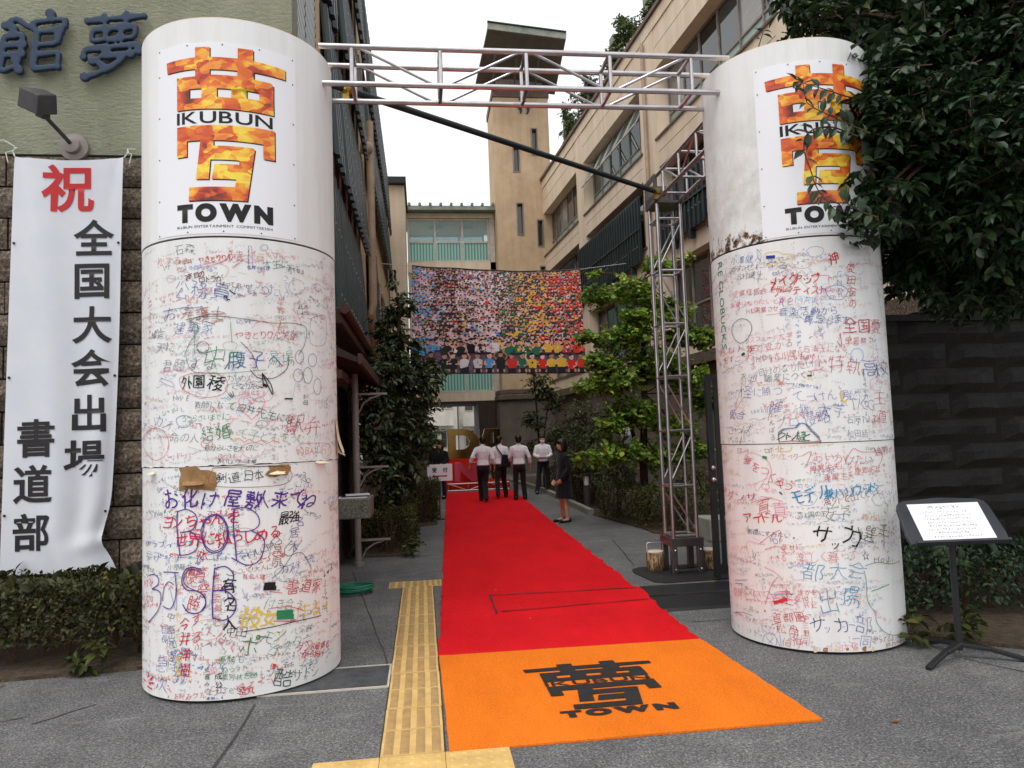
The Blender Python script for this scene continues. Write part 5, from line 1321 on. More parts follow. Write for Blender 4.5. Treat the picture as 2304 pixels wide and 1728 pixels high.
for x in (3.7, 4.7, 5.7):
    b_ = MB(); b_.bar((x, 33.0, 17.9), (x, 31.2, tz(x, 31.2) - .04), 0.06, 0.12); b_.build('strut', M_GREYWALL, roof)
em = MB()
em.tube([(4.95 + 0.42 * math.sin(t) , 32.96, 17.05 + 0.40 * math.cos(t)) for t in np.linspace(0.2, 2.2, 9)], [0.03, .06, .08, .09, .08, .07, .06, .05, .03], 6)
em.tube([(4.6 + 0.42 * math.sin(t), 32.96, 16.95 + 0.3 * math.cos(t)) for t in np.linspace(0.4, 2.0, 7)], [0.02, .05, .07, .08, .06, .05, .02], 6)
em.rod((4.95, 32.96, 17.5), (5.1, 32.96, 17.62), 0.05)
em.build('wall_emblem', M_SLATE, tw)
# wider grey foot with a rough stone band
foot = [(3.45, 33.4), (3.5, 32.7), (4.0, 32.35), (5.6, 32.3), (6.6, 32.4), (6.6, 34), (3.45, 34)]
MB().prism(foot, 'z', 0, 3.3).build('foot', M_GREYWALL, tw)
sb = [(x + (x - 5) * 0.03, y - 0.12) for x, y in foot]
MB().prism(sb, 'z', 3.31, 3.56).build('stone_band', M_GRANITE, tw, bevel=0.04)
MB().prism(foot, 'z', 3.565, 3.80).build('stone_band', M_GRANITE, tw, bevel=0.04)

# ================================================================== glazed bridge at the end of the alley
br = empty('bridge_corridor', (1.6, 35.5, 0), 'glazed bridge corridor with teal ribbed glass spanning the alley end', 'bridge')
bx0, bx1 = -0.47, 3.68
for (z0, z1) in ((3.40, 3.80), (6.15, 6.75), (9.5, 9.98), (12.12, 12.35)):
    MB().box(bx0, bx1, 34.0, 37.0, z0, z1).build('floor_band', M_BEIGE, br)
for (z0, z1, rows, ms) in ((3.82, 6.13, (0, 0.55, 1), (M_TEAL, M_GLASS_CLEAR)), (6.77, 9.48, (0, 0.5, 1), (M_TEAL, M_GLASS_CLEAR)), (10.0, 12.10, (0, 0.46, 1), (M_TEAL, M_GLASS_CLEAR))):
    window(br, P_bridge, bx0 + 0.02, bx1 - 0.25, z0, z1, 3, rows, M_FRAMEW, ms, -0.1, 0.09)
    window(br, lambda a, o, z: (a, 37.0 + o, z), bx0 + 0.02, bx1 - 0.25, z0, z1, 3, (0, 1), M_FRAMEW, (M_GLASS_CLEAR,), -0.1, 0.09)
MB().box(bx1 - 0.24, bx1, 34.0, 34.35, 3.81, 12.11).build('end_post', M_FRAMEW, br)
MB().box(bx0 - 0.1, bx1 + 0.1, 33.6, 37.3, 12.37, 12.6).build('roof', M_ROOFPALE, br, bevel=0.03)
for k in range(9):
    x = bx0 + 0.15 + k * 0.49
    MB().rod((x, 33.55, 12.66), (x, 37.2, 12.66), 0.07, 10).build('roof_rib', M_CONC, br, smooth='auto')
MB().box(bx0 - 0.08, bx1 + 0.08, 33.5, 33.58, 12.36, 12.5).build('gutter', M_CONC, br)
MB().box(bx0, bx1, 34.02, 36.9, 3.28, 3.398).build('soffit', M_DARKBROWN, br)
for x in (0.9, 2.4): MB().box(x - .35, x + .35, 35.2, 35.4, 11.95, 12.05).build('ceiling_lamp', M_FRAMEW, br)
# dark passage wall below, on the left and right of the opening
pw = empty('passage_wall', (-0.1, 35.5, 0), 'dark wall under the bridge beside the passage', 'wall')
MB().box(-1.2, 0.2, 34.3, 36.8, 0, 3.27).build('left_wall', M_GREYWALL, pw)
MB().box(2.62, 3.44, 33.6, 36.8, 0, 3.27).build('right_wall', M_DARKBROWN, pw)
# ================================================================== carpet, tactile paving, drain
def mat_carpet(name, c):
    m, N, L, b = _new(name)
    co = _pos(N)
    f = _noise(N, L, co, 75, 5, 0.8)
    col = _mix(N, L, 1.0, c, _ramp(N, L, f, [(0.32, (0.7, 0.7, 0.7)), (0.68, (1.16, 1.16, 1.16))]), 'MULTIPLY')
    big = _ramp(N, L, _noise(N, L, co, 1.3, 6, 0.7, (1.6, .6, 1)), [(0.3, (0.84, 0.84, 0.84)), (0.7, (1.06, 1.06, 1.06))])
    col = _mix(N, L, 1.0, col, big, 'MULTIPLY')
    lint = _ramp(N, L, _noise(N, L, co, 26, 2, 0.5), [(0.765, (0, 0, 0)), (0.79, (1, 1, 1))])
    col = _mix(N, L, lint, col, (0.45, 0.36, 0.3))
    L.new(col, b.inputs['Base Color'])
    b.inputs['Roughness'].default_value = 0.95; b.inputs['Specular IOR Level'].default_value = 0.03
    _bump(N, L, b, f, 0.35, 0.004)
    return m
M_RED = mat_carpet('red_carpet_pile', S(222, 32, 40))
M_ORANGE = mat_carpet('orange_carpet_pile', S(238, 124, 38))
M_PRINTK = mat('black_print', (0.012, 0.011, 0.012), 0.75, c2=(0.02, 0.018, 0.018), scale=20)
M_YELLOW = mat('yellow_tactile', S(226, 190, 118), 0.7, c2=S(190, 152, 92), scale=6, bump=0.25, bscale=120, bdist=0.003, lo=0.3, hi=0.75)
M_YELLOWW = mat('worn_tactile_bar', S(182, 148, 96), 0.75, c2=S(160, 128, 84), scale=14, bump=0.3, bscale=120, bdist=0.003)
M_STEEL_D = mat('drain_steel', S(120, 122, 124), 0.45, 0.6, c2=S(96, 98, 100), scale=12)
M_BLACK = mat('black_rubber', (0.012, 0.012, 0.013), 0.7, c2=(0.02, 0.02, 0.02), scale=8, bump=0.2, bscale=150)
M_BLACKM = mat('black_painted_metal', (0.014, 0.015, 0.017), 0.4, c2=(0.022, 0.023, 0.025), scale=4)

def carpet_mesh(name, corners, m, nx, ny, label, z=0.012, hump=None, wob=0.011, amp=1.0):
    """corners: near-left, near-right, far-right, far-left"""
    a, b, c, d = [Vector(p) for p in corners]
    mb = MB(); idx = {}
    rr = random.Random(3)
    for j in range(ny + 1):
        t = j / ny
        l, r = a.lerp(d, t), b.lerp(c, t)
        l = l + Vector((rr.uniform(-wob, wob), 0)); r = r + Vector((rr.uniform(-wob, wob) * 2, 0))
        for i in range(nx + 1):
            s = i / nx
            p = l.lerp(r, s)
            zz = z + amp * 0.005 * noise.noise(Vector((p.x * 1.2, p.y * 2.3, 5))) + amp * 0.004 * noise.noise(Vector((p.x * 3.2, p.y * 5.3, 9)))
            if hump and hump[0] < p.y < hump[1]:
                q = (p.y - hump[0]) / (hump[1] - hump[0])
                zz += hump[2] * min(1, 6 * q, 6 * (1 - q))
            if i in (0, nx): zz += 0.002
            idx[i, j] = len(mb.v); mb.v.append((p.x, p.y, max(zz, 0.008)))
    n = len(mb.v)
    mb.v += [(x, y, 0.001) for x, y, _ in mb.v]
    for j in range(ny):
        for i in range(nx):
            q = (idx[i, j], idx[i + 1, j], idx[i + 1, j + 1], idx[i, j + 1])
            mb.f.append(q); mb.f.append(tuple(n + k for k in q[::-1]))
    for j in range(ny):
        mb.f.append((idx[0, j], idx[0, j + 1], n + idx[0, j + 1], n + idx[0, j])); mb.f.append((idx[nx, j + 1], idx[nx, j], n + idx[nx, j], n + idx[nx, j + 1]))
    for i in range(nx):
        mb.f.append((idx[i + 1, 0], idx[i, 0], n + idx[i, 0], n + idx[i + 1, 0])); mb.f.append((idx[i, ny], idx[i + 1, ny], n + idx[i + 1, ny], n + idx[i, ny]))
    return mb.build(name, m, label=label, cat='carpet', fix=False)
red = carpet_mesh('red_carpet', [(0.082, 5.81), (2.166, 5.755), (2.78, 22.9), (0.70, 22.9)], M_RED, 16, 150, 'long red carpet running up the alley from the orange mat', hump=(6.85, 7.85, 0.022))
orange = carpet_mesh('orange_carpet', [(0.102, 4.054), (2.22, 4.038), (2.168, 5.748), (0.084, 5.803)], M_ORANGE, 20, 18, 'orange carpet mat printed with a black logo at the near end of the red carpet', wob=0.003, amp=0.35)
def line_on(parent, name, p, q, w, z, m=M_BLACK):
    mb = wob_strip(p, q, w, z, 12, 0.003); return mb.build(name, m, parent)
line_on(red, 'slit', (0.66, 7.73), (2.20, 7.64), 0.024, 0.042)
line_on(red, 'slit', (0.70, 6.99), (2.17, 7.10), 0.026, 0.042)
line_on(red, 'slit', (0.655, 7.76), (0.650, 6.93), 0.018, 0.042)

# ---- the logo, drawn flat (x from its centre, z as height in metres at column size)
LOGO_TOP = [(-.195, 4.465), (-.093, 4.465), (-.093, 4.392), (.094, 4.392), (.094, 4.468), (.196, 4.472), (.196, 4.392), (.426, 4.386), (.426, 4.312), (.2, 4.308), (.2, 4.256), (.318, 4.256), (.335, 4.24), (.335, 4.02), (-.335, 4.02), (-.335, 4.256), (-.195, 4.256), (-.195, 4.308), (-.420, 4.304), (-.428, 4.384), (-.195, 4.394)]
LOGO_TOP_HOLES = [[(-.093, 4.302), (.09, 4.302), (.09, 4.264), (-.093, 4.264)], [(-.238, 4.166), (-.151, 4.166), (-.151, 4.098), (-.238, 4.098)], [(-.046, 4.166), (.049, 4.166), (.049, 4.104), (-.046, 4.104)], [(.150, 4.166), (.236, 4.166), (.236, 4.110), (.150, 4.110)]]
LOGO_BAR = [(-.335, 3.902), (.34, 3.908), (.34, 3.69), (.259, 3.69), (.259, 3.795), (-.258, 3.795), (-.258, 3.685), (-.335, 3.685)]
LOGO_LOW = [(-.16, 3.795), (-.07, 3.795), (-.07, 3.757), (.19, 3.757), (.202, 3.745), (.148, 3.372), (-.247, 3.372), (-.240, 3.467), (.07, 3.467), (.078, 3.521), (-.085, 3.521), (-.062, 3.628), (.098, 3.628), (.098, 3.658), (-.092, 3.658), (-.104, 3.519), (-.193, 3.522)]
def logo_shapes():
    return [fill_poly(LOGO_TOP, LOGO_TOP_HOLES), fill_poly(LOGO_BAR), fill_poly(LOGO_LOW)]
def text_fit(text, x0, x1, z0, z1, w, gap=0.08):
    """letters stretched to fill a box, one after another"""
    gl = [glyph(c, w, 6) if c != ' ' else (np.zeros((0, 2), np.float32), np.zeros((0, 3), np.int32)) for c in text]
    ws = [(g_[0][:, 0].max() - g_[0][:, 0].min()) if len(g_[0]) else 0.3 for g_ in gl]
    tot = sum(ws) + gap * (len(ws) - 1)
    lo = min(g_[0][:, 1].min() for g_ in gl if len(g_[0])); hi = max(g_[0][:, 1].max() for g_ in gl if len(g_[0]))
    s = (x1 - x0) / tot; x = x0; out = []
    for g_, w_ in zip(gl, ws):
        if len(g_[0]):
            V = g_[0].copy(); V[:, 0] = x + (V[:, 0] - V[:, 0].min()) * s; V[:, 1] = z0 + (V[:, 1] - lo) / (hi - lo) * (z1 - z0)
            out.append((V, g_[1]))
        x += (w_ + gap) * s
    return out
LOGO_WORDS = text_fit('IKUBUN', -.337, .326, 3.918, 4.003, 0.012, 0.10) + text_fit('TOWN', -.336, .322, 3.22, 3.352, 0.078, 0.10)
LOGO_CAPTION = text_fit('IKUBUN ENTERTAINMENT COMMITTEE2014', -.336, .318, 3.182, 3.200, 0.0, 0.12)
# on the orange mat
oc = Flat()
for V, T in logo_shapes() + LOGO_WORDS:
    V = np.asarray(V)
    X = 1.137 + V[:, 0] * 1.087; Y = 4.48 + (V[:, 1] - 3.372) * 0.80
    X = X + (Y - 4.9) * -0.012
    oc.add(np.stack([X, Y], 1), T, (0, 0, 0))
V, T, _ = oc.arrays()
link_mesh('logo_print', np_mesh('logo_print', np.column_stack([V, np.full(len(V), 0.0175)]) - np.array(WORLD[orange]), T), M_PRINTK, orange, WORLD[orange])

# ---- tactile tiles
tp = empty('tactile_paving', (-0.09, 6.3, 0), None, None); tp['kind'] = 'structure'
def guide_tile(w, l):
    mb = MB(); mb.box(-w / 2 + .003, w / 2 - .003, -l / 2 + .003, l / 2 - .003, 0.001, 0.008)
    nf = len(mb.f)
    for k in range(4):
        x = -w / 2 + w * (k + 0.5) / 4
        mb.add([(x - .026, -l / 2 + .012, .0079), (x + .026, -l / 2 + .012, .0079), (x + .026, l / 2 - .012, .0079), (x - .026, l / 2 - .012, .0079),
                (x - .011, -l / 2 + .02, .0128), (x + .011, -l / 2 + .02, .0128), (x + .011, l / 2 - .02, .0128), (x - .011, l / 2 - .02, .0128)],
               [(4, 5, 6, 7), (0, 1, 5, 4), (1, 2, 6, 5), (2, 3, 7, 6), (3, 0, 4, 7)])
    me = mb.mesh('tile'); me.materials.append(M_YELLOW); me.materials.append(M_YELLOWW)
    for p in me.polygons:
        if p.index >= nf: p.material_index = 1
    return me
def dot_tile(w):
    mb = MB(); mb.box(-w / 2 + .0015, w / 2 - .0015, -w / 2 + .0015, w / 2 - .0015, 0.001, 0.008)
    for i in range(5):
        for j in range(5):
            x, y = -w / 2 + w * (i + .5) / 5, -w / 2 + w * (j + .5) / 5
            r0 = [(x + .018 * math.cos(a), y + .018 * math.sin(a), .0079) for a in np.linspace(0, 2 * math.pi, 8, endpoint=False)]
            r1 = [(x + .010 * math.cos(a), y + .010 * math.sin(a), .0128) for a in np.linspace(0, 2 * math.pi, 8, endpoint=False)]
            mb.add(r0 + r1, [(q, (q + 1) % 8, 8 + (q + 1) % 8, 8 + q) for q in range(8)] + [tuple(range(8, 16))])
    me = mb.mesh('tile'); me.materials.append(M_YELLOW); return me
TW = 0.346
MB().box(-0.275, 0.085, 3.3, 8.56, 0.0006, 0.0028).build('bedding', M_JOINT, tp)
gt, dt = guide_tile(TW, TW), dot_tile(TW)
for k in range(13): inst('tile', gt, (-0.095 + random.uniform(-.002, .002), 4.06 + TW * (k + .5), random.uniform(0, .0012)), tp, (0, 0, random.uniform(-.006, .006)))
inst('tile', gt, (-0.255, 8.73, 0), tp); inst('tile', gt, (0.051, 8.73, 0), tp, None, (.75, 1, 1))
for k in range(-1, 2): inst('tile', dt, (-0.095 + k * TW, 4.06 - TW * .5, 0), tp)
for k in range(2): inst('tile', dt, (-0.095 + (k - .5) * TW, 4.06 - TW * 1.5, 0), tp)

# ---- drain cover
dr = empty('drain_cover', (-0.62, 5.43, 0), 'grooved steel drain cover beside the yellow tactile strip', 'drain cover')
MB().box(-1.5, -0.285, 5.20, 5.67, 0.0005, 0.006).build('plate', M_STEEL_D, dr)
rb_ = MB()
for k in range(26):
    y = 5.222 + k * 0.0171
    rb_.box(-1.49, -0.295, y, y + 0.009, 0.0058, 0.0105)
rb_.build('grooves', M_STEEL_D, dr, kind='stuff')
fr_ = MB(); fr_.box(-1.5, -.27, 5.185, 5.199, 0.0005, 0.012); fr_.box(-1.5, -.27, 5.671, 5.685, 0.0005, 0.012); fr_.box(-.284, -.27, 5.2, 5.67, 0.0005, 0.012)
fr_.build('frame', M_FRAMEW, dr)

# ================================================================== the two written-on columns
def mat_column(name, stain_th=None):
    m, N, L, b = _new(name)
    co = _pos(N)
    col = _ramp(N, L, _noise(N, L, co, 1.6, 6, 0.7, (1, 1, 0.5)), [(0.3, S(233, 232, 231)), (0.7, S(240, 240, 240))])
    drip = _ramp(N, L, _noise(N, L, co, 2.0, 6, 0.7, (4, 4, 0.35)), [(0.36, (0.84, 0.82, 0.78)), (0.56, (1, 1, 1))])
    col = _mix(N, L, 0.45, col, drip, 'MULTIPLY')
    if stain_th:
        sep = N.new('ShaderNodeSeparateXYZ'); L.new(co, sep.inputs[0])
        mr = N.new('ShaderNodeMapRange'); mr.inputs[1].default_value = 3.75; mr.inputs[2].default_value = 3.15; L.new(sep.outputs['Z'], mr.inputs[0])
        mx_ = N.new('ShaderNodeMapRange'); mx_.inputs[1].default_value = stain_th + 0.05; mx_.inputs[2].default_value = stain_th - 0.15; L.new(sep.outputs['X'], mx_.inputs[0])
        mul = N.new('ShaderNodeMath'); mul.operation = 'MULTIPLY'; L.new(mr.outputs[0], mul.inputs[0]); L.new(mx_.outputs[0], mul.inputs[1])
        sp = N.new('ShaderNodeMath'); sp.operation = 'MULTIPLY'; L.new(_noise(N, L, co, 13, 5, 0.7), sp.inputs[0]); L.new(mul.outputs[0], sp.inputs[1])
        f = _ramp(N, L, sp.outputs[0], [(0.45, (0, 0, 0)), (0.54, (1, 1, 1))])
        spots = _ramp(N, L, _noise(N, L, co, 30, 3, 0.5), [(0.45, S(60, 48, 38)), (0.62, S(150, 106, 70))])
        col = _mix(N, L, f, col, spots)
        cl = _ramp(N, L, _noise(N, L, co, 2.6, 5, 0.7), [(0.4, (1, 1, 1)), (0.62, (0.72, 0.71, 0.66))])
        mm = N.new('ShaderNodeMapRange'); mm.inputs[1].default_value = 4.4; mm.inputs[2].default_value = 3.7; L.new(sep.outputs['Z'], mm.inputs[0])
        m2 = N.new('ShaderNodeMath'); m2.operation = 'MULTIPLY'; L.new(mm.outputs[0], m2.inputs[0]); L.new(mx_.outputs[0], m2.inputs[1])
        col = _mix(N, L, m2.outputs[0], col, _mix(N, L, 1.0, col, cl, 'MULTIPLY'))
    L.new(col, b.inputs['Base Color'])
    b.inputs['Roughness'].default_value = 0.55; b.inputs['Specular IOR Level'].default_value = 0.3
    _bump(N, L, b, _noise(N, L, co, 5, 3), 0.08, 0.02)
    return m
M_COL = mat_column('white_column_paint'); M_COL2 = mat_column('white_column_paint_mouldy', 2.88)
M_COREDARK = mat_plain('column_core', (0.02, 0.018, 0.016), 0.9)
M_INK = mat_attr('felt_pen_ink', 0.6)
M_SHEET = mat_plain('glossy_white_sheet', S(240, 240, 244), 0.35, 0, 0.4)
M_CARD = mat('brown_cardboard', S(168, 130, 88), 0.8, c2=S(126, 94, 60), scale=14)
M_PAPER = mat('torn_paper', S(236, 222, 196), 0.7, c2=S(222, 200, 164), scale=8)
def mat_facets():
    m, N, L, b = _new('orange_facet_print')
    a = N.new('ShaderNodeAttribute'); a.attribute_name = 'flat'
    co = a.outputs['Vector']
    mp = N.new('ShaderNodeMapping'); mp.inputs['Scale'].default_value = (1.0, 1.6, 1.0); mp.inputs['Rotation'].default_value = (0, 0, 0.7); L.new(co, mp.inputs['Vector'])
    v = N.new('ShaderNodeTexVoronoi'); v.distance = 'MANHATTAN'; v.inputs['Scale'].default_value = 8.5; v.inputs['Randomness'].default_value = 0.7; L.new(mp.outputs['Vector'], v.inputs['Vector'])
    sp = N.new('ShaderNodeSeparateColor'); L.new(v.outputs['Color'], sp.inputs[0])
    big = _noise(N, L, co, 2.6, 2, 0.5)
    v2 = N.new('ShaderNodeTexVoronoi'); v2.inputs['Scale'].default_value = 19.0; L.new(mp.outputs['Vector'], v2.inputs['Vector'])
    sp2 = N.new('ShaderNodeSeparateColor'); L.new(v2.outputs['Color'], sp2.inputs[0])
    m1 = N.new('ShaderNodeMath'); m1.operation = 'MULTIPLY_ADD'; L.new(sp.outputs[0], m1.inputs[0]); m1.inputs[1].default_value = 0.42; 
    m2 = N.new('ShaderNodeMath'); m2.operation = 'MULTIPLY_ADD'; L.new(big, m2.inputs[0]); m2.inputs[1].default_value = 1.5; m2.inputs[2].default_value = -0.60
    m3 = N.new('ShaderNodeMath'); m3.operation = 'MULTIPLY_ADD'; L.new(sp2.outputs[1], m3.inputs[0]); m3.inputs[1].default_value = 0.22; L.new(m2.outputs[0], m3.inputs[2])
    L.new(m3.outputs[0], m1.inputs[2])
    c = _ramp(N, L, m1.outputs[0], [(0.04, S(110, 38, 24)), (0.2, S(200, 66, 30)), (0.4, S(232, 112, 34)), (0.56, S(246, 164, 50)), (0.74, S(252, 222, 70))])
    L.new(c, b.inputs['Base Color']); b.inputs['Roughness'].default_value = 0.4
    return m
M_FACET = mat_facets()
INK = dict(r=S(206, 52, 56), cr=S(214, 30, 74), k=S(26, 24, 28), bk=S(96, 98, 110), b=S(74, 96, 168), bl=S(44, 52, 140), n=S(36, 56, 110), lb=S(96, 164, 214), cy=S(44, 142, 186), g=S(44, 134, 86), dg=S(40, 84, 66), o=S(226, 116, 56), pu=S(86, 44, 140), pk=S(238, 116, 150), y=S(232, 196, 66), br=S(146, 70, 44), m=S(108, 26, 32))
def bend(C, r, th0, V, z0, st=1.0):
    th = math.radians(th0) + V[:, 0] * st / r
    return np.column_stack([C[0] + r * np.cos(th), C[1] + r * np.sin(th), z0 + V[:, 1]])
def shell(name, C, r, z0, z1, m, parent, n=160, jag=0.0, a0=0, a1=360, thick=0.0, seed=1, zn=1):
    rr = random.Random(seed); mb = MB(); full = (a1 - a0) >= 360
    k = n if full else n + 1
    jz = [0.0] * k
    if jag:
        jz = [jag * (noise.noise(Vector((i * 0.35, seed, 0))) + 0.6 * noise.noise(Vector((i * 1.3, seed, 3)))) for i in range(k)]
    rings = []
    for j in range(zn + 1):
        ring = []
        for i in range(k):
            a = math.radians(a0 + (a1 - a0) * i / n)
            z = z0 + (z1 - z0) * j / zn + (jz[i] if j == 0 else 0)
            ring.append(len(mb.v)); mb.v.append((C[0] + r * math.cos(a), C[1] + r * math.sin(a), z))
        rings.append(ring)
    for j in range(zn):
        for i in range(n):
            mb.f.append((rings[j][i], rings[j][(i + 1) % k], rings[j + 1][(i + 1) % k], rings[j + 1][i]))
    if thick:
        b0 = len(mb.v)
        for i in range(k):
            for j in (0, zn):
                x, y, z = mb.v[rings[j][i]]
                mb.v.append((C[0] + (x - C[0]) * (r - thick) / r, C[1] + (y - C[1]) * (r - thick) / r, z))
        for i in range(n):
            i2 = (i + 1) % k
            mb.f.append((rings[0][i2], rings[0][i], b0 + 2 * i, b0 + 2 * i2))
            mb.f.append((rings[zn][i], rings[zn][i2], b0 + 2 * i2 + 1, b0 + 2 * i + 1))
    return mb.build(name, m, parent, smooth='auto', fix=False)
def ribbon(pts, w):
    pts = np.asarray(pts, float)
    d = np.gradient(pts, axis=0); ln = np.linalg.norm(d, axis=1, keepdims=True); ln[ln == 0] = 1
    n = np.column_stack([-d[:, 1], d[:, 0]]) / ln * w / 2
    k = len(pts); V = np.vstack([pts - n, pts + n])
    T = []
    for i in range(k - 1): T += [(i, i + 1, k + i + 1), (i, k + i + 1, k + i)]
    return V, np.array(T)
def resample(pts, step):
    out = [pts[0]]
    # Catmull-Rom through the points
    P_ = [pts[0]] + list(pts) + [pts[-1]]
    for i in range(1, len(P_) - 2):
        p0, p1, p2, p3 = [np.array(q, float) for q in P_[i - 1:i + 3]]
        n = max(1, int(np.linalg.norm(p2 - p1) / step))
        for j in range(1, n + 1):
            t = j / n
            out.append(tuple(0.5 * ((2 * p1) + (-p0 + p2) * t + (2 * p0 - 5 * p1 + 4 * p2 - p3) * t * t + (-p0 + 3 * p1 - 3 * p2 + p3) * t ** 3)))
    return out
PSEUDO = []
_all = [st for c in STROKE_OF for st in STROKE_OF[c] if len(st) > 2 and np.ptp(st, axis=0).max() > .32]
for _k in range(110):
    out_ = []
    for _s in range(random.randint(2, 4)):
        st = random.choice(_all); st = st - st.mean(0); sc_ = random.uniform(.5, 1.1); a_ = random.gauss(0, .35)
        st = st @ np.array([[math.cos(a_), math.sin(a_)], [-math.sin(a_), math.cos(a_)]]) * sc_
        out_.append(np.clip(st + np.array([random.uniform(-.3, .3), random.uniform(-.3, .3)]), -.6, .6))
    PSEUDO.append(out_)
def column(name, C, r, graf, strokes, label, m_top, th_c, logo_th, sheet_th, seed, zmid):
    E_ = empty(name, (C[0], C[1], 0), label, 'column', 'written-on gate columns')
    MB().lathe((C[0], C[1], 0), [(r - .03, 0.0), (r - .03, 4.62)], 64).build('core', M_COREDARK, E_)
    shell('lower_panel', C, r - .006, 0.022, zmid - .006, M_COL, E_, jag=0.0, thick=.015)
    shell('middle_panel', C, r - .001, zmid, 3.112, M_COL, E_, jag=0.012 if seed == 1 else 0.0, thick=.006, seed=seed)
    up = shell('upper_section', C, r + .002, 3.125, 4.68, m_top, E_, thick=.03, zn=2)
    MB().lathe((C[0], C[1], 4.60), [(r - .03, 0), (r - .03, 0.075), (r - .005, 0.088), (r + .001, 0.082)], 120).build('rim', M_PAPER, E_)
    fl = {'lo': Flat(), 'mid': Flat()}
    rr = np.random.default_rng(seed); rp = random.Random(seed)
    pal = ['r', 'r', 'pk', 'pk', 'b', 'b', 'lb', 'o', 'bk', 'bk', 'g', 'pu', 'cr', 'y']
    def lay(V2, T, col, zc, rad_off, st=1.0, th0=0, key=None):
        key = key or ('mid' if zc > zmid else 'lo')
        rad = (r - .001 if key == 'mid' else r - .006) + rad_off
        lo, hi = (zmid + .004, 3.108) if key == 'mid' else (0.03, zmid - .01)
        P3 = bend(C, rad, th0, V2, zc, st)
        P3[:, 2] = np.clip(P3[:, 2], lo, hi)
        fl[key].add(P3, T, col)
    # faint crowds of small pen writing, too small to read
    for it in range(860 if seed == 1 else 760):
        th = th_c + rp.uniform(-112, 112); z = rp.uniform(0.06, 3.08)
        if seed == 2 and z < 0.75 and th > th_c + 38 and rp.random() < .8: continue
        busy = seed == 1 and z < 1.5
        c = INK[rp.choice(pal if not busy else pal + ['cr', 'r', 'r', 'pu', 'k', 'bk'])]; fade = rp.uniform(0.3, 0.78) if not busy else rp.uniform(0.05, .62); c = tuple(x * (1 - fade) + 0.8 * fade for x in c)
        s = rp.choice((0.022, 0.028, 0.034, 0.042, 0.05, 0.07 if busy or it % 4 == 0 else 0.036)) * rp.uniform(.85, 1.2); n = rp.randint(4, 10) if s < .045 else rp.randint(2, 5)
        ang = rp.gauss(0.05, 0.12) if rp.random() < .85 else rp.uniform(-.6, .6); vert = rp.random() < .25
        pw = s * rp.choice((.055, .075, .10)); sq = rp.uniform(.7, 1.1); V_, T_, o = [], [], 0
        for k in range(n):
            ux, uy = (k * s * sq, rp.uniform(-.1, .1) * s) if not vert else (rp.uniform(-.1, .1) * s, -k * s)
            for st in rp.choice(PSEUDO):
                V, T = ribbon(st * s + [ux, uy], pw); V_.append(V); T_.append(T + o); o += len(V)
        V = np.vstack(V_); ca, sa = math.cos(ang), math.sin(ang)
        V = V @ np.array([[ca, sa], [-sa, ca]])
        lay(V, np.vstack(T_), c, z, 0.0016 + (it % 3) * .0002, 1, th)
    # loose rings, underlines and flourishes
    for it in range(90):
        th = th_c + rp.uniform(-105, 105); z = rp.uniform(0.1, 3.0); c = INK[rp.choice(pal)]; fade = rp.uniform(.1, .65); c = tuple(x * (1 - fade) + 0.8 * fade for x in c)
        if seed == 2 and z < 0.75 and th > th_c + 38: continue
        kind = rp.random(); L_ = rp.uniform(.05, .17)
        if kind < .35: pts = [(L_ * .6 * math.cos(t) * (1 + .1 * math.sin(3 * t)), L_ * .4 * math.sin(t)) for t in np.linspace(rp.uniform(0, 1), 6.5, 22)]
        elif kind < .7: pts = [(x, .012 * math.sin(x * 60 + it) * rp.uniform(.3, 1)) for x in np.linspace(0, L_ * 1.4, 12)]
        else: pts = resample([(rp.uniform(-1, 1) * L_ * .6, rp.uniform(-1, 1) * L_ * .6) for _q in range(4)], .015)
        V, T = ribbon(pts, rp.choice((.002, .003, .004))); lay(V, T, c, z, .0021 + (it % 3) * .0002, 1, th)
    # the legible writing, stroke by stroke
    layer = 0
    for (th, z, size, text, col, w, dr_, rot, st) in graf:
        layer += 1
        pen = pen_of(w, size)
        x = y = 0.0
        Vs, Ts, o = [], [], 0
        slant = rp.uniform(-.05, .16); rise = rp.uniform(-.02, .10); rnd = rp.uniform(.5, 1.4)
        for ch in text:
            sts = STROKE_OF.get(ch)
            if not sts: x += size * .4; continue
            allp = np.vstack(sts); x0, x1 = allp[:, 0].min(), allp[:, 0].max(); w_ = x1 - x0
            adv = (w_ + 0.16) if ord(ch) < 256 else max(0.70, min(1.0, w_ + 0.14))
            ph = rp.uniform(0, 6.28); sx, sy = rp.uniform(.86, 1.08), rp.uniform(.88, 1.14); a = math.radians(rp.uniform(-6, 6)); sl = slant + rp.uniform(-.06, .06)
            M2 = np.array([[math.cos(a), math.sin(a)], [-math.sin(a), math.cos(a)]])
            off = np.array([x, y + rp.uniform(-.07, .07) * size]) if dr_ == 'h' else np.array([rp.uniform(-.07, .07) * size, y])
            for q_ in sts:
                V = q_ - [(x0 + x1) / 2, 0.36]
                V = V + [rp.uniform(-.022, .022), rp.uniform(-.022, .022)]
                if len(V) == 2: V = np.array([V[0], (V[0] + V[1]) / 2 + [rp.uniform(-.03, .03), rp.uniform(-.03, .03)], V[1] + (V[1] - V[0]) * rp.uniform(-.05, .14)])
                V = np.column_stack([V[:, 0] + 0.045 * rnd * np.sin(V[:, 1] * 5 + ph) + V[:, 1] * sl, V[:, 1] + 0.045 * rnd * np.sin(V[:, 0] * 5 + ph * 1.7) + V[:, 0] * rise])
                V = (V * size * np.array([sx, sy])) @ M2 + off
                d_ = np.linalg.norm(np.diff(V, axis=0), axis=1).sum()
                V2, T2 = ribbon(V, pen * rp.uniform(.8, 1.25))
                Vs.append(V2); Ts.append(T2 + o); o += len(V2)
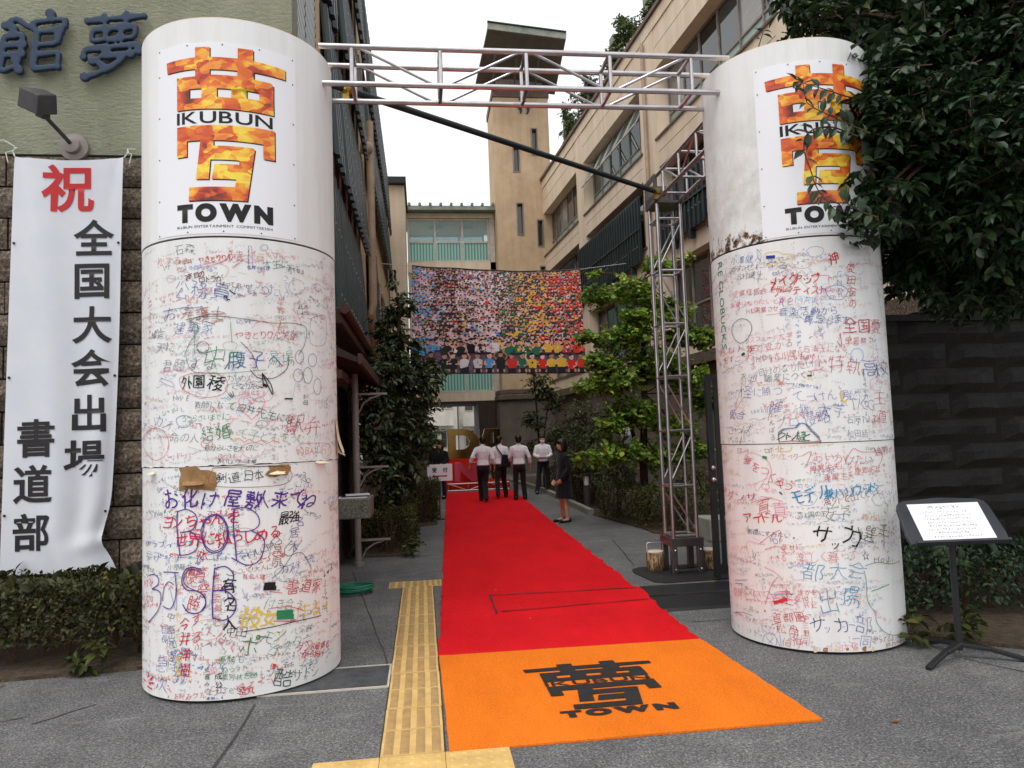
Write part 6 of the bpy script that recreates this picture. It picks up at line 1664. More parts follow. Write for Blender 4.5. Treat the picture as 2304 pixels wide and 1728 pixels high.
            if dr_ == 'h': x += size * adv
            else: y -= size * 1.1
        if not Vs: continue
        V = np.vstack(Vs); T = np.vstack(Ts); a = math.radians(rot) if dr_ == 'h' else 0
        V = V @ np.array([[math.cos(a), math.sin(a)], [-math.sin(a), math.cos(a)]])
        lay(V, T, INK[col], z, 0.0024 + (layer % 6) * 0.0004, st, th)
    for i, (w, col, q) in enumerate(strokes):
        pts = [(math.radians(q[k]) * r, q[k + 1]) for k in range(0, len(q), 2)]
        zc = sum(p[1] for p in pts) / len(pts)
        pts = resample(pts, 0.02)
        V, T = ribbon(pts, w / 1000 * (.62 if w < 20 else .98))
        V = V - [0, zc]
        lay(V, T, INK[col], zc, 0.0050 + (i % 6) * 0.0004, 1, 0)
    for key, nm in (('lo', 'lower_handwriting'), ('mid', 'middle_handwriting')):
        V, T, Cc = fl[key].arrays()
        me = np_mesh(nm, V - np.array(WORLD[E_]), T, Cc, 'ink')
        o = link_mesh(nm, me, M_INK, E_, WORLD[E_]); o['kind'] = 'stuff'
    # printed sheet with the logo
    sh = shell('logo_sheet', C, r + .0045, 3.14, 4.50, M_SHEET, E_, n=60, a0=sheet_th[0], a1=sheet_th[1], thick=.004)
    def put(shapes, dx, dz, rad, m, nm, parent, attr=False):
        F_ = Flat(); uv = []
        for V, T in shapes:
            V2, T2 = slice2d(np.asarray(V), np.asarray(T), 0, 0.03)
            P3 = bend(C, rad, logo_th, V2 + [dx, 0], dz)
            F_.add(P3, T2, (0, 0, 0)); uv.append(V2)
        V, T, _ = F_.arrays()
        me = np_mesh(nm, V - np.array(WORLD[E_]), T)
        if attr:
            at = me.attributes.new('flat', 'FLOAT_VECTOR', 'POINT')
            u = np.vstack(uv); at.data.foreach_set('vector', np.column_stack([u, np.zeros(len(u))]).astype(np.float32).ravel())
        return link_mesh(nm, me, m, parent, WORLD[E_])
    ls = logo_shapes()
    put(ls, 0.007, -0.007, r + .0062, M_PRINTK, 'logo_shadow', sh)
    put(ls, 0, 0, r + .0080, M_FACET, 'logo_print', sh, True)
    put(LOGO_WORDS, 0, 0, r + .0062, M_PRINTK, 'lettering', sh)
    put(LOGO_CAPTION, 0, 0, r + .0064, M_PRINTK, 'caption', sh)
    rv = MB()
    for a in np.linspace(sheet_th[0] + 2, sheet_th[1] - 2, 5):
        for z in (3.155, 4.485):
            t = math.radians(a); rv.sphere((C[0] + (r + .006) * math.cos(t), C[1] + (r + .006) * math.sin(t), z), 0.005, 6, 4)
    for a in (sheet_th[0] + 2, sheet_th[1] - 2):
        for z in np.linspace(3.4, 4.3, 4):
            t = math.radians(a); rv.sphere((C[0] + (r + .006) * math.cos(t), C[1] + (r + .006) * math.sin(t), z), 0.005, 6, 4)
    rv.build('rivets', M_BLACKM, sh, kind='stuff')
    return E_
C1, R1 = (-1.358, 5.819), 0.70
C2, R2 = (3.167, 5.772), 0.67
col1 = column('written_column', C1, R1, GRAFFITI_A, STROKES_A, 'white cylindrical gate column covered in writing, beside the olive wall, with torn paper round its middle', M_COL, -77, -85.9, (-128.6, -44.5), 1, 1.555)
col2 = column('written_column', C2, R2, GRAFFITI_B, STROKES_B, 'white cylindrical gate column covered in writing, beside the leafy tree, with brown mould under its rim', M_COL2, -118, -93.0, (-136.3, -51.0), 2, 1.555)
# sideways green lettering down the left edge of the second column
fg = Flat(); y = 0
for ch in 'RE GLOBUCKS':
    if ch == ' ': y -= 0.03; continue
    A_ = np.vstack(STROKE_OF[ch]); x0 = A_[:, 0].min(); wid = (A_[:, 0].max() - x0) * .11
    for q_ in STROKE_OF[ch]:
        V, T = ribbon(((q_ - [x0, .36]) * .11) @ np.array([[0, -1.0], [1.0, 0]]) + [0, y], .009)
        fg.add(bend(C2, R2 + .002, -176, V, 3.06), T, INK['g'])
    y -= wid + 0.022
V, T, Cc = fg.arrays()
link_mesh('edge_lettering', np_mesh('edge_lettering', V - np.array(WORLD[col2]), T, Cc, 'ink'), M_INK, col2, WORLD[col2])
# torn paper and bare cardboard round the middle of the first column
def patch(name, C, r, th, z, poly, m, parent, curl=0.0, off=0.004):
    V, T = fill_poly(poly); V, T = slice2d(V, T, 0, 0.02); V, T = slice2d(V, T, 1, 0.02)
    rad = r + off
    thv = math.radians(th) + V[:, 0] / rad
    lo = V[:, 1].min(); hi = V[:, 1].max()
    rv = rad + (curl * ((hi - V[:, 1]) / (hi - lo)) ** 2 if curl > 0 else 0)
    P3 = np.column_stack([C[0] + rv * np.cos(thv), C[1] + rv * np.sin(thv), z + V[:, 1] + (0.6 * (rv - rad) if curl > 0 else 0)])
    o = link_mesh(name, np_mesh(name, P3 - np.array(WORLD[parent]), T), m, parent, WORLD[parent])
    return o
def ragged(w, h, n=14, seed=0, a=0.25):
    rr = random.Random(seed); pts = []
    for i in range(n):
        t = 2 * math.pi * i / n; k = 1 + rr.uniform(-a, a)
        x, y = math.cos(t), math.sin(t); q = max(abs(x), abs(y))
        pts.append((x / q * w / 2 * k, y / q * h / 2 * k))
    return pts
patch('bare_cardboard', C1, R1, -103, 1.47, ragged(0.23, 0.15, 16, 2), M_CARD, col1, 0, -0.001)
patch('bare_cardboard', C1, R1, -58, 1.50, ragged(0.16, 0.07, 14, 5), M_CARD, col1, 0, -0.001)
patch('torn_flap', C1, R1, -104, 1.43, ragged(0.17, 0.06, 12, 7), M_CARD, col1, 0.05, 0.002)
patch('torn_flap', C1, R1, -59, 1.475, ragged(0.10, 0.05, 12, 8), M_PAPER, col1, 0.05, 0.002)
patch('torn_flap', C1, R1, -134, 1.50, ragged(0.08, 0.05, 12, 9), M_PAPER, col1, 0.06, 0.002)
patch('torn_flap', C1, R1, -28, 1.53, ragged(0.12, 0.05, 12, 10), M_PAPER, col1, 0.05, 0.002)
patch('torn_flap', C1, R1, -4, 1.70, ragged(0.10, 0.30, 14, 11), M_PAPER, col1, 0.07, 0.004)
patch('torn_flap', C1, R1, -2, 1.60, ragged(0.12, 0.10, 14, 12), M_PAPER, col1, 0.06, 0.006)
for k, th in enumerate((-120, -114, -108, -101, -96, -90, -84)):
    patch('chipped_edge', C2, R2, th, 0.035 + random.uniform(0, .01), ragged(random.uniform(.015, .05), random.uniform(.02, .04), 9, 20 + k), M_CARD if k % 2 else M_PAPER, col2, 0, -0.0045)

# ================================================================== aluminium trusses
M_ALU = mat('aluminium_tube', S(206, 202, 204), 0.28, 0.9, c2=S(180, 174, 176), scale=6)
M_ALUD = mat('aluminium_plate', S(130, 124, 124), 0.4, 0.85, c2=S(104, 98, 98), scale=6)
def tubepart(name, p, q, r, m, parent, n=10):
    return MB().rod(p, q, r, n).build(name, m, parent, smooth='auto')
def box_truss(E_, A, B, side, upv, w, nodes, rc=0.022, rv=0.017, rd=0.012, faces=(('c', 'a'), ('d', 'b'))):
    """A, B: ends of one chord; the others are offset by side*w and upv*w"""
    A, B, side, upv = Vector(A), Vector(B), Vector(side), Vector(upv)
    offs = {'a': Vector((0, 0, 0)), 'b': side * w, 'c': upv * w, 'd': side * w + upv * w}
    for o in offs.values(): tubepart('chord', A + o, B + o, rc, M_ALU, E_, 12)
    at = lambda t, k: A.lerp(B, t) + offs[k]
    for t in nodes:
        for k1, k2 in (('a', 'c'), ('b', 'd'), ('a', 'b'), ('c', 'd')):
            tubepart('rung', at(t, k1), at(t, k2), rv, M_ALU, E_, 8)
    for i in range(len(nodes) - 1):
        t0, t1 = nodes[i] + 0.012, nodes[i + 1] - 0.012
        for (k1, k2) in faces:
            p, q = (k1, k2) if i % 2 == 0 else (k2, k1)
            tubepart('brace', at(t0, p), at(t1, q), rd, M_ALU, E_, 8)
bt = empty('gate_truss', (0.9, 5.75, 4.46), 'aluminium box truss spanning between the two written columns', 'truss')
box_truss(bt, (-0.72, 5.6, 4.465), (2.62, 5.6, 4.465), (0, 1, 0), (0, 0, 1), 0.30, [(-0.47 + 0.69 * k + 0.72) / 3.34 for k in range(-0, 5)])
tt = empty('truss_tower', (3.05, 8.55, 0), 'upright aluminium truss tower with a dark plate foot beside the second column', 'truss')
box_truss(tt, (2.905, 8.40, 0.42), (2.905, 8.40, 4.44), (1, 0, 0), (0, 1, 0), 0.29, [(z - .42) / 4.02 for z in (0.44, 1.02, 1.68, 2.33, 2.97, 3.62, 4.26)], 0.024, 0.016, 0.011, (('b', 'a'), ('d', 'c')))
ft = MB()
for x in (2.86, 3.18):
    for y in (8.355, 8.68): ft.box(x, x + 0.07, y, y + 0.07, 0.012, 0.32)
ft.box(2.855, 3.255, 8.35, 8.755, 0.322, 0.42); ft.box(2.88, 3.23, 8.36, 8.37, 0.03, 0.06)
ft.build('foot_frame', M_ALUD, tt, bevel=0.006)
bl_ = MB()
for x in (2.90, 3.21):
    for z in (0.06, 0.28): bl_.sphere((x, 8.345, z), 0.012, 8, 5)
bl_.build('bolts', M_ALU, tt)
hd = MB(); hd.box(2.87, 3.23, 8.36, 8.74, 4.445, 4.475)
for x in (2.87, 3.19):
    for y in (8.36, 8.70): hd.box(x, x + .04, y, y + .04, 4.476, 4.80)
hd.box(2.875, 3.225, 8.735, 8.745, 4.5, 4.78); hd.box(2.865, 2.873, 8.38, 8.72, 4.5, 4.56); hd.box(2.865, 2.873, 8.38, 8.72, 4.72, 4.79)
hd.build('corner_block', M_ALUD, tt)
t2 = empty('side_truss', (3.05, 7.4, 4.47), 'short aluminium truss from the truss tower to the second column', 'truss')
box_truss(t2, (2.905, 8.34, 4.485), (2.905, 6.30, 4.485), (1, 0, 0), (0, 0, 1), 0.29, [0.1, 0.36, 0.62, 0.88])
po = empty('brace_pole', (1.1, 7.1, 4.57), 'thin dark green pole slung from the gate truss to the truss tower', 'pole')
M_GOLD = mat('brass_clamp', S(178, 146, 70), 0.35, 0.9)
pA, pB = Vector((-0.66, 5.86, 4.585)), Vector((3.0, 8.40, 4.56))
tubepart('pole', pA, pB, 0.029, M_GREEN2, po, 14)
for q in (pA.lerp(pB, 0.03), pA.lerp(pB, 0.965)):
    cl = MB(); cl.tube([q - Vector((0.03, .02, 0)), q + Vector((.03, .02, 0))], 0.042, 12); cl.obox(q + Vector((0, 0, -.05)), (0.05, 0.04, 0.09)); cl.rod(q + Vector((0.0, -.06, -.02)), q + Vector((0, .04, -.02)), 0.012, 6)
    cl.build('clamp', M_GOLD, po)

# rubber mat, gate track and buckets by the tower
mt = MB(); mt.prism([(2.46, 8.62), (2.52, 8.02), (2.62, 7.93), (3.6, 7.95), (3.66, 8.9), (2.62, 8.92), (2.50, 8.8)], 'z', 0.002, 0.011)
mt.build('rubber_mat', M_BLACK, label='black rubber mat under the truss tower', cat='mat')
gt_ = empty('gate_track', (2.9, 7.2, 0), 'low black threshold plates of the gate beside the red carpet', 'gate track')
MB().prism([(6.70, 0.001), (6.74, 0.022), (7.24, 0.026), (7.24, 0.001)], 'x', 2.19, 4.4).build('plate', M_BLACKM, gt_)
MB().prism([(7.25, 0.001), (7.25, 0.032), (7.72, 0.032), (7.76, 0.001)], 'x', 2.20, 4.4).build('plate', M_BLACKM, gt_)
MB().box(2.5, 4.4, 7.238, 7.252, 0.027, 0.040).build('rail', M_ALUD, gt_)
def mat_birch():
    m, N, L, b = _new('bark_print')
    co = _pos(N)
    c = _ramp(N, L, _noise(N, L, co, 30, 5, 0.7, (1, 1, 0.35)), [(0.36, S(52, 38, 28)), (0.5, S(128, 96, 66)), (0.64, S(206, 182, 146))])
    L.new(c, b.inputs['Base Color']); b.inputs['Roughness'].default_value = 0.8; return m
M_BIRCH = mat_birch(); M_LID = mat('pale_lid', S(214, 204, 184), 0.7)
def bucket(x, y, label):
    e = empty('bark_bucket', (x, y, 0), label, 'bucket', 'bark-covered buckets by the truss tower')
    MB().lathe((x, y, 0.012), [(0.098, 0), (0.106, 0.02), (0.110, 0.20), (0.104, 0.215)], 24).build('body', M_BIRCH, e, smooth='auto')
    MB().lathe((x, y, 0.226), [(0.100, 0), (0.100, 0.012), (0.09, 0.02)], 24).build('lid', M_LID, e, smooth='auto')
    MB().tube([(x - .10, y, .21), (x - .10, y, .33), (x - .085, y, .345), (x + .085, y, .345), (x + .10, y, .33), (x + .10, y, .21)], 0.006, 6).build('handle', M_ALU, e, smooth='auto')
bucket(2.755, 8.66, 'bark-patterned bucket with a wire handle on the carpet side of the truss tower foot')
bucket(3.42, 8.60, 'bark-patterned bucket with a wire handle between the truss tower foot and the black gate')

# open black gate leaf
gl = empty('gate_leaf', (3.9, 7.87, 0), 'black steel gate leaf standing behind the second column', 'gate')
for x in (3.175, 4.62): MB().box(x, x + .06, 7.84, 7.90, 0.035, 2.30).build('stile', M_BLACKM, gl)
for z0, z1 in ((2.23, 2.295), (1.02, 1.08), (0.08, 0.18)): MB().box(3.236, 4.619, 7.845, 7.895, z0, z1).build('rail', M_BLACKM, gl)
for k in range(15):
    x = 3.27 + k * 0.091
    for z0, z1 in ((0.182, 1.018), (1.082, 2.228)): MB().box(x, x + 0.05, 7.86, 7.88, z0, z1).build('bar', M_BLACKM, gl)
for z in (1.12, 1.25): MB().sphere((3.205, 7.825, z), 0.03, 10, 6).build('knob', M_ALU, gl, smooth=True)

# ================================================================== congratulation banner on the granite
def mat_cloth(name, c, c2):
    m, N, L, b = _new(name)
    co = _pos(N)
    L.new(_ramp(N, L, _noise(N, L, co, 3, 4), [(0.3, c), (0.7, c2)]), b.inputs['Base Color'])
    b.inputs['Roughness'].default_value = 0.6; b.inputs['Specular IOR Level'].default_value = 0.3; b.inputs['Sheen Weight'].default_value = 0.2
    tr = N.new('ShaderNodeBsdfTranslucent'); tr.inputs['Color'].default_value = (*c, 1)
    mx = N.new('ShaderNodeMixShader'); mx.inputs['Fac'].default_value = 0.15
    L.new(b.outputs['BSDF'], mx.inputs[1]); L.new(tr.outputs['BSDF'], mx.inputs[2]); L.new(mx.outputs['Shader'], N['Material Output'].inputs['Surface'])
    return m
M_BANNER = mat_cloth('white_banner_cloth', S(238, 240, 246), S(228, 231, 240))
M_INKRED = mat_plain('banner_red', S(196, 40, 44), 0.6); M_INKBLK = mat_plain('banner_black', S(38, 34, 36), 0.6)
BZ0, BZ1 = 0.635, 4.345
def b_left(z):
    t = (z - BZ0) / (BZ1 - BZ0); return -3.645 + 0.08 * t
def b_right(z):
    t = (BZ1 - z) / (BZ1 - BZ0)
    e = -2.637 - 0.045 * t - 0.10 * t * t - (0.05 * math.exp(-((z - 0.95) / 0.2) ** 2)) + (0.075 * max(0, (0.85 - z)) / 0.2 if z < 0.85 else 0)
    return e
def b_y(s, z):
    t = (BZ1 - z) / (BZ1 - BZ0)
    y = 6.865 + 0.030 * math.sin(s * 7.5 + z * 0.9) * (0.3 + t) * (0.35 + s) + 0.018 * math.sin(s * 15 + 1.7 * z + 1) * (0.2 + s) * (0.3 + t)
    y -= 0.06 * t * math.exp(-((s - 0.84) / 0.10) ** 2) * (0.2 + 0.8 * t)
    y += 0.03 * t * math.exp(-((s - 0.98) / 0.05) ** 2)
    # creases pulled from the two top corners and one near the foot
    y += 0.018 * math.exp(-((s - (0.05 + 0.6 * t)) / 0.05) ** 2) * max(0, 1 - 5 * t) + 0.018 * math.exp(-((s - (0.95 - 0.6 * t)) / 0.05) ** 2) * max(0, 1 - 5 * t)
    y -= 0.05 * math.exp(-((z - 0.84 - 0.2 * (s - .7)) / 0.07) ** 2) * max(0, (s - 0.55)) * 1.8
    return y
def b_pt(x, z, off=0.0):
    l, r = b_left(z), b_right(z); s = (x - l) / (r - l)
    return (x, b_y(s, z) - off, z)
bn = empty('hanging_banner', (-3.15, 6.87, BZ0), 'tall white banner of red and black characters hung on the granite wall', 'banner')
mb = MB(); nx_, nz_ = 36, 90
for j in range(nz_ + 1):
    z = BZ0 + (BZ1 - BZ0) * j / nz_
    for i in range(nx_ + 1):
        s = i / nx_; l, r = b_left(z), b_right(z)
        zz = z - (0.03 * 4 * s * (1 - s) if j == nz_ else 0.03 * 4 * s * (1 - s) * (j / nz_) ** 12)
        mb.v.append((l + (r - l) * s, b_y(s, z), zz))
for j in range(nz_):
    for i in range(nx_):
        a = j * (nx_ + 1) + i; mb.f.append((a, a + 1, a + nx_ + 2, a + nx_ + 1))
cl = mb.build('cloth', M_BANNER, bn, smooth=True, fix=False)
def banner_char(ch, x, z, size, m):
    V, T = glyph(ch, 0.022, 6); V = V.copy()
    V -= [(V[:, 0].min() + V[:, 0].max()) / 2, (V[:, 1].min() + V[:, 1].max()) / 2]
    V = V * size; V, T = slice2d(V, T, 0, 0.03); V, T = slice2d(V, T, 1, 0.04)
    P3 = np.array([b_pt(x + p[0], z + p[1], 0.006) for p in V])
    link_mesh('character', np_mesh('character', P3 - np.array(WORLD[bn]), T), m, bn, WORLD[bn])
for ch, x, z, sz, m in (('祝', -3.111, 4.055, 0.45, M_INKRED), ('全', -2.89, 3.603, .345, M_INKBLK), ('国', -2.906, 3.204, .345, M_INKBLK), ('大', -2.904, 2.809, .345, M_INKBLK), ('会', -2.909, 2.421, .345, M_INKBLK), ('出', -2.922, 2.017, .345, M_INKBLK), ('場', -2.955, 1.62, .335, M_INKBLK), ('書', -3.35, 1.812, .345, M_INKBLK), ('道', -3.371, 1.413, .345, M_INKBLK), ('部', -3.381, 0.999, .335, M_INKBLK)):
    banner_char(ch, x, z, sz, m)
M_ROPE = mat('white_cord', S(226, 224, 216), 0.8)
for x, d in ((b_left(BZ1), -1), (b_right(BZ1), 1)):
    r_ = MB(); p = Vector((x, 6.87, BZ1))
    r_.tube([p, p + Vector((d * .03, 0.02, .06)), p + Vector((d * .01, 0.05, .10)), p + Vector((d * .06, .1, .12))], 0.006, 6)
    r_.tube([p + Vector((d * .02, 0, .05)), p + Vector((d * .07, -.01, .03)), p + Vector((d * .05, -.01, -.06))], 0.005, 6)
    if d < 0: r_.tube([p + Vector((d * .01, .02, .1)), p + Vector((-.12, .05, .17)), p + Vector((-.4, .08, .14)), p + Vector((-.9, .1, .2))], 0.005, 6)
    r_.build('cord', M_ROPE, bn)
gr = MB()
for z in (3.55, 2.35, 1.15):
    for x in (b_left(z) + .025, b_right(z) - .025):
        p = b_pt(x, z, .007); gr.sphere(p, 0.012, 8, 4)
gr.build('eyelets', M_BLACKM, bn, kind='stuff')

# ================================================================== spotlight over the banner
M_LAMP = mat('dark_grey_lamp', S(78, 74, 76), 0.5, c2=S(60, 57, 60), scale=5)
sp = empty('wall_spotlight', (-3.11, 6.98, 4.47), 'dark grey wall spotlight on a round base above the banner', 'lamp')
d_ = MB()
for j, (r, y) in enumerate(((0.125, 6.995), (0.125, 6.955), (0.075, 6.945), (0.07, 6.90), (0.04, 6.89))):
    for i in range(24):
        a = 2 * math.pi * i / 24; d_.v.append((-3.108 + r * math.cos(a), y, 4.475 + r * math.sin(a)))
for j in range(4):
    for i in range(24): d_.f.append((j * 24 + i, j * 24 + (i + 1) % 24, (j + 1) * 24 + (i + 1) % 24, (j + 1) * 24 + i))
d_.f.append(tuple(range(96, 120)))
d_.build('base', M_WHITEPOST, sp, smooth='auto')
MB().tube([(-3.108, 6.92, 4.48), (-3.13, 6.8, 4.52), (-3.2, 6.6, 4.62)], 0.018, 10).build('arm', M_LAMP, sp, smooth='auto')
R_ = Matrix.Rotation(math.radians(18), 3, 'Y') @ Matrix.Rotation(math.radians(30), 3, 'X') @ Matrix.Rotation(math.radians(-22), 3, 'Z')
hp = [(-.125, -.10), (.125, -.10), (.09, .115), (-.09, .115)]
h_ = MB(); c_ = Vector((-3.2, 6.52, 4.70))
vs = [c_ + R_ @ Vector((x, y, -.085)) for x, y in hp] + [c_ + R_ @ Vector((x * .94, y * .9, .085)) for x, y in hp]
h_.add(vs, [(3, 2, 1, 0), (4, 5, 6, 7), (0, 1, 5, 4), (1, 2, 6, 5), (2, 3, 7, 6), (3, 0, 4, 7)])
h_.build('head', M_LAMP, sp, bevel=0.012)
k_ = MB(); k_.obox((-3.195, 6.585, 4.62), (0.09, 0.07, 0.07), R_); k_.build('bracket', M_LAMP, sp)

# ================================================================== things along the left of the alley
gbx = empty('granite_letter_box', (-0.9, 9.0, 0.8), 'grey granite counter box projecting beside the entrance door', 'counter')
MB().box(-1.2, -0.62, 8.70, 9.30, 0.79, 1.02).build('body', M_GRANITE_G, gbx, bevel=0.01)
MB().box(-1.2, -1.05, 8.8, 9.2, 0.0, 0.788).build('support', M_GREYWALL, gbx)
fl_ = empty('leaflet_pile', (-0.82, 8.9, 1.02), 'flat white leaflets lying on the granite counter', 'leaflets')
for k in range(3):
    MB().obox((-0.83 + 0.02 * k, 8.86 + .07 * k, 1.028 + 0.011 * k), (0.34 - .03 * k, 0.20, 0.010), Matrix.Rotation(0.1 * k - .05, 3, 'Z')).build('leaflet', M_SHEET if k != 1 else M_BLACKM, fl_)
ps = empty('bracket_post', (-0.91, 10.3, 0), 'grey steel post with three curved brackets by the entrance', 'post')
MB().tube([(-0.91, 10.3, 0.03), (-0.91, 10.3, 2.62)], 0.045, 14).build('post', M_WHITEPOST, ps, smooth='auto')
MB().lathe((-0.89, 10.27, 0), [(0.075, 0), (0.07, 0.04), (0.05, 0.05)], 16).build('foot', M_WHITEPOST, ps, smooth='auto')
for z in (2.34, 1.33, 0.335):
    b_ = MB(); b_.box(-0.87, -0.47, 10.28, 10.32, z - .014, z + .014)
    b_.tube([(-0.865, 10.3, z - .26), (-0.80, 10.3, z - .13), (-0.70, 10.3, z - .06), (-0.56, 10.3, z - .018)], 0.012, 8)
    b_.build('bracket', M_WHITEPOST, ps)
gp = MB().box(-0.97, -0.955, 10.36, 11.9, 0.1, 2.5)
gp.build('dark_glass_screen', M_GLASS_D, label='dark glass screen behind the bracket post', cat='screen')
M_HOSE = mat('green_hose', S(34, 128, 98), 0.4, c2=S(24, 104, 80), scale=8)
ho = MB(); pts = []
for k in range(150):
    t = k / 150 * 2 * math.pi * 6; rr_ = 0.17 + 0.035 * math.sin(k * .21) + 0.012 * math.sin(t * .37)
    pts.append((-0.82 + 1.25 * rr_ * math.cos(t) + .02 * math.sin(t * .19), 8.42 + 0.9 * rr_ * math.sin(t), 0.014 + 0.013 * (k / 25)))
ho.tube(pts, 0.011, 7); ho.build('garden_hose', M_HOSE, smooth=True, label='coiled green garden hose on the ground behind the torn-paper column', cat='hose')
# reception sign
sg = empty('reception_sign', (0.35, 15.5, 0), 'small white reception sign with a red arrow on a thin stand', 'sign')
MB().box(0.085, 0.61, 15.49, 15.505, 0.80, 1.15).build('board', M_SHEET, sg, bevel=0.003)
MB().tube([(0.33, 15.52, 0.03), (0.33, 15.52, 1.1)], 0.012, 8).build('pole', M_ALUD, sg)
MB().lathe((0.33, 15.52, 0.002), [(0.14, 0), (0.14, 0.015), (0.03, 0.03)], 20).build('foot', M_BLACKM, sg)
for ch, x in (('受', 0.235), ('付', 0.46)):
    V, T = glyph(ch, 0.022, 6); V = (V - [(V[:, 0].min() + V[:, 0].max()) / 2, .38]) * 0.105
    link_mesh('character', np_mesh('character', np.column_stack([V[:, 0] + x, np.full(len(V), 15.484), V[:, 1] + 1.03]) - np.array(WORLD[sg]), T), M_INKBLK, sg, WORLD[sg])
ar = MB(); ar.prism([(0.19, .905), (0.24, .94), (0.24, .918), (0.50, .918), (0.50, .892), (0.24, .892), (0.24, .87)], 'y', 15.486, 15.4895); ar.build('arrow', M_INKRED, sg)

# ================================================================== lectern notice on the right
lc = empty('notice_stand', (3.72, 4.85, 0), 'black tilted notice stand holding a white paper in front of the hedge', 'stand')
RT = Matrix.Rotation(math.radians(-6), 3, 'Z') @ Matrix.Rotation(math.radians(-38), 3, 'X')
cc = Vector((3.715, 4.83, 0.965))
def lp(x, y, z): return cc + RT @ Vector((x, z, y))       # x across, y up the panel, z towards the back
prof = [(-.345, -.17), (.345, -.17), (.355, -.10), (.335, .12), (.315, .165), (.27, .185), (0, .205), (-.27, .185), (-.315, .165), (-.335, .12), (-.355, -.10)]
p_ = MB(); n_ = len(prof)
p_.add([lp(x, y, 0) for x, y in prof] + [lp(x, y, .03) for x, y in prof], [tuple(range(n_))[::-1], tuple(range(n_, 2 * n_))] + [(i, (i + 1) % n_, n_ + (i + 1) % n_, n_ + i) for i in range(n_)])
M_STANDB = mat('charcoal_plastic', S(58, 60, 66), 0.45, c2=S(46, 48, 54), scale=5)
p_.build('panel', M_STANDB, lc, bevel=0.004)
l_ = MB(); l_.add([lp(x, y, z) for z in (-.05, .0) for x, y in ((-.33, -.185), (.33, -.185), (.33, -.168), (-.33, -.168))], [(3, 2, 1, 0), (4, 5, 6, 7), (0, 1, 5, 4), (1, 2, 6, 5), (2, 3, 7, 6), (3, 0, 4, 7)]); l_.build('ledge', M_STANDB, lc)
pp = MB(); pp.add([lp(x, y, z) for z in (-.006, -.002) for x, y in ((-.255, -.155), (.265, -.155), (.262, .15), (-.258, .15))], [(3, 2, 1, 0), (4, 5, 6, 7), (0, 1, 5, 4), (1, 2, 6, 5), (2, 3, 7, 6), (3, 0, 4, 7)])
pp.build('paper', M_SHEET, lc)
ln = Flat(); rr_ = random.Random(4)
for k in range(9):
    y = .105 - .028 * k - (0 if k else -.012); x = -.12 if k == 0 else -.19 + rr_.uniform(0, .04); end = .12 if k == 0 else .19 - rr_.uniform(0, .1)
    while x < end:
        s = .017 if k else .026
        for st in rr_.choice(PSEUDO):
            V, T = ribbon(st * s + [x, y], s * .12); ln.add(V, T, (0.2, 0.2, 0.25))
        x += s * 1.2
V, T, Cc = ln.arrays()
link_mesh('small_print', np_mesh('small_print', np.array([lp(p[0], p[1], -.008) for p in V]) - np.array(WORLD[lc]), T, Cc * 0 + .25, 'ink'), M_INK, lc, WORLD[lc])['kind'] = 'stuff'
MB().tube([(3.74, 4.87, 0.06), (3.735, 4.865, 0.92)], 0.022, 12).build('pole', M_BLACKM, lc, smooth='auto')
for ang in (205, 335, 90):
    a = math.radians(ang); L3 = 0.42 if ang != 90 else .36
    f_ = MB()
    for t0, t1, z0, z1, w0, w1 in ((0, .45, .10, .075, .05, .045), (.45, 1, .075, .012, .045, .03)):
        p, q = Vector((3.74 + L3 * t0 * math.cos(a), 4.87 + L3 * t0 * math.sin(a), z0)), Vector((3.74 + L3 * t1 * math.cos(a), 4.87 + L3 * t1 * math.sin(a), z1))
        f_.bar(p, q, (w0 + w1) / 2, 0.03)
    f_.build('foot', M_BLACKM, lc, bevel=0.006)

# ================================================================== granite wall with shade in its dark colour, behind the notice
rw = empty('shaded_garden_wall', (7.5, 7.9, 0), 'dark garden wall of long granite blocks behind the notice stand', 'wall')
MB().box(3.8, 12.0, 7.76, 8.1, 0, 2.84).build('backing', M_MORTAR, rw)
dk = [rock_block(1.17, CH - 0.012, 50 + k) for k in range(4)]
for m_ in dk: m_.materials.clear(); m_.materials.append(M_GRANITE_D)
for r in range(10):
    x = 3.7 + (r % 2) * .6
    while x < 11.5:
        inst('block', random.choice(dk), (x + .6, 7.735 + random.uniform(-.005, .005), CH * (r + .5) - .05), rw); x += 1.185
MB().box(3.8, 12.0, 7.70, 8.15, 2.845, 2.92).build('coping', M_GRANITE_D, rw)
yd = empty('pale_annex', (9, 10.5, 0), 'pale wall showing through the leaves above the dark garden wall', 'wall')
MB().box(7.75, 14, 9.2, 9.5, 0, 5.5).build('wall', M_CONC, yd)

# ================================================================== class photograph banner across the alley
pbn = empty('photo_banner', (2.45, 22.0, 3.6), 'wide banner printed with a huge crowd of students in coloured shirts strung across the alley', 'banner')
QA = [(-0.25, 3.68), (5.10, 3.57), (5.0, 6.79), (-0.175, 6.96)]
def q_pt(u, v, off=0.0):
    a, b, c, d = [Vector(p) for p in QA]
    p = a.lerp(b, u).lerp(d.lerp(c, u), v)
    sag = 0.10 * 4 * u * (1 - u) * v ** 3
    y = 22.0 + 0.10 * math.sin(u * 9 + v * 2) * .5 + 0.12 * 4 * u * (1 - u) + 0.03 * math.sin(u * 25 + v * 5)
    return (p.x, y - off, p.y - sag * .6)
mb = MB(); A_, B_ = 40, 18
for j in range(B_ + 1):
    for i in range(A_ + 1): mb.v.append(q_pt(i / A_, j / B_))
for j in range(B_):
    for i in range(A_):
        a = j * (A_ + 1) + i; mb.f.append((a, a + 1, a + A_ + 2, a + A_ + 1))
M_PBACK = mat('banner_dark_print', S(132, 112, 132), 0.6, c2=S(92, 78, 96), scale=8)
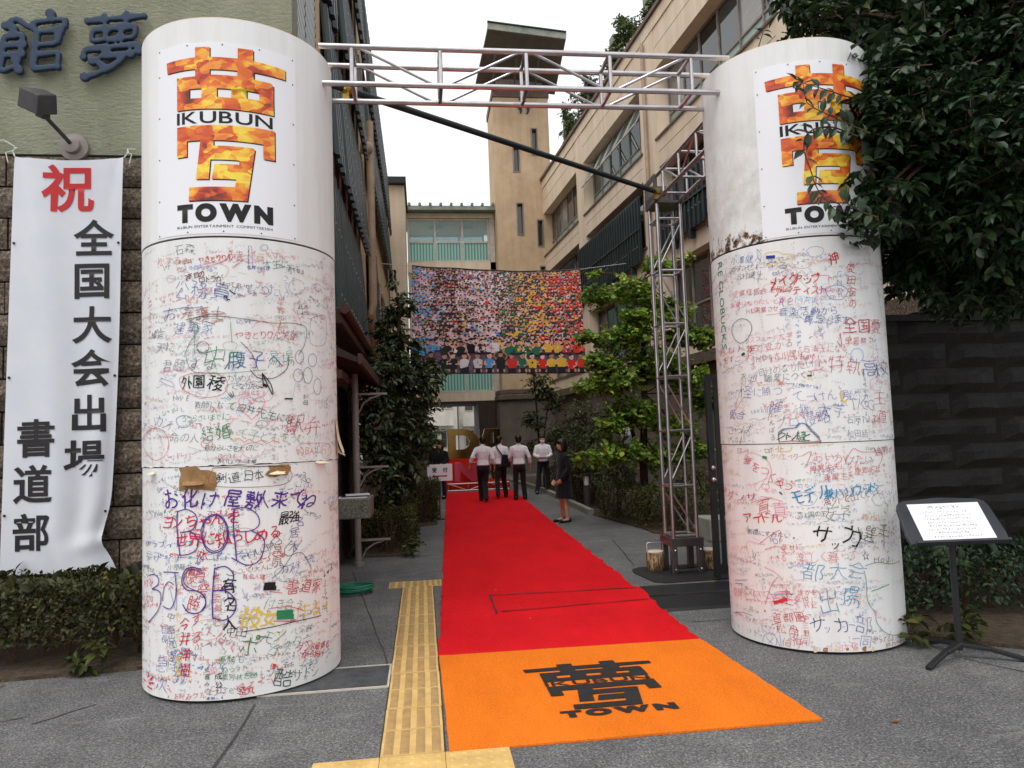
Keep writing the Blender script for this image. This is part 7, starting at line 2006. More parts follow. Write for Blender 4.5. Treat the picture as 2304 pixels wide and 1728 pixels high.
mb.build('sheet', M_PBACK, pbn, smooth=True, fix=False)
cw = Flat(); rp = random.Random(21)
SHIRT = [(S(92, 158, 216), .11), (S(46, 42, 54), .27), (S(220, 206, 222), .50), (S(34, 110, 82), .63), (S(230, 176, 52), .79), (S(220, 42, 36), 1.2)]
def shirt(u, v):
    x = u + rp.gauss(0, .06) + (v - .5) * -0.05
    for c, e in SHIRT:
        if x < e: base = c; break
    q = rp.random()
    if q < .12: base = rp.choice(SHIRT)[0]
    elif u < .5 and q < .35: base = S(210, 180, 202)
    elif q < .40: base = S(64, 56, 66)
    k = rp.uniform(1.0, 1.5); return tuple(min(1, t * k) for t in base)
def disc(cx, cy, rx, ry, n=8, a0=0.0, a1=2 * math.pi, ang=0):
    full = a1 - a0 > 6.2
    ts = np.linspace(a0, a1, n, endpoint=not full)
    V = np.column_stack([rx * np.cos(ts), ry * np.sin(ts)]); ca, sa = math.cos(ang), math.sin(ang)
    V = V @ np.array([[ca, sa], [-sa, ca]]) + [cx, cy]
    return V, np.array([(0, i, i + 1) for i in range(1, len(V) - 1)])
W_, H_ = 5.25, 3.25
row = 0
def lay_fig(x, y, s, col, off, big=False):
    """x,y in metres on the banner; s head radius; off depth step"""
    sk = rp.choice((S(222, 172, 152), S(204, 150, 128), S(186, 128, 108), S(226, 184, 172))); k = rp.uniform(.95, 1.35); sk = tuple(min(1, t * k) for t in sk)
    def put(V, T, c, o):
        P3 = np.array([q_pt(min(.999, max(.001, p[0] / W_)), min(.998, max(.002, p[1] / H_)), o) for p in V]); cw.add(P3, T, c)
    w = s * rp.uniform(1.45, 1.8); lean = rp.uniform(-.4, .4) * s
    hgt = 4.0 if big else 3.2
    body = np.array([(x - w * .72 + lean, y - s * hgt), (x + w * .72 + lean, y - s * hgt), (x + w * .84, y - s * 2.6), (x + w * 1.02, y - s * 1.75), (x + w * .72, y - s * 1.25), (x + s * .42, y - s * .95), (x - s * .42, y - s * .95), (x - w * .72, y - s * 1.25), (x - w * 1.02, y - s * 1.75), (x - w * .84, y - s * 2.6)])
    put(body, np.array([(0, i, i + 1) for i in range(1, 9)]), col, off)
    for sd in (-1, 1):
        q = rp.random()
        if q < (.75 if big else .3):
            up_ = rp.random() < (.15 if big else .55)
            if up_: pts = [(x + sd * w * .85, y - s * 1.7), (x + sd * w * rp.uniform(1.1, 1.5), y - s * .6), (x + sd * s * rp.uniform(.9, 1.9), y + s * rp.uniform(.6, 1.8))]
            else: pts = [(x + sd * w * .9, y - s * 1.8), (x + sd * w * rp.uniform(1.0, 1.3), y - s * 2.8), (x + sd * w * rp.uniform(.2, .8), y - s * rp.uniform(2.6, 3.4))]
            V, T = ribbon(pts, s * .46); put(V, T, sk, off + .0006)
    if rp.random() < .35: put(*disc(x + rp.uniform(-.3, .3) * s, y - s * 2.2, s * rp.uniform(.3, .6), s * rp.uniform(.15, .4), 6, ang=rp.uniform(0, 3)), rp.choice((S(230, 220, 200), S(200, 160, 60), S(40, 40, 40))), off + .0006)
    a = rp.uniform(-.35, .35)
    put(*disc(x, y, s * .80, s * 1.02, 10, ang=a), sk, off + .0012)
    put(*disc(x + rp.uniform(-.1, .1) * s, y - s * .25, s * .45, s * .5, 7, ang=a), tuple(t * .82 for t in sk), off + .0015)
    put(*disc(x, y + s * .20, s * .84, s * .86, 9, .1, math.pi - .1, a), S(30, 23, 25), off + .0018)
    if rp.random() < .3: put(*disc(x - s * .5, y + s * .15, s * .42, s * .42, 6), S(24, 19, 20), off + .0018)
    if s > .06:
        for e in (-.3, .3): put(*disc(x + e * s, y - s * .05, s * .12, s * .06, 5), S(40, 26, 24), off + .0021)
        put(*disc(x, y - s * .50, s * .26, s * .10, 6), S(150, 70, 66) if rp.random() < .5 else S(235, 225, 220), off + .0021)
y = H_ - 0.03
while y > 0.72:
    t = 1 - y / H_
    s = 0.040 + 0.026 * t
    x = -0.05 + rp.uniform(0, s * 2)
    while x < W_ + .05:
        xx, yy = x + rp.uniform(-.6, .6) * s, y + rp.uniform(-.7, .7) * s
        lay_fig(xx, yy, s * rp.uniform(.85, 1.15), shirt(xx / W_, yy / H_), 0.004 + row * 0.0025)
        x += s * rp.uniform(2.0, 2.9)
    y -= s * 2.45; row += 1
KS = dict(b=S(90, 160, 220), k=S(28, 26, 30), w=S(228, 226, 232), g=S(34, 112, 82), y=S(232, 184, 54), r=S(220, 46, 38))
for k, x in enumerate((.25, .55, 1.05, 1.45, 1.75, 2.1, 2.5, 2.9, 3.2, 3.5, 3.75, 4.1, 4.4, 4.7, 5.0)):
    lay_fig(x, 0.92 + rp.uniform(-.06, .12), .088, KS['bbkkkkwggggyyrr'[k]], 0.004 + row * .0025, True)
row += 1
for k, x in enumerate((.55, .95, 1.2, 1.55, 1.95, 2.3, 2.64, 2.98, 3.3, 3.6, 3.92, 4.2, 4.5, 4.8, 5.1)):
    x0 = x; c = KS['kkkwwbkrgyryyrr'[k]]
    V = np.array([(x - .14, .0), (x + .14, .0), (x + .13, .2), (x - .13, .2)])
    P3 = np.array([q_pt(min(.999, p[0] / W_), p[1] / H_, 0.004 + row * .0025) for p in V]); cw.add(P3, np.array([(0, 1, 2), (0, 2, 3)]), S(28, 28, 44))
    for sd in (-1, 1):
        P3 = np.array([q_pt(min(.999, p[0] / W_), max(.002, p[1] / H_), 0.005 + row * .0025) for p in disc(x + sd * .1, .07, .035, .06, 7)[0]]); cw.add(P3, disc(0, 0, 1, 1, 7)[1], S(196, 148, 124))
    lay_fig(x, 0.52 + rp.uniform(-.03, .06), .095, c, 0.006 + row * .0025, True)
row += 1
V, T, Cc = cw.arrays()
M_PRINT = mat_attr('photo_print', 0.5)
o = link_mesh('crowd_print', np_mesh('crowd_print', V - np.array(WORLD[pbn]), T, Cc, 'ink'), M_PRINT, pbn, WORLD[pbn]); o['kind'] = 'stuff'
rp_ = MB()
for u, v, tgt in ((0, 1, P_left(22.3, .05, 7.1)), (0, 0, P_left(22.3, .05, 3.6)), (1, 1, P_right(22, .05, 7.0)), (1, 0, P_right(22, .05, 3.7))):
    MB().rod(q_pt(u, v), tgt, 0.008, 6).build('rope', M_ROPE, pbn)
MB().tube([q_pt(u, 1.0, .0) for u in np.linspace(0, 1, 20)], 0.02, 6).build('top_hem', M_BLACKM, pbn)
MB().tube([q_pt(u, 0.0, .0) for u in np.linspace(0, 1, 20)], 0.02, 6).build('bottom_hem', M_BLACKM, pbn)

# ================================================================== stage with golden letters at the end of the carpet
M_MIRROR = mat('gold_mirror', S(98, 78, 46), 0.14, 0.95, c2=S(128, 98, 52), scale=2)
M_STAGE = mat_carpet('stage_red', S(214, 48, 32))
sx = empty('carpet_stage', (1.75, 23.9, 0), 'low red stage fronted by a small aluminium truss at the far end of the carpet', 'stage')
MB().box(0.70, 2.75, 23.42, 25.2, 0.0, 0.27).build('platform', M_STAGE, sx)
bd = MB(); bd.prism([(23.95, 0.271), (24.55, 1.0), (24.58, 1.0), (24.0, 0.271)], 'x', 0.8, 2.0); bd.build('back_board', M_STAGE, sx)
for z in (0.03, 0.24): tubepart('chord', (0.76, 23.34, z), (2.72, 23.34, z), 0.018, M_ALU, sx, 8)
for k in range(4):
    x = 0.78 + k * .63
    tubepart('rung', (x, 23.34, .03), (x, 23.34, .24), .012, M_ALU, sx, 6)
    if k < 3:
        a_, b_ = ((.03, .24) if k % 2 else (.24, .03)); tubepart('brace', (x + .03, 23.34, a_), (x + .6, 23.34, b_), .010, M_ALU, sx, 6)
def slab_letter(name, outer, holes, y0, d, m, label):
    V, T = fill_poly(outer, holes); mb = MB(); n = len(V)
    vs = [(p[0], y0, p[1]) for p in V] + [(p[0], y0 + d, p[1]) for p in V]
    fs = [tuple(t) for t in T] + [tuple(n + i for i in t[::-1]) for t in T]
    o = 0
    for lp_ in [outer] + list(holes):
        k = len(lp_); fs += [(o + i, o + (i + 1) % k, n + o + (i + 1) % k, n + o + i) for i in range(k)]; o += k
    mb.add(vs, fs)
    return mb.build(name, m, label=label, cat='letter', group='golden letters on the stage', bevel=0.01)
arc = lambda cx, cz, rx, rz, a0, a1, n: [(cx + rx * math.cos(math.radians(a0 + (a1 - a0) * i / n)), cz + rz * math.sin(math.radians(a0 + (a1 - a0) * i / n))) for i in range(n + 1)]
slab_letter('golden_letter', [(0.84, 0.95), (1.3, 0.95)] + arc(1.35, 1.47, .56, .52, -85, 85, 10) + [(1.3, 2.0), (0.84, 2.0)], [[(1.12, 1.30)] + arc(1.3, 1.54, .28, .24, -80, 80, 8) + [(1.12, 1.78)]], 24.6, .25, M_MIRROR, 'golden mirror letter D at the top of the carpet stage')
slab_letter('golden_letter', [(1.93, 0.272), (2.14, 0.272), (2.14, 0.9), (2.32, 0.272), (2.62, 0.272), (2.62, 1.97), (2.10, 1.97), (2.02, 1.7), (1.93, 1.97)], [[(2.26, 1.5), (2.40, 1.5), (2.40, 1.85), (2.26, 1.85)]], 24.62, .25, M_MIRROR, 'golden mirror letter with a square opening standing beside the D on the stage')
slab_letter('golden_letter', [(1.0, 0.272), (1.2, 0.272), (1.2, 0.62), (1.55, 0.272), (1.78, 0.272), (1.78, 0.9), (1.58, 0.9), (1.58, 0.55), (1.2, 0.9), (1.0, 0.9)], [], 23.7, .2, mat('carpet_reflection_pink', S(214, 96, 120), 0.2, 0.7), 'small pink mirror letter N low at the front of the stage')  # pink base colour stands in for the red carpet mirrored in the letter

# ================================================================== houses beyond the passage
def house(x0, x1, y0, y1, h, wall_m, roof_m, label, floors=2, cols=3, ridge=1.3):
    e = empty('distant_house', ((x0 + x1) / 2, (y0 + y1) / 2, 0), label, 'house', 'houses beyond the passage')
    MB().box(x0, x1, y0, y1, 0, h).build('wall', wall_m, e)
    r = MB(); ov = .35; xm = (x0 + x1) / 2
    r.add([(x0 - ov, y0 - ov, h), (x1 + ov, y0 - ov, h), (x1 + ov, y1 + ov, h), (x0 - ov, y1 + ov, h), (x0 + .8, (y0 + y1) / 2, h + ridge), (x1 - .8, (y0 + y1) / 2, h + ridge)], [(0, 1, 5, 4), (1, 2, 5), (2, 3, 4, 5), (3, 0, 4), (3, 2, 1, 0)])
    r.build('roof', roof_m, e)
    w = (x1 - x0) / cols
    for f in range(floors):
        for c in range(cols):
            window(e, lambda a, o, z: (a, y0 - o, z), x0 + w * (c + .2), x0 + w * (c + .8), f * 2.8 + 1.0, f * 2.8 + 2.3, 2, (0, 1), M_FRAMEW, (M_GLASS,), 0.02, .06)
    bal = MB(); bal.box(x0 + .3, x1 - .3, y0 - .6, y0 - .54, 2.75, 3.35); bal.box(x0 + .3, x1 - .3, y0 - .6, y0, 2.6, 2.74); bal.build('balcony', wall_m, e)
    return e
M_WHITEW = mat_stucco('white_render', S(226, 222, 214), S(206, 202, 194), 0.2); M_ROOFR = mat('red_roof', S(150, 70, 62), 0.7, c2=S(120, 52, 48), scale=4)
M_ROOFG = mat('grey_roof', S(120, 122, 126), 0.7)
house(-3.5, 2.5, 52, 60, 4.7, M_WHITEW, M_ROOFR, 'white two-storey house with a red roof beyond the passage', 2, 4)
house(2.9, 10, 58, 66, 5.8, M_WHITEW, M_ROOFG, 'pale house with a grey roof beyond the passage')
house(-4, 4.5, 76, 84, 7.6, M_BEIGE, M_ROOFG, 'beige three-storey house farthest beyond the passage', 3, 4)
up = empty('utility_pole', (4.2, 55, 0), 'tall grey utility pole seen through the passage', 'utility pole')
MB().tube([(4.2, 55, 0), (4.2, 55, 9.5)], [.17, .12], 12).build('pole', M_CONC, up, smooth='auto')
MB().bar((3.4, 55, 8.7), (5.0, 55, 8.7), .1).build('cross_arm', M_FRAME, up)

# ================================================================== planter kerb and garden lamps on the right
kb = MB()
path = [(3.42, 14.9), (3.55, 20.8), (3.45, 24.0), (3.2, 27.0)]
for a, b in zip(path, path[1:]):
    kb.bar((a[0], a[1], .06), (b[0], b[1], .06), 0.12, 0.12)
kb.build('kerb', M_CONC, kind='structure')
pl_ = MB().box(4.22, 4.62, 10.55, 11.2, 0, .34); pl_.build('stone_block', M_CONC, bevel=.02, label='pale stone block at the end of the clipped hedge', cat='block')
M_LAMPG = mat_plain('frosted_lamp_glass', (0.75, 0.77, 0.8), 0.3)
def bollard(x, y, label):
    e = empty('garden_lamp', (x, y, 0), label, 'garden lamp', 'low garden lamps')
    MB().lathe((x, y, 0), [(.075, 0), (.075, .52), (.085, .53)], 16).build('post', M_LAMP, e, smooth='auto')
    MB().lathe((x, y, .531), [(.062, 0), (.062, .2)], 16).build('glass', M_LAMPG, e, smooth='auto')
    MB().lathe((x, y, .732), [(.085, 0), (.085, .03), (.04, .05)], 16).build('cap', M_LAMP, e, smooth='auto')
bollard(3.64, 16.2, 'low garden lamp on a dark post behind the woman in black')
bollard(3.75, 19.6, 'low garden lamp behind the man in the white mask')
bollard(4.75, 13.2, 'low garden lamp half hidden behind the truss tower')

# ================================================================== plants
B_NEAR= [(5.04, 6.0, 5.19, 0.9), (4.58, 6.2, 5.5, 0.75), (5.08, 5.6, 4.36, 0.95), (4.51, 5.7, 4.19, 0.75), (4.7, 5.5, 3.42, 0.85), (4.31, 5.75, 3.34, 0.55), (5.09, 5.6, 3.14, 0.7), (4.73, 6.0, 3.12, 0.5), (3.5, 5.0, 3.43, 0.26), (3.47, 4.95, 3.96, 0.28), (3.84, 6.1, 5.46, 0.42), (3.61, 6.3, 5.7, 0.25), (3.91, 5.35, 4.41, 0.5), (3.35, 4.95, 3.17, 0.18), (5.07, 5.3, 4.88, 0.9), (5.37, 6.4, 3.08, 0.45), (3.86, 5.3, 3.79, 0.42), (4.39, 5.6, 4.74, 0.6), (4.27, 5.9, 3.1, 0.35), (4.51, 5.0, 3.4, 0.6), (3.99, 5.1, 3.47, 0.45), (3.78, 5.0, 4.02, 0.4), (4.17, 4.9, 3.85, 0.5), (6.3, 4.2, 5.0, 1.0), (7.4, 5.0, 4.6, 1.1), (6.4, 5.6, 6.0, 1.1), (7.6, 6.2, 5.6, 1.2), (5.6, 3.4, 5.6, 0.9), (6.8, 3.4, 4.2, 0.9), (6.2, 6.6, 4.4, 0.9), (7.6, 7.0, 4.4, 0.9)]  # closing clumps are unseen crown out of frame, added to shade the garden wall
B_LEFT= [(-0.58, 13.0, 3.66, 0.36), (-0.29, 13.0, 4.06, 0.25), (-0.65, 12.5, 2.75, 0.55), (-0.13, 12.8, 2.61, 0.5), (-0.73, 12.3, 1.92, 0.55), (-0.15, 12.6, 1.75, 0.5), (0.19, 13.0, 2.85, 0.28), (-0.52, 12.2, 1.18, 0.5), (-0.28, 12.4, 1.02, 0.3), (-0.03, 13.0, 1.91, 0.3), (-0.41, 13.2, 4.5, 0.12), (-0.31, 13.0, 3.26, 0.4)]
B_RIGHT= [(4.63, 13.5, 4.87, 0.3), (4.01, 13.3, 4.31, 0.45), (3.33, 13.0, 4.22, 0.3), (4.8, 13.6, 4.01, 0.5), (3.77, 13.2, 3.45, 0.5), (3.1, 12.9, 3.42, 0.25), (4.41, 13.4, 2.95, 0.55), (3.5, 13.0, 2.61, 0.5), (2.95, 12.8, 2.52, 0.25), (5.08, 13.6, 2.7, 0.45), (3.95, 13.2, 2.03, 0.5), (4.82, 13.5, 1.76, 0.45), (3.36, 12.9, 1.79, 0.33), (5.57, 13.8, 3.5, 0.35), (5.59, 13.8, 2.26, 0.4), (5.22, 13.5, 5.0, 0.15), (3.23, 12.9, 4.61, 0.14), (3.61, 13.0, 1.3, 0.4), (4.4, 13.4, 1.18, 0.45), (3.04, 12.7, 1.25, 0.3), (5.19, 13.6, 1.32, 0.4), (4.15, 13.0, 3.75, 0.45), (3.25, 12.9, 3.01, 0.35), (5.07, 13.7, 3.5, 0.4)]
B_SLIM= [(3.62, 22.0, 3.17, 0.5), (4.01, 22.0, 2.68, 0.4), (3.37, 22.0, 2.16, 0.4), (3.95, 21.5, 1.66, 0.38), (3.27, 22.0, 1.28, 0.3)]
B_SHRUB= [(3.54, 17.0, 1.34, 0.5), (3.83, 16.0, 1.14, 0.45), (4.01, 15.0, 0.97, 0.4), (4.01, 18.5, 2.22, 0.4), (4.78, 12.6, 0.87, 0.35), (4.22, 18.0, 1.86, 0.7), (4.78, 24.0, 1.57, 0.7), (4.4, 20.5, 1.39, 0.6)]
TWIGS= [[(3.28, 4.78, 3.78), (3.09, 4.78, 3.86), (2.93, 4.78, 3.93), (2.81, 4.78, 4.0), (2.79, 4.78, 4.14)], [(3.25, 4.88, 3.8), (3.03, 4.88, 3.87), (2.86, 4.88, 3.82), (2.82, 4.88, 3.69), (2.86, 4.88, 3.55), (2.91, 4.88, 3.39), (3.05, 4.88, 3.23), (3.2, 4.88, 3.13)], [(3.43, 4.98, 4.13), (3.26, 4.98, 4.15), (3.09, 4.98, 4.2), (2.86, 4.98, 4.26)], [(3.29, 4.78, 3.16), (3.17, 4.78, 3.2), (3.03, 4.78, 3.28)]]
TWIGS2= [[(4.53, 6.75, 5.74), (4.27, 6.75, 5.8), (4.01, 6.75, 5.87), (3.75, 6.75, 5.93), (3.62, 6.75, 5.99)], [(4.27, 6.75, 5.85), (4.02, 6.75, 5.98), (3.86, 6.75, 6.02)], [(3.48, 6.75, 5.51), (3.55, 6.75, 5.7)], [(3.76, 6.75, 5.59), (3.8, 6.75, 5.65)]]

LEAF_V = np.array([(0, 0, 0), (-.42, .30, .10), (0, .32, 0), (.42, .30, .10), (-.40, .62, .06), (0, .64, -.03), (.40, .62, .06), (0, 1.0, -.14)], np.float32)
LEAF_T = np.array([(0, 2, 1), (0, 3, 2), (1, 2, 5), (1, 5, 4), (2, 3, 6), (2, 6, 5), (4, 5, 7), (5, 6, 7)], np.int32)
SMALL_V = np.array([(0, 0, 0), (-.42, .5, .06), (.42, .5, .06), (0, 1.0, -.05)], np.float32)
SMALL_T = np.array([(0, 2, 1), (1, 2, 3)], np.int32)
def unit(a): return a / np.maximum(np.linalg.norm(a, axis=1, keepdims=True), 1e-9)
def leaves_mesh(name, P, A, N, L, W, tint, origin, small=False):
    """P foot points, A leaf axes, N rough normals, L lengths, W widths"""
    TV, TT = (SMALL_V, SMALL_T) if small else (LEAF_V, LEAF_T)
    A = unit(A); X = unit(np.cross(A, N)); Z = np.cross(X, A)
    V = P[:, None, :] + X[:, None, :] * (TV[None, :, 0:1] * W[:, None, None]) + A[:, None, :] * (TV[None, :, 1:2] * L[:, None, None]) + Z[:, None, :] * (TV[None, :, 2:3] * L[:, None, None])
    n, k = len(P), len(TV)
    T = (TT[None] + (np.arange(n) * k)[:, None, None]).reshape(-1, 3)
    V = V.reshape(-1, 3) - np.array(origin)
    me = np_mesh(name, V, T, np.repeat(tint, k))
    return me
def sprays(rng, blobs, density, L, tw_len=0.45, per=9, flat=1.0, droop=0.25, shell=0.55):
    """twigs with alternate leaves through a set of blobs"""
    P, A, N, tw = [], [], [], []
    for (x, y, z, r) in blobs:
        n = max(4, int(density * r * r * 40))
        D = rng.normal(size=(n, 3)); D = unit(D)
        rad = r * rng.uniform(shell, 1.08, n) ** 0.7 * (1 + 0.12 * rng.normal(size=n))
        E = np.array([x, y, z]) + D * rad[:, None] * np.array([1, 1, flat])
        for i in range(n):
            d = D[i] * np.array([1, 1, .5]) + rng.normal(size=3) * 0.45; d[2] -= droop * .5
            d /= np.linalg.norm(d)
            ln = tw_len * rng.uniform(.6, 1.2) * min(1, .4 + r)
            s = E[i] - d * ln
            tw.append((s, E[i]))
            k = max(3, int(per * rng.uniform(.7, 1.3)))
            t = np.linspace(0.15, 1.0, k)
            side = np.cross(d, [0, 0, 1.0]); side /= max(1e-6, np.linalg.norm(side))
            sg = np.where(np.arange(k) % 2 == 0, 1.0, -1.0)
            a = d[None] * 0.65 + side[None] * sg[:, None] * 0.8 + rng.normal(size=(k, 3)) * .25; a[:, 2] -= droop
            P.append(s[None] + d[None] * (t * ln)[:, None]); A.append(a)
            N.append(np.array([0, 0, 1.0])[None] + rng.normal(size=(k, 3)) * .38 + D[i][None] * .25)
    return np.vstack(P), np.vstack(A), np.vstack(N), tw
M_BARK = mat('grey_brown_bark', S(64, 50, 40), 0.9, c2=S(38, 30, 25), scale=12, stretch=(1, 1, .25), bump=.6, bscale=25, bdist=.02)
M_TWIG = mat('twig', S(82, 62, 44), 0.8)
def tree(name, label, base, limbs, blobs, m_leaf, L, density, seed, flat=1.0, per=9, tw_len=.45, droop=.25, cat='tree', small=False, ratio=.5, group=None, shell=.55):
    rng = np.random.default_rng(seed)
    e = empty(name, base, label, cat, group)
    tr = MB()
    for pts, rs in limbs: tr.tube(resample3(pts, .12), taper(pts, rs, .12), 9)
    if limbs: tr.build('trunk', M_BARK, e, smooth=True)
    P, A, N, tw = sprays(rng, blobs, density, L, tw_len, per, flat, droop, shell)
    n = len(P); ll = L * rng.uniform(.65, 1.2, n)
    me = leaves_mesh('crown', P, A, N, ll, ll * ratio * rng.uniform(.8, 1.2, n), rng.uniform(0, 1, n) ** 1.1, WORLD[e], small)
    c = link_mesh('crown', me, m_leaf, e, WORLD[e])
    tb_ = MB()
    for i, (s, q) in enumerate(tw):
        if i % 2 == 0: tb_.tube([s, q], [.005, .002], 3, cap=False)
    # boughs from the limbs to the clumps
    if limbs:
        ends = [Vector(p[-1]) for p, _ in limbs] + [Vector(p[len(p) // 2]) for p, _ in limbs]
        for (x, y, z, r) in blobs:
            q = Vector((x, y, z)); k = min(ends, key=lambda v_: (v_ - q).length)
            tb_.tube(resample3([tuple(k), tuple(k.lerp(q, .5) + Vector((0, 0, .06))), tuple(q)], .15), .014, 5)
    tb_.build('twigs', M_TWIG, e, kind='stuff', fix=False)
    return e
def resample3(pts, step):
    P_ = [np.array(p, float) for p in pts]; P_ = [P_[0]] + P_ + [P_[-1]]; out = [tuple(P_[0])]
    for i in range(1, len(P_) - 2):
        p0, p1, p2, p3 = P_[i - 1:i + 3]; n = max(1, int(np.linalg.norm(p2 - p1) / step))
        for j in range(1, n + 1):
            t = j / n; out.append(tuple(0.5 * ((2 * p1) + (-p0 + p2) * t + (2 * p0 - 5 * p1 + 4 * p2 - p3) * t * t + (-p0 + 3 * p1 - 3 * p2 + p3) * t ** 3)))
    return out
def taper(pts, rs, step):
    n = len(resample3(pts, step)); return [rs[0] + (rs[1] - rs[0]) * i / max(1, n - 1) for i in range(n)]
ML_NEAR = mat_leaf('dark_broad_leaf', S(22, 38, 24), S(58, 84, 50), .18, .38, .4)
ML_LEFT = mat_leaf('dark_glossy_leaf', S(30, 44, 26), S(84, 102, 58), .2, .36, .45)
ML_LIGHT = mat_leaf('fresh_heart_leaf', S(76, 112, 40), S(164, 192, 86), .4, .5, .3)
ML_SLIM = mat_leaf('slim_tree_leaf', S(34, 50, 28), S(86, 102, 54), .25, .45, .3)
ML_HEDGE = mat_leaf('hedge_leaf', S(34, 42, 18), S(84, 92, 40), .2, .5, .3)
ML_HEDGEB = mat_leaf('brownish_hedge_leaf', S(34, 36, 18), S(76, 80, 38), .2, .5, .3)
ML_ROOF = mat_leaf('roof_plant_leaf', S(52, 70, 40), S(112, 124, 74), .3, .5, .3)

nt = tree('leafy_tree', 'large dark-leaved tree overhanging the second column on the right', (6.9, 7.0, 0),
     [([(6.9, 7.0, 0), (6.85, 7.0, 1.4), (6.5, 6.7, 2.7), (5.6, 6.2, 3.6)], (.10, .06)), ([(6.5, 6.7, 2.6), (6.2, 6.3, 3.6), (5.9, 5.6, 4.6)], (.06, .035)), ([(5.6, 6.2, 3.5), (4.8, 5.8, 4.2), (4.4, 5.7, 5.2)], (.05, .03)), ([(5.6, 6.2, 3.5), (4.8, 5.6, 3.6), (4.1, 5.0, 3.8)], (.04, .02))],
     B_NEAR, ML_NEAR, .115, 8.5, 11, .95, 11, .42, .35)
# leaves of the sprigs hanging in front of the second column, each its own piece
lf = MB(); lf.v = [tuple(p) for p in (LEAF_V * np.array([.56, 1, 1]))]; lf.f = [tuple(t) for t in LEAF_T]
leafmes = []
for k in range(5):
    me = lf.mesh('leaf', fix=False); me.materials.append(ML_NEAR)
    at = me.attributes.new('tint', 'FLOAT', 'POINT'); at.data.foreach_set('value', np.full(8, .1 + .2 * k, np.float32)); leafmes.append(me)
rl_ = random.Random(5)
for tw_ in TWIGS + TWIGS2:
    pts = resample3(tw_, .05); MB().tube(pts, [.007 - .005 * i / len(pts) for i in range(len(pts))], 5).build('sprig', M_TWIG, nt, fix=False)
    for i in range(1, len(pts)):
        for s_ in (1, -1):
            if rl_.random() < .16: continue
            p = Vector(pts[i]); d = (Vector(pts[i]) - Vector(pts[i - 1])).normalized()
            side = d.cross(Vector((0, -1, .25))).normalized() * s_
            a = (d * .5 + side * .9 + Vector((rl_.uniform(-.3, .3), rl_.uniform(-.4, .2), rl_.uniform(-.5, .1)))).normalized()
            nrm = Vector((rl_.uniform(-.4, .4), -.45 + rl_.uniform(-.3, .3), .8)); x = a.cross(nrm).normalized(); z = x.cross(a)
            L_ = rl_.uniform(.075, .125)
            o = inst('leaf', rl_.choice(leafmes), (0, 0, 0), nt)
            o.matrix_local = Matrix.Translation(p - WORLD[nt]) @ (Matrix((x, a, z)).transposed() * L_).to_4x4()

tree('alley_tree', 'dense dark glossy-leaved tree beside the entrance on the left of the alley', (-0.45, 12.6, 0), [([(-0.45, 12.6, 0), (-.42, 12.6, 1.2), (-.4, 12.8, 2.6), (-.35, 12.9, 3.9)], (.06, .025))], B_LEFT, ML_LEFT, .125, 10, 12, 1.0, 10, .38, .35)
tree('alley_tree', 'bright green tree with heart-shaped leaves behind the truss tower', (4.15, 13.4, 0), [([(4.15, 13.4, 0), (4.12, 13.4, 1.0), (4.2, 13.4, 2.4), (4.3, 13.5, 4.6)], (.09, .03)), ([(4.13, 13.4, .9), (3.8, 13.2, 2.0), (3.5, 13.0, 3.0)], (.05, .02))], [(b[0], b[1], b[2], b[3] * 1.18) for b in B_RIGHT], ML_LIGHT, .10, 6.2, 13, .45, 13, .55, .12, ratio=.85)
tree('slim_tree', 'slender tree with thin paired trunks in front of the grey tower foot', (3.5, 22, 0), [([(3.5, 22, 0), (3.52, 22, 1.6), (3.45, 22, 3.4)], (.045, .02)), ([(3.62, 21.9, 0), (3.66, 21.9, 1.5), (3.9, 21.9, 3.0)], (.035, .015))], B_SLIM, ML_SLIM, .13, 7.0, 14, .9, 8, .5, .25)
for i, (b, lab) in enumerate(zip(B_SHRUB, ('loose shrub beside the slender tree', 'rounded shrub behind the woman in black', 'shrub at the near end of the planting behind the clipped hedge', 'taller rusty-leaved shrub beside the slender tree trunk', 'yellow-green shrub behind the truss tower foot', 'tall dark shrub against the grey wall beyond the bright tree', 'leafy shrub against the grey wall near the tower foot', 'dark shrub against the grey wall between the other shrubs'))):
    tree('garden_shrub', lab, (b[0], b[1], 0), [([(b[0], b[1], 0), (b[0] + .03, b[1], b[2])], (.03, .012))], [b, (b[0] + .25, b[1] + .3, b[2] - .25, b[3] * .8), (b[0] - .2, b[1] + .2, b[2] - .3, b[3] * .7)], (ML_SLIM, ML_SLIM, ML_HEDGE, ML_HEDGEB, ML_HEDGE, ML_SLIM, ML_SLIM, ML_NEAR)[i], .09, 5, 30 + i, .9, 8, .35, .2, 'shrub', group='shrubs in the alley planting')

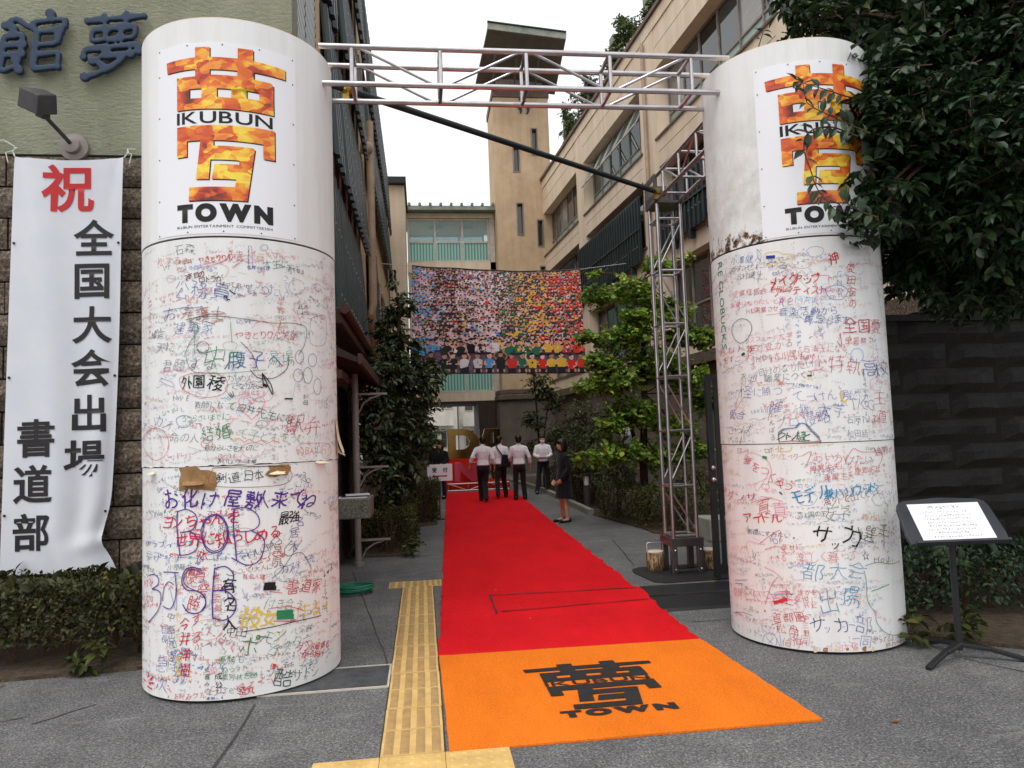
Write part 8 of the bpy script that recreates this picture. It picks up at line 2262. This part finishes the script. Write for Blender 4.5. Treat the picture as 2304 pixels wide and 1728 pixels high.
def hedge(name, label, poly_line, width, z0, z1, m, L, n, seed, wob=.05, top_big=0, stems=0):
    """clipped hedge along a line; leaves packed through a thin outer layer, twigs inside"""
    rng = np.random.default_rng(seed); pts = [np.array(p, float) for p in poly_line]
    base = (float(pts[0][0]), float(pts[0][1]), 0); e = empty(name, base, label, 'hedge')
    seg = [np.linalg.norm(b - a) for a, b in zip(pts, pts[1:])]; tot = sum(seg)
    s = rng.uniform(0, tot, n); across = rng.uniform(-1, 1, n); up = rng.uniform(0, 1, n)
    face = rng.random(n)
    # push two thirds of the leaves to a face
    across = np.where(face < .4, np.sign(across) * rng.uniform(.82, 1.05, n), across); up = np.where((face >= .4) & (face < .72), rng.uniform(.88, 1.05, n), up)
    P = np.zeros((n, 3)); Nn = np.zeros((n, 3)); acc = 0
    for (a, b), l in zip(zip(pts, pts[1:]), seg):
        d = (b - a) / l; nr = np.array([-d[1], d[0]])
        k = (s >= acc) & (s <= acc + l)
        q = a[None] + d[None] * (s[k] - acc)[:, None] + nr[None] * (across[k] * width / 2)[:, None]
        P[k, :2] = q; Nn[k, :2] = nr[None] * across[k][:, None]; acc += l
    P[:, 2] = z0 + (z1 - z0) * up
    for i in range(n):
        w = noise.noise(Vector(P[i]) * 3.0) * wob; P[i] += Nn[i] * w * 2; P[i, 2] += w * (1 if up[i] > .5 else 0)
    Nn[:, 2] = .6 + up * .6; Nn += rng.normal(size=(n, 3)) * .5
    A = rng.normal(size=(n, 3)) + Nn * .5
    ll = L * rng.uniform(.6, 1.3, n)
    if top_big:
        big = (up > .9) & (rng.random(n) < top_big); ll = np.where(big, ll * 2.4, ll)
    me = leaves_mesh('foliage', P, A, Nn, ll, ll * .55, rng.uniform(0, 1, n), WORLD[e], small=L < .05 and not top_big)
    link_mesh('foliage', me, m, e, WORLD[e])
    st_ = MB()
    for k in range(stems or int(tot * 5)):
        t = rng.uniform(0, tot); acc = 0
        for (a, b), l in zip(zip(pts, pts[1:]), seg):
            if t <= acc + l: c_ = a + (b - a) / l * (t - acc); break
            acc += l
        c_ = c_ + rng.uniform(-.25, .25, 2) * width
        for q in range(4):
            tip = (c_[0] + rng.uniform(-.15, .15), c_[1] + rng.uniform(-.12, .12), z1 - .08)
            st_.tube([(c_[0], c_[1], 0.0), ((c_[0] * .7 + tip[0] * .3), (c_[1] * .7 + tip[1] * .3), z0 * .6 + .05), tip], [.012, .009, .003], 4)
    st_.build('stems', M_TWIG, e, kind='stuff', fix=False)
    return e
hedge('clipped_hedge', 'low brownish hedge on bare stems under the hanging banner', [(-4.6, 6.42), (-1.7, 6.46)], .66, .2, .64, ML_HEDGEB, .042, 13000, 41, .06, .06, 20)
hedge('clipped_hedge', 'dark low hedge behind the notice stand', [(3.95, 6.25), (7.5, 5.9)], .9, .1, .52, ML_NEAR, .05, 9000, 42, .08, .1)
hedge('clipped_hedge', 'clipped green hedge along the right of the path below the bright tree', [(3.72, 14.6), (4.1, 12.0), (4.75, 11.2)], .62, .06, .68, ML_HEDGE, .045, 12000, 43, .05)
hedge('clipped_hedge', 'far clipped hedge beside the slender tree', [(3.95, 21.5), (3.85, 16.6)], .6, .06, .72, ML_HEDGEB, .06, 7000, 44, .06)
hedge('clipped_hedge', 'clipped hedge on the left below the dense glossy tree', [(-.58, 10.98), (-.5, 14.2)], .74, .04, .62, ML_HEDGE, .045, 12000, 45, .05)
hedge('clipped_hedge', 'yellowish rounded hedge behind the reception sign', [(.0, 14.75), (-.05, 17.5)], .5, .04, .82, ML_HEDGE, .05, 7000, 46, .08)
rngr = np.random.default_rng(9)
ORD = ('', 'second ', 'third ', 'fourth ', 'fifth ', 'sixth ', 'seventh ', 'eighth ')
for i, a in enumerate((29.8, 27.1, 23.6, 20.4, 18.9, 15.8, 13.6)):
    x, y, _ = P_right(a, -.62, 0)
    bl2 = [(x + rngr.uniform(-.15, .2), y + rngr.uniform(-.5, .5), 13.8 + k * .42 + rngr.uniform(0, .2), .62 - .07 * k) for k in range(5 if i % 2 else 6)]
    tree('roof_shrub', ('bushy roof-terrace shrub nearest the stair tower' if i == 0 else ORD[i] + 'bushy roof-terrace shrub counted from the stair tower'), (x, y, 13.1), [], bl2, ML_ROOF, .15, 7, 60 + i, 1.1, 8, .35, .1, 'shrub', group='roof terrace shrubs')
# small weeds by the notice stand and grass tufts at the hedge foot
for i, (x, y, lab) in enumerate(((3.62, 5.25, 'small broad-leaved weed at the foot of the second column'), (3.95, 5.1, 'small broad-leaved weed behind the notice stand foot'), (-2.55, 6.0, 'green weed sprouting at the soil edge beside the torn-paper column'), (-.2, 10.75, 'leafy weed at the corner of the left alley hedge'))):
    tree('weed', lab, (x, y, 0), [], [(x, y, .12, .13), (x + .08, y + .05, .2, .1)], ML_HEDGE, .10, 12, 80 + i, .7, 6, .14, .2, 'weed')
M_DEADLEAF = mat('dead_leaf', S(150, 100, 50), .8, c2=S(104, 66, 36), scale=20)
for i, (x, y, a, lab) in enumerate(((3.42, 4.72, .4, 'brown dead leaf on the paving near the notice stand foot'), (2.62, 3.92, 1.2, 'yellowed fallen leaf beside the near corner of the orange mat'), (-3.05, 5.85, 2.2, 'fallen leaf on the paving under the hanging banner'))):
    mbf = MB(); mbf.v = [(p[0] * .03, p[1] * .06, .006 + abs(p[2]) * .06) for p in LEAF_V]; mbf.f = [tuple(t) for t in LEAF_T]
    me = mbf.mesh('fallen_leaf', fix=False); me.materials.append(M_DEADLEAF)
    o = inst('fallen_leaf', me, (x, y, 0.002), None, (0, 0, a)); tag(o, lab, 'leaf')

# ================================================================== people
M_SKIN = mat('skin', S(206, 158, 130), .55, c2=S(190, 138, 112), scale=9, spec=.35, world=False)
M_HAIR = mat('black_hair', S(18, 15, 15), .45, c2=S(30, 25, 24), scale=40, spec=.4, world=False)
def mat_fabric(name, c, c2, fold=.5):
    m, N, L, b = _new(name); co = _co(N)
    L.new(_ramp(N, L, _noise(N, L, co, 7, 4), [(.35, c), (.65, c2)]), b.inputs['Base Color'])
    b.inputs['Roughness'].default_value = .8; b.inputs['Specular IOR Level'].default_value = .2; b.inputs['Sheen Weight'].default_value = .15
    _bump(N, L, b, _noise(N, L, co, 9, 3, .5, (1.6, 1.6, .6)), fold, .05)
    return m
M_SHIRT = mat_fabric('white_shirt', S(238, 232, 238), S(226, 218, 226), .6); M_TROUSER = mat_fabric('black_trousers', S(26, 23, 26), S(34, 30, 32)); M_SUIT = mat_fabric('black_suit', S(20, 18, 22), S(28, 25, 30)); M_NAVY = mat_fabric('navy_trousers', S(30, 32, 44), S(22, 24, 34))
M_SHOE = mat_plain('black_leather', (.012, .011, .011), .35); M_MASK = mat_plain('white_mask', S(236, 236, 236), .7); M_BAG = mat_fabric('black_bag', S(16, 15, 18), S(24, 22, 26), .3)
JOBS = []
def loft(mb, rings, n=22):
    """closed elliptical skin through (x, y, z, rx, ry)"""
    b = len(mb.v)
    for (x, y, z, rx, ry) in rings:
        for j in range(n):
            a = 2 * math.pi * j / n; ca, sa = math.cos(a), math.sin(a)
            mb.v.append((x + rx * math.copysign(abs(ca) ** .85, ca), y + ry * math.copysign(abs(sa) ** .85, sa), z))
    for i in range(len(rings) - 1):
        for j in range(n): mb.f.append((b + i * n + j, b + i * n + (j + 1) % n, b + (i + 1) * n + (j + 1) % n, b + (i + 1) * n + j))
    mb.f.append(tuple(b + j for j in range(n))[::-1]); mb.f.append(tuple(b + (len(rings) - 1) * n + j for j in range(n)))
def capsule(mb, p, q, r0, r1, n=12, sy=1.0):
    p, q = Vector(p), Vector(q); d = (q - p); L_ = d.length or 1e-6; d = d / L_
    pts, rs = [], []
    for k in range(4): a = math.pi / 2 * (1 - k / 4); pts.append(p - d * r0 * math.sin(a)); rs.append(max(.0005, r0 * math.cos(a)))
    for k in range(4): t = k / 3; pts.append(p.lerp(q, t)); rs.append(r0 + (r1 - r0) * t)
    for k in range(1, 5): a = math.pi / 2 * k / 4; pts.append(q + d * r1 * math.sin(a)); rs.append(max(.0005, r1 * math.cos(a)))
    mb.tube(pts, rs, n)
def queue(name, mb, voxel, m, parent, smooth=3): JOBS.append((name, mb, voxel, m, parent, smooth))
def hand(mb, wr, d, palm_n, side):
    """wr wrist, d direction of the hand, palm_n palm normal, side +1/-1 thumb side"""
    wr, d, pn = Vector(wr), Vector(d).normalized(), Vector(palm_n).normalized(); x = d.cross(pn).normalized()
    c = wr + d * .05
    for k in (-1, 0, 1): capsule(mb, wr + x * .015 * k + d * .01, c + x * .024 * k + d * .035, .015, .014, 8)
    for k, (o, L_) in enumerate(((-.030, .060), (-.010, .072), (.010, .068), (.030, .052))):
        b0 = wr + d * .088 + x * o; b1 = b0 + (d * .8 + pn * .45) * L_ * .5; b2 = b1 + (d * .45 + pn * .8) * L_ * .5
        capsule(mb, b0 - d * .01, b1, .0085, .008, 7); capsule(mb, b1, b2, .008, .0065, 7)
    t0 = wr + d * .03 + x * .03 * side; t1 = t0 + (d * .6 + x * side * .7) * .04; t2 = t1 + (d * .9 + pn * .3) * .032
    capsule(mb, t0, t1, .011, .0095, 7); capsule(mb, t1, t2, .0095, .0075, 7)
def person(label, loc, rot, P, top_m, low_m, H=1.70, skirt=False, jacket=False, hair='short', head_turn=0.0, head_tilt=0.0, mask=False, sleeve=.55):
    e = empty('person', loc, label, 'person'); e.rotation_euler = (0, 0, rot)
    k = H / 1.70
    def v(p): return Vector(p) * k
    J = {a: v(b) for a, b in P.items()}
    body = MB()
    hc = v((P.get('head', (0, .015, 1.575))))
    Rh = Matrix.Rotation(head_turn, 3, 'Z') @ Matrix.Rotation(head_tilt, 3, 'X')
    def h(x, y, z): return hc + Rh @ (Vector((x, y, z)) * k)
    tmp = MB(); tmp.sphere((0, 0, 0), (.082, .098, .112), 20, 14); tmp.sphere((0, .02, -.055), (.058, .066, .062), 16, 10)
    n0 = len(body.v); body.add([hc + Rh @ (Vector(p) * k) for p in tmp.v], tmp.f)
    capsule(body, h(0, .092, .0), h(0, .104, -.028), .011, .015, 8)                 # nose
    capsule(body, h(-.025, .088, -.062), h(.025, .088, -.062), .009, .009, 6)       # mouth
    for s in (-1, 1):
        capsule(body, h(s * .080, -.005, .015), h(s * .079, .0, -.025), .016, .012, 8)   # ears
    neck = v((0, -.01, 1.40)); capsule(body, h(0, -.02, -.07), neck, .052 * k, .058 * k)
    capsule(body, v((0, 0, 1.30)), v((0, 0, .95)), .10 * k, .10 * k)
    for s, S_ in ((-1, 'L'), (1, 'R')):
        sh = J['sh' + S_]; el = J['el' + S_]; wr = J['wr' + S_]
        capsule(body, v((s * .07, 0, 1.36)), sh, .05 * k, .045 * k); capsule(body, sh, el, .045 * k, .037 * k); capsule(body, el, wr, .037 * k, .026 * k)
        hd_ = (wr - el).normalized() * .8 + Vector(P.get('hd' + S_, (0, .1, -.3))); hand(body, wr, hd_, Vector(P.get('pn' + S_, (-s, .2, 0))), -s if not P.get('thf') else s)
        hp, kn, an = J['hp' + S_], J['kn' + S_], J['an' + S_]
        capsule(body, hp, kn, .062 * k, .048 * k); capsule(body, kn, kn.lerp(an, .35), .048 * k, .050 * k); capsule(body, kn.lerp(an, .35), an, .050 * k, .032 * k)
        fd = Vector(P.get('ft' + S_, (0, 1, 0))).normalized(); capsule(body, an - Vector((0, 0, .02)), an + fd * .13 * k - Vector((0, 0, .05 * k)), .034, .026)
    queue('body', body, .0085, M_SKIN, e)
    # shirt or jacket
    top = MB()
    hem = .93 if not jacket else .80
    R5 = [(0, -.005, 1.44, .06, .055), (0, -.006, 1.42, .085, .066), (0, -.006, 1.37, .145, .09), (0, -.004, 1.29, .175, .115), (0, 0, 1.18, .165, .115), (0, 0, 1.08, .150, .105), (0, -.004, 1.00, .158, .112), (0, -.008, hem + .02, .172 if not jacket else .185, .128 if not jacket else .14), (0, -.006, hem - .015, .150 if not jacket else .19, .108 if not jacket else .145)]
    loft(top, [tuple(q_ * k for q_ in r5) for r5 in R5])
    capsule(top, v((0, -.012, 1.40)), v((0, -.008, 1.435)), .066 * k, .064 * k)
    for s, S_ in ((-1, 'L'), (1, 'R')):
        sh = J['sh' + S_]; el = J['el' + S_]; wr = J['wr' + S_]
        capsule(top, v((s * .06, -.005, 1.392)), sh, .050 * k, .056 * k); capsule(top, sh, el, .060 * k, .052 * k)
        q = el.lerp(wr, sleeve); capsule(top, el, q, .052 * k, .046 * k)
        if sleeve < .8: capsule(top, el.lerp(wr, sleeve - .12), q, .050 * k, .050 * k)
    queue('jacket' if jacket else 'shirt', top, .012, top_m, e, 4)
    low = MB()
    if skirt:
        low.lathe(tuple(v((0, -.005, .0))), [(.150 * k, 1.0 * k), (.175 * k, .88 * k), (.195 * k, .70 * k), (.215 * k, .50 * k), (.205 * k, .49 * k), (.15 * k, .70 * k)][::-1], 28)
        low.v = [(p[0], p[1] * .82, p[2]) for p in low.v]
        queue('skirt', low, .012, low_m, e, 3)
    else:
        loft(low, [tuple(q_ * k for q_ in r5) for r5 in [(0, -.006, .99, .150, .105), (0, -.012, .93, .158, .115), (0, -.018, .86, .165, .12), (0, -.012, .79, .16, .105)]])
        for S_ in 'LR':
            hp, kn, an = J['hp' + S_], J['kn' + S_], J['an' + S_]
            capsule(low, hp, kn, .092 * k, .074 * k); capsule(low, kn, an + Vector((0, -.005, .0)), .073 * k, .066 * k); capsule(low, an + Vector((0, 0, .03)), an - Vector((0, 0, .035 * k)), .060 * k, .062 * k)
        queue('trousers', low, .012, low_m, e, 3)
        bt_ = MB(); n = 24
        ring = [(v((.156 * math.cos(a), -.010 + .112 * math.sin(a), .925))) for a in np.linspace(0, 2 * math.pi, n, endpoint=False)]
        vs = [p + Vector((0, 0, -.018)) for p in ring] + [p + Vector((0, 0, .018)) for p in ring]
        bt_.add(vs, [(i, (i + 1) % n, n + (i + 1) % n, n + i) for i in range(n)]); queue('belt', bt_, 0, M_SHOE, e)
    for S_ in 'LR':
        an = J['an' + S_]; fd = Vector(P.get('ft' + S_, (0, 1, 0))).normalized(); shoe = MB()
        heel = an - fd * .045 * k + Vector((0, 0, -.045 * k)); toe = an + fd * .175 * k + Vector((0, 0, -.055 * k)); 
        if P.get('lift' + S_): toe.z -= .05
        capsule(shoe, heel, toe, .042 * k if not skirt else .034 * k, .032 * k); capsule(shoe, heel, heel + Vector((0, 0, .03)), .04 * k if not skirt else .032, .038 * k if not skirt else .03)
        queue('shoe', shoe, .010, M_SHOE, e, 2)
    hr = MB()
    if hair == 'short':
        tmp = MB(); tmp.sphere((0, -.016, .030), (.088, .104, .100), 20, 14); tmp.sphere((0, -.045, -.015), (.080, .072, .085), 18, 12); tmp.sphere((0, .045, .075), (.07, .055, .04), 14, 8)
    else:
        tmp = MB(); tmp.sphere((0, -.018, .030), (.100, .114, .106), 20, 14); tmp.sphere((0, -.055, -.05), (.096, .075, .115), 20, 14)
        for s in (-1, 1): tmp.sphere((s * .078, -.01, -.045), (.03, .06, .10), 14, 10)
        tmp.sphere((0, .065, .06), (.075, .04, .045), 14, 8)
    hr.add([hc + Rh @ (Vector(p) * k) for p in tmp.v], tmp.f); queue('hair', hr, .010, M_HAIR, e, 2)
    ey = MB()
    for s in (-1, 1): ey.sphere(tuple(h(s * .030, .086, .008)), .009, 8, 6)
    queue('eyes', ey, 0, M_SHOE, e)
    if mask:
        mk = MB(); tmp = MB(); tmp.sphere((0, .055, -.045), (.066, .058, .052), 18, 12); mk.add([hc + Rh @ (Vector(p) * k) for p in tmp.v], tmp.f); queue('mask', mk, .008, M_MASK, e, 2)
    return e
base = dict(shL=(-.178, -.005, 1.345), shR=(.178, -.005, 1.345), elL=(-.225, -.03, 1.10), elR=(.225, -.03, 1.10), wrL=(-.235, .04, .87), wrR=(.235, .04, .87),
            hpL=(-.085, 0, .90), hpR=(.085, 0, .90), knL=(-.09, .02, .49), knR=(.09, .02, .49), anL=(-.095, 0, .095), anR=(.095, 0, .095))
def pose(**k): d = dict(base); d.update(k); return d
# three students walking away up the carpet
person('student in white shirt and dark trousers walking alone on the red carpet', (1.56, 19.1, 0.008), .10, pose(knL=(-.05, .20, .51), anL=(-.03, .24, .10), knR=(.045, .02, .49), anR=(.02, -.20, .13), elL=(-.30, -.10, 1.15), wrL=(-.36, -.02, .95), elR=(.26, -.06, 1.11), wrR=(.30, .02, .88), head=(.01, .03, 1.575)), M_SHIRT, M_TROUSER, 1.72, head_turn=.05)
m2 = person('student in white shirt carrying a black shoulder bag, head turned to his companion', (2.10, 19.95, 0.008), .05, pose(knL=(-.10, -.02, .49), anL=(-.12, -.20, .14), knR=(.11, .16, .50), anR=(.16, .18, .095), elL=(-.25, -.05, 1.11), wrL=(-.27, .02, .88)), M_SHIRT, M_TROUSER, 1.70, head_turn=-.9)
person('student in white shirt and black trousers just off the edge of the red carpet', (2.52, 19.2, 0.0), -.05, pose(knL=(-.10, .03, .49), anL=(-.11, .0, .095), knR=(.10, .05, .49), anR=(.13, .05, .095), elR=(.27, -.03, 1.11), wrR=(.30, .05, .88), elL=(-.24, .03, 1.12), wrL=(-.20, .18, .98)), M_SHIRT, M_TROUSER, 1.72)
bg = MB(); bg.obox((2.24, 19.78, 1.02), (.26, .12, .34), Matrix.Rotation(.12, 3, 'Y'))
bgo = empty('shoulder_bag', (2.24, 19.78, .86), 'black shoulder bag hanging on the back of the student turning his head', 'bag')
bg.build('pouch', M_BAG, bgo, bevel=.03)
MB().tube(resample3([(2.14, 19.79, 1.18), (2.02, 19.82, 1.38), (1.99, 19.98, 1.46), (2.02, 20.1, 1.34)], .04), .016, 6).build('strap', M_BAG, bgo)
# student with a mask facing the camera
person('student in a white face mask and rolled-up sleeves leaning by the planter', (3.46, 21.0, 0.0), math.pi - .15, pose(elL=(-.24, .03, 1.12), wrL=(-.10, .22, 1.03), elR=(.24, .03, 1.12), wrR=(.08, .24, 1.02), hdL=(.5, .2, 0), hdR=(-.5, .2, 0), pnL=(0, 0, 1), pnR=(0, 0, 1), knL=(-.12, .06, .49), anL=(-.10, .10, .095), knR=(.14, .08, .50), anR=(.20, .16, .095)), M_SHIRT, M_NAVY, 1.70, mask=True, head_tilt=-.18)
cp = MB(); cp.obox((3.44, 20.74, 1.035), (.30, .20, .012), Matrix.Rotation(.2, 3, 'X')); cp.build('clipboard', M_BLACKM, label='dark clipboard held by the masked student', cat='clipboard', bevel=.004)
# woman in black suit in profile
person('woman in a black suit and knee-length skirt standing beside the red carpet', (2.68, 13.95, 0.0), math.pi / 2 + .25, pose(elL=(-.22, -.04, 1.10), wrL=(-.16, .12, .88), elR=(.22, -.04, 1.10), wrR=(.15, .13, .86), hdL=(.3, .2, -.2), hdR=(-.3, .2, -.2), knL=(-.07, .01, .48), anL=(-.10, -.02, .085), knR=(.07, .0, .48), anR=(.12, .0, .085)), M_SUIT, M_SUIT, 1.60, True, True, 'bob', .1, sleeve=.92)
# staff in dark clothes behind the reception sign
person('person in dark clothes standing behind the reception sign', (.50, 20.8, 0.0), math.pi - .4, pose(elL=(-.24, .03, 1.12), wrL=(-.10, .2, 1.03)), M_SUIT, M_NAVY, 1.62, jacket=True, hair='bob', sleeve=.9)
person('person in dark clothes half hidden behind the leaves by the stage', (.30, 22.2, 0.0), math.pi + .5, pose(), M_SUIT, M_NAVY, 1.66, jacket=True, sleeve=.9)
# raised brush-written characters of the wall sign (read from the right)
for ch, cx_, cz_, sx_, sz_ in (('館', -3.45, 5.45, .68, .66), ('夢', -2.76, 5.45, .60, .70)):
    A_ = np.vstack(STROKE_OF[ch]); c0 = (A_.min(0) + A_.max(0)) / 2; rb2 = random.Random(ord(ch)); bs = MB()
    for q_ in STROKE_OF[ch]:
        q2 = np.array(resample([tuple(p) for p in q_], .05)) if len(q_) > 1 else q_
        if len(q2) < 2: continue
        n_ = len(q2); w0 = rb2.uniform(.085, .11); w1 = rb2.uniform(.04, .075)
        V2, _t = ribbon(q2, 1.0); mid = (V2[:n_] + V2[n_:]) / 2; nn = V2[n_:] - mid
        for i in range(n_ - 1):
            quad = []
            for (k_, sg) in ((i, -1), (i + 1, -1), (i + 1, 1), (i, 1)):
                ww = (w0 + (w1 - w0) * k_ / (n_ - 1)); p = mid[k_] + nn[k_] * sg * ww
                x_ = (p[0] - c0[0]) * sx_; z_ = (p[1] - c0[1]) * sz_
                quad.append((cx_ + x_ + z_ * .10, cz_ + z_ + x_ * .14))
            bs.prism(quad, 'y', 6.915, 6.96)
        for k_ in (0, n_ - 1):
            p = mid[k_]; x_ = (p[0] - c0[0]) * sx_; z_ = (p[1] - c0[1]) * sz_; r_ = (w0 if k_ == 0 else w1) * .62
            bs.prism([(cx_ + x_ + z_ * .10 + r_ * .7 * math.cos(t), cz_ + z_ + x_ * .14 + r_ * .7 * math.sin(t)) for t in np.linspace(0, 6.283, 10, endpoint=False)], 'y', 6.915, 6.96)
    bs.v = [(p[0] - WORLD[bl][0], p[1] - WORLD[bl][1], p[2] - WORLD[bl][2]) for p in bs.v]
    queue('wall_character', bs, .008, M_SLATE, bl, 1)
# grow the skins
_tmp = []
for (name, mb, vox, m, parent, sm) in JOBS:
    me = mb.mesh(name, (0, 0, 0), fix=True)
    if vox:
        ob = bpy.data.objects.new('tmp', me); COL.objects.link(ob)
        r_ = ob.modifiers.new('r', 'REMESH'); r_.mode = 'VOXEL'; r_.voxel_size = vox
        s_ = ob.modifiers.new('s', 'SMOOTH'); s_.factor = .5; s_.iterations = sm
        _tmp.append((ob, name, m, parent))
    else:
        me.shade_smooth(); o = link_mesh(name, me, m, parent, WORLD[parent])
_dg = bpy.context.evaluated_depsgraph_get(); _dg.update()
for ob, name, m, parent in _tmp:
    me = bpy.data.meshes.new_from_object(ob.evaluated_get(_dg)); me.name = name; me.materials.clear(); me.shade_smooth()
    o = link_mesh(name, me, m, parent, WORLD[parent])
for ob, *_ in _tmp: bpy.data.objects.remove(ob)
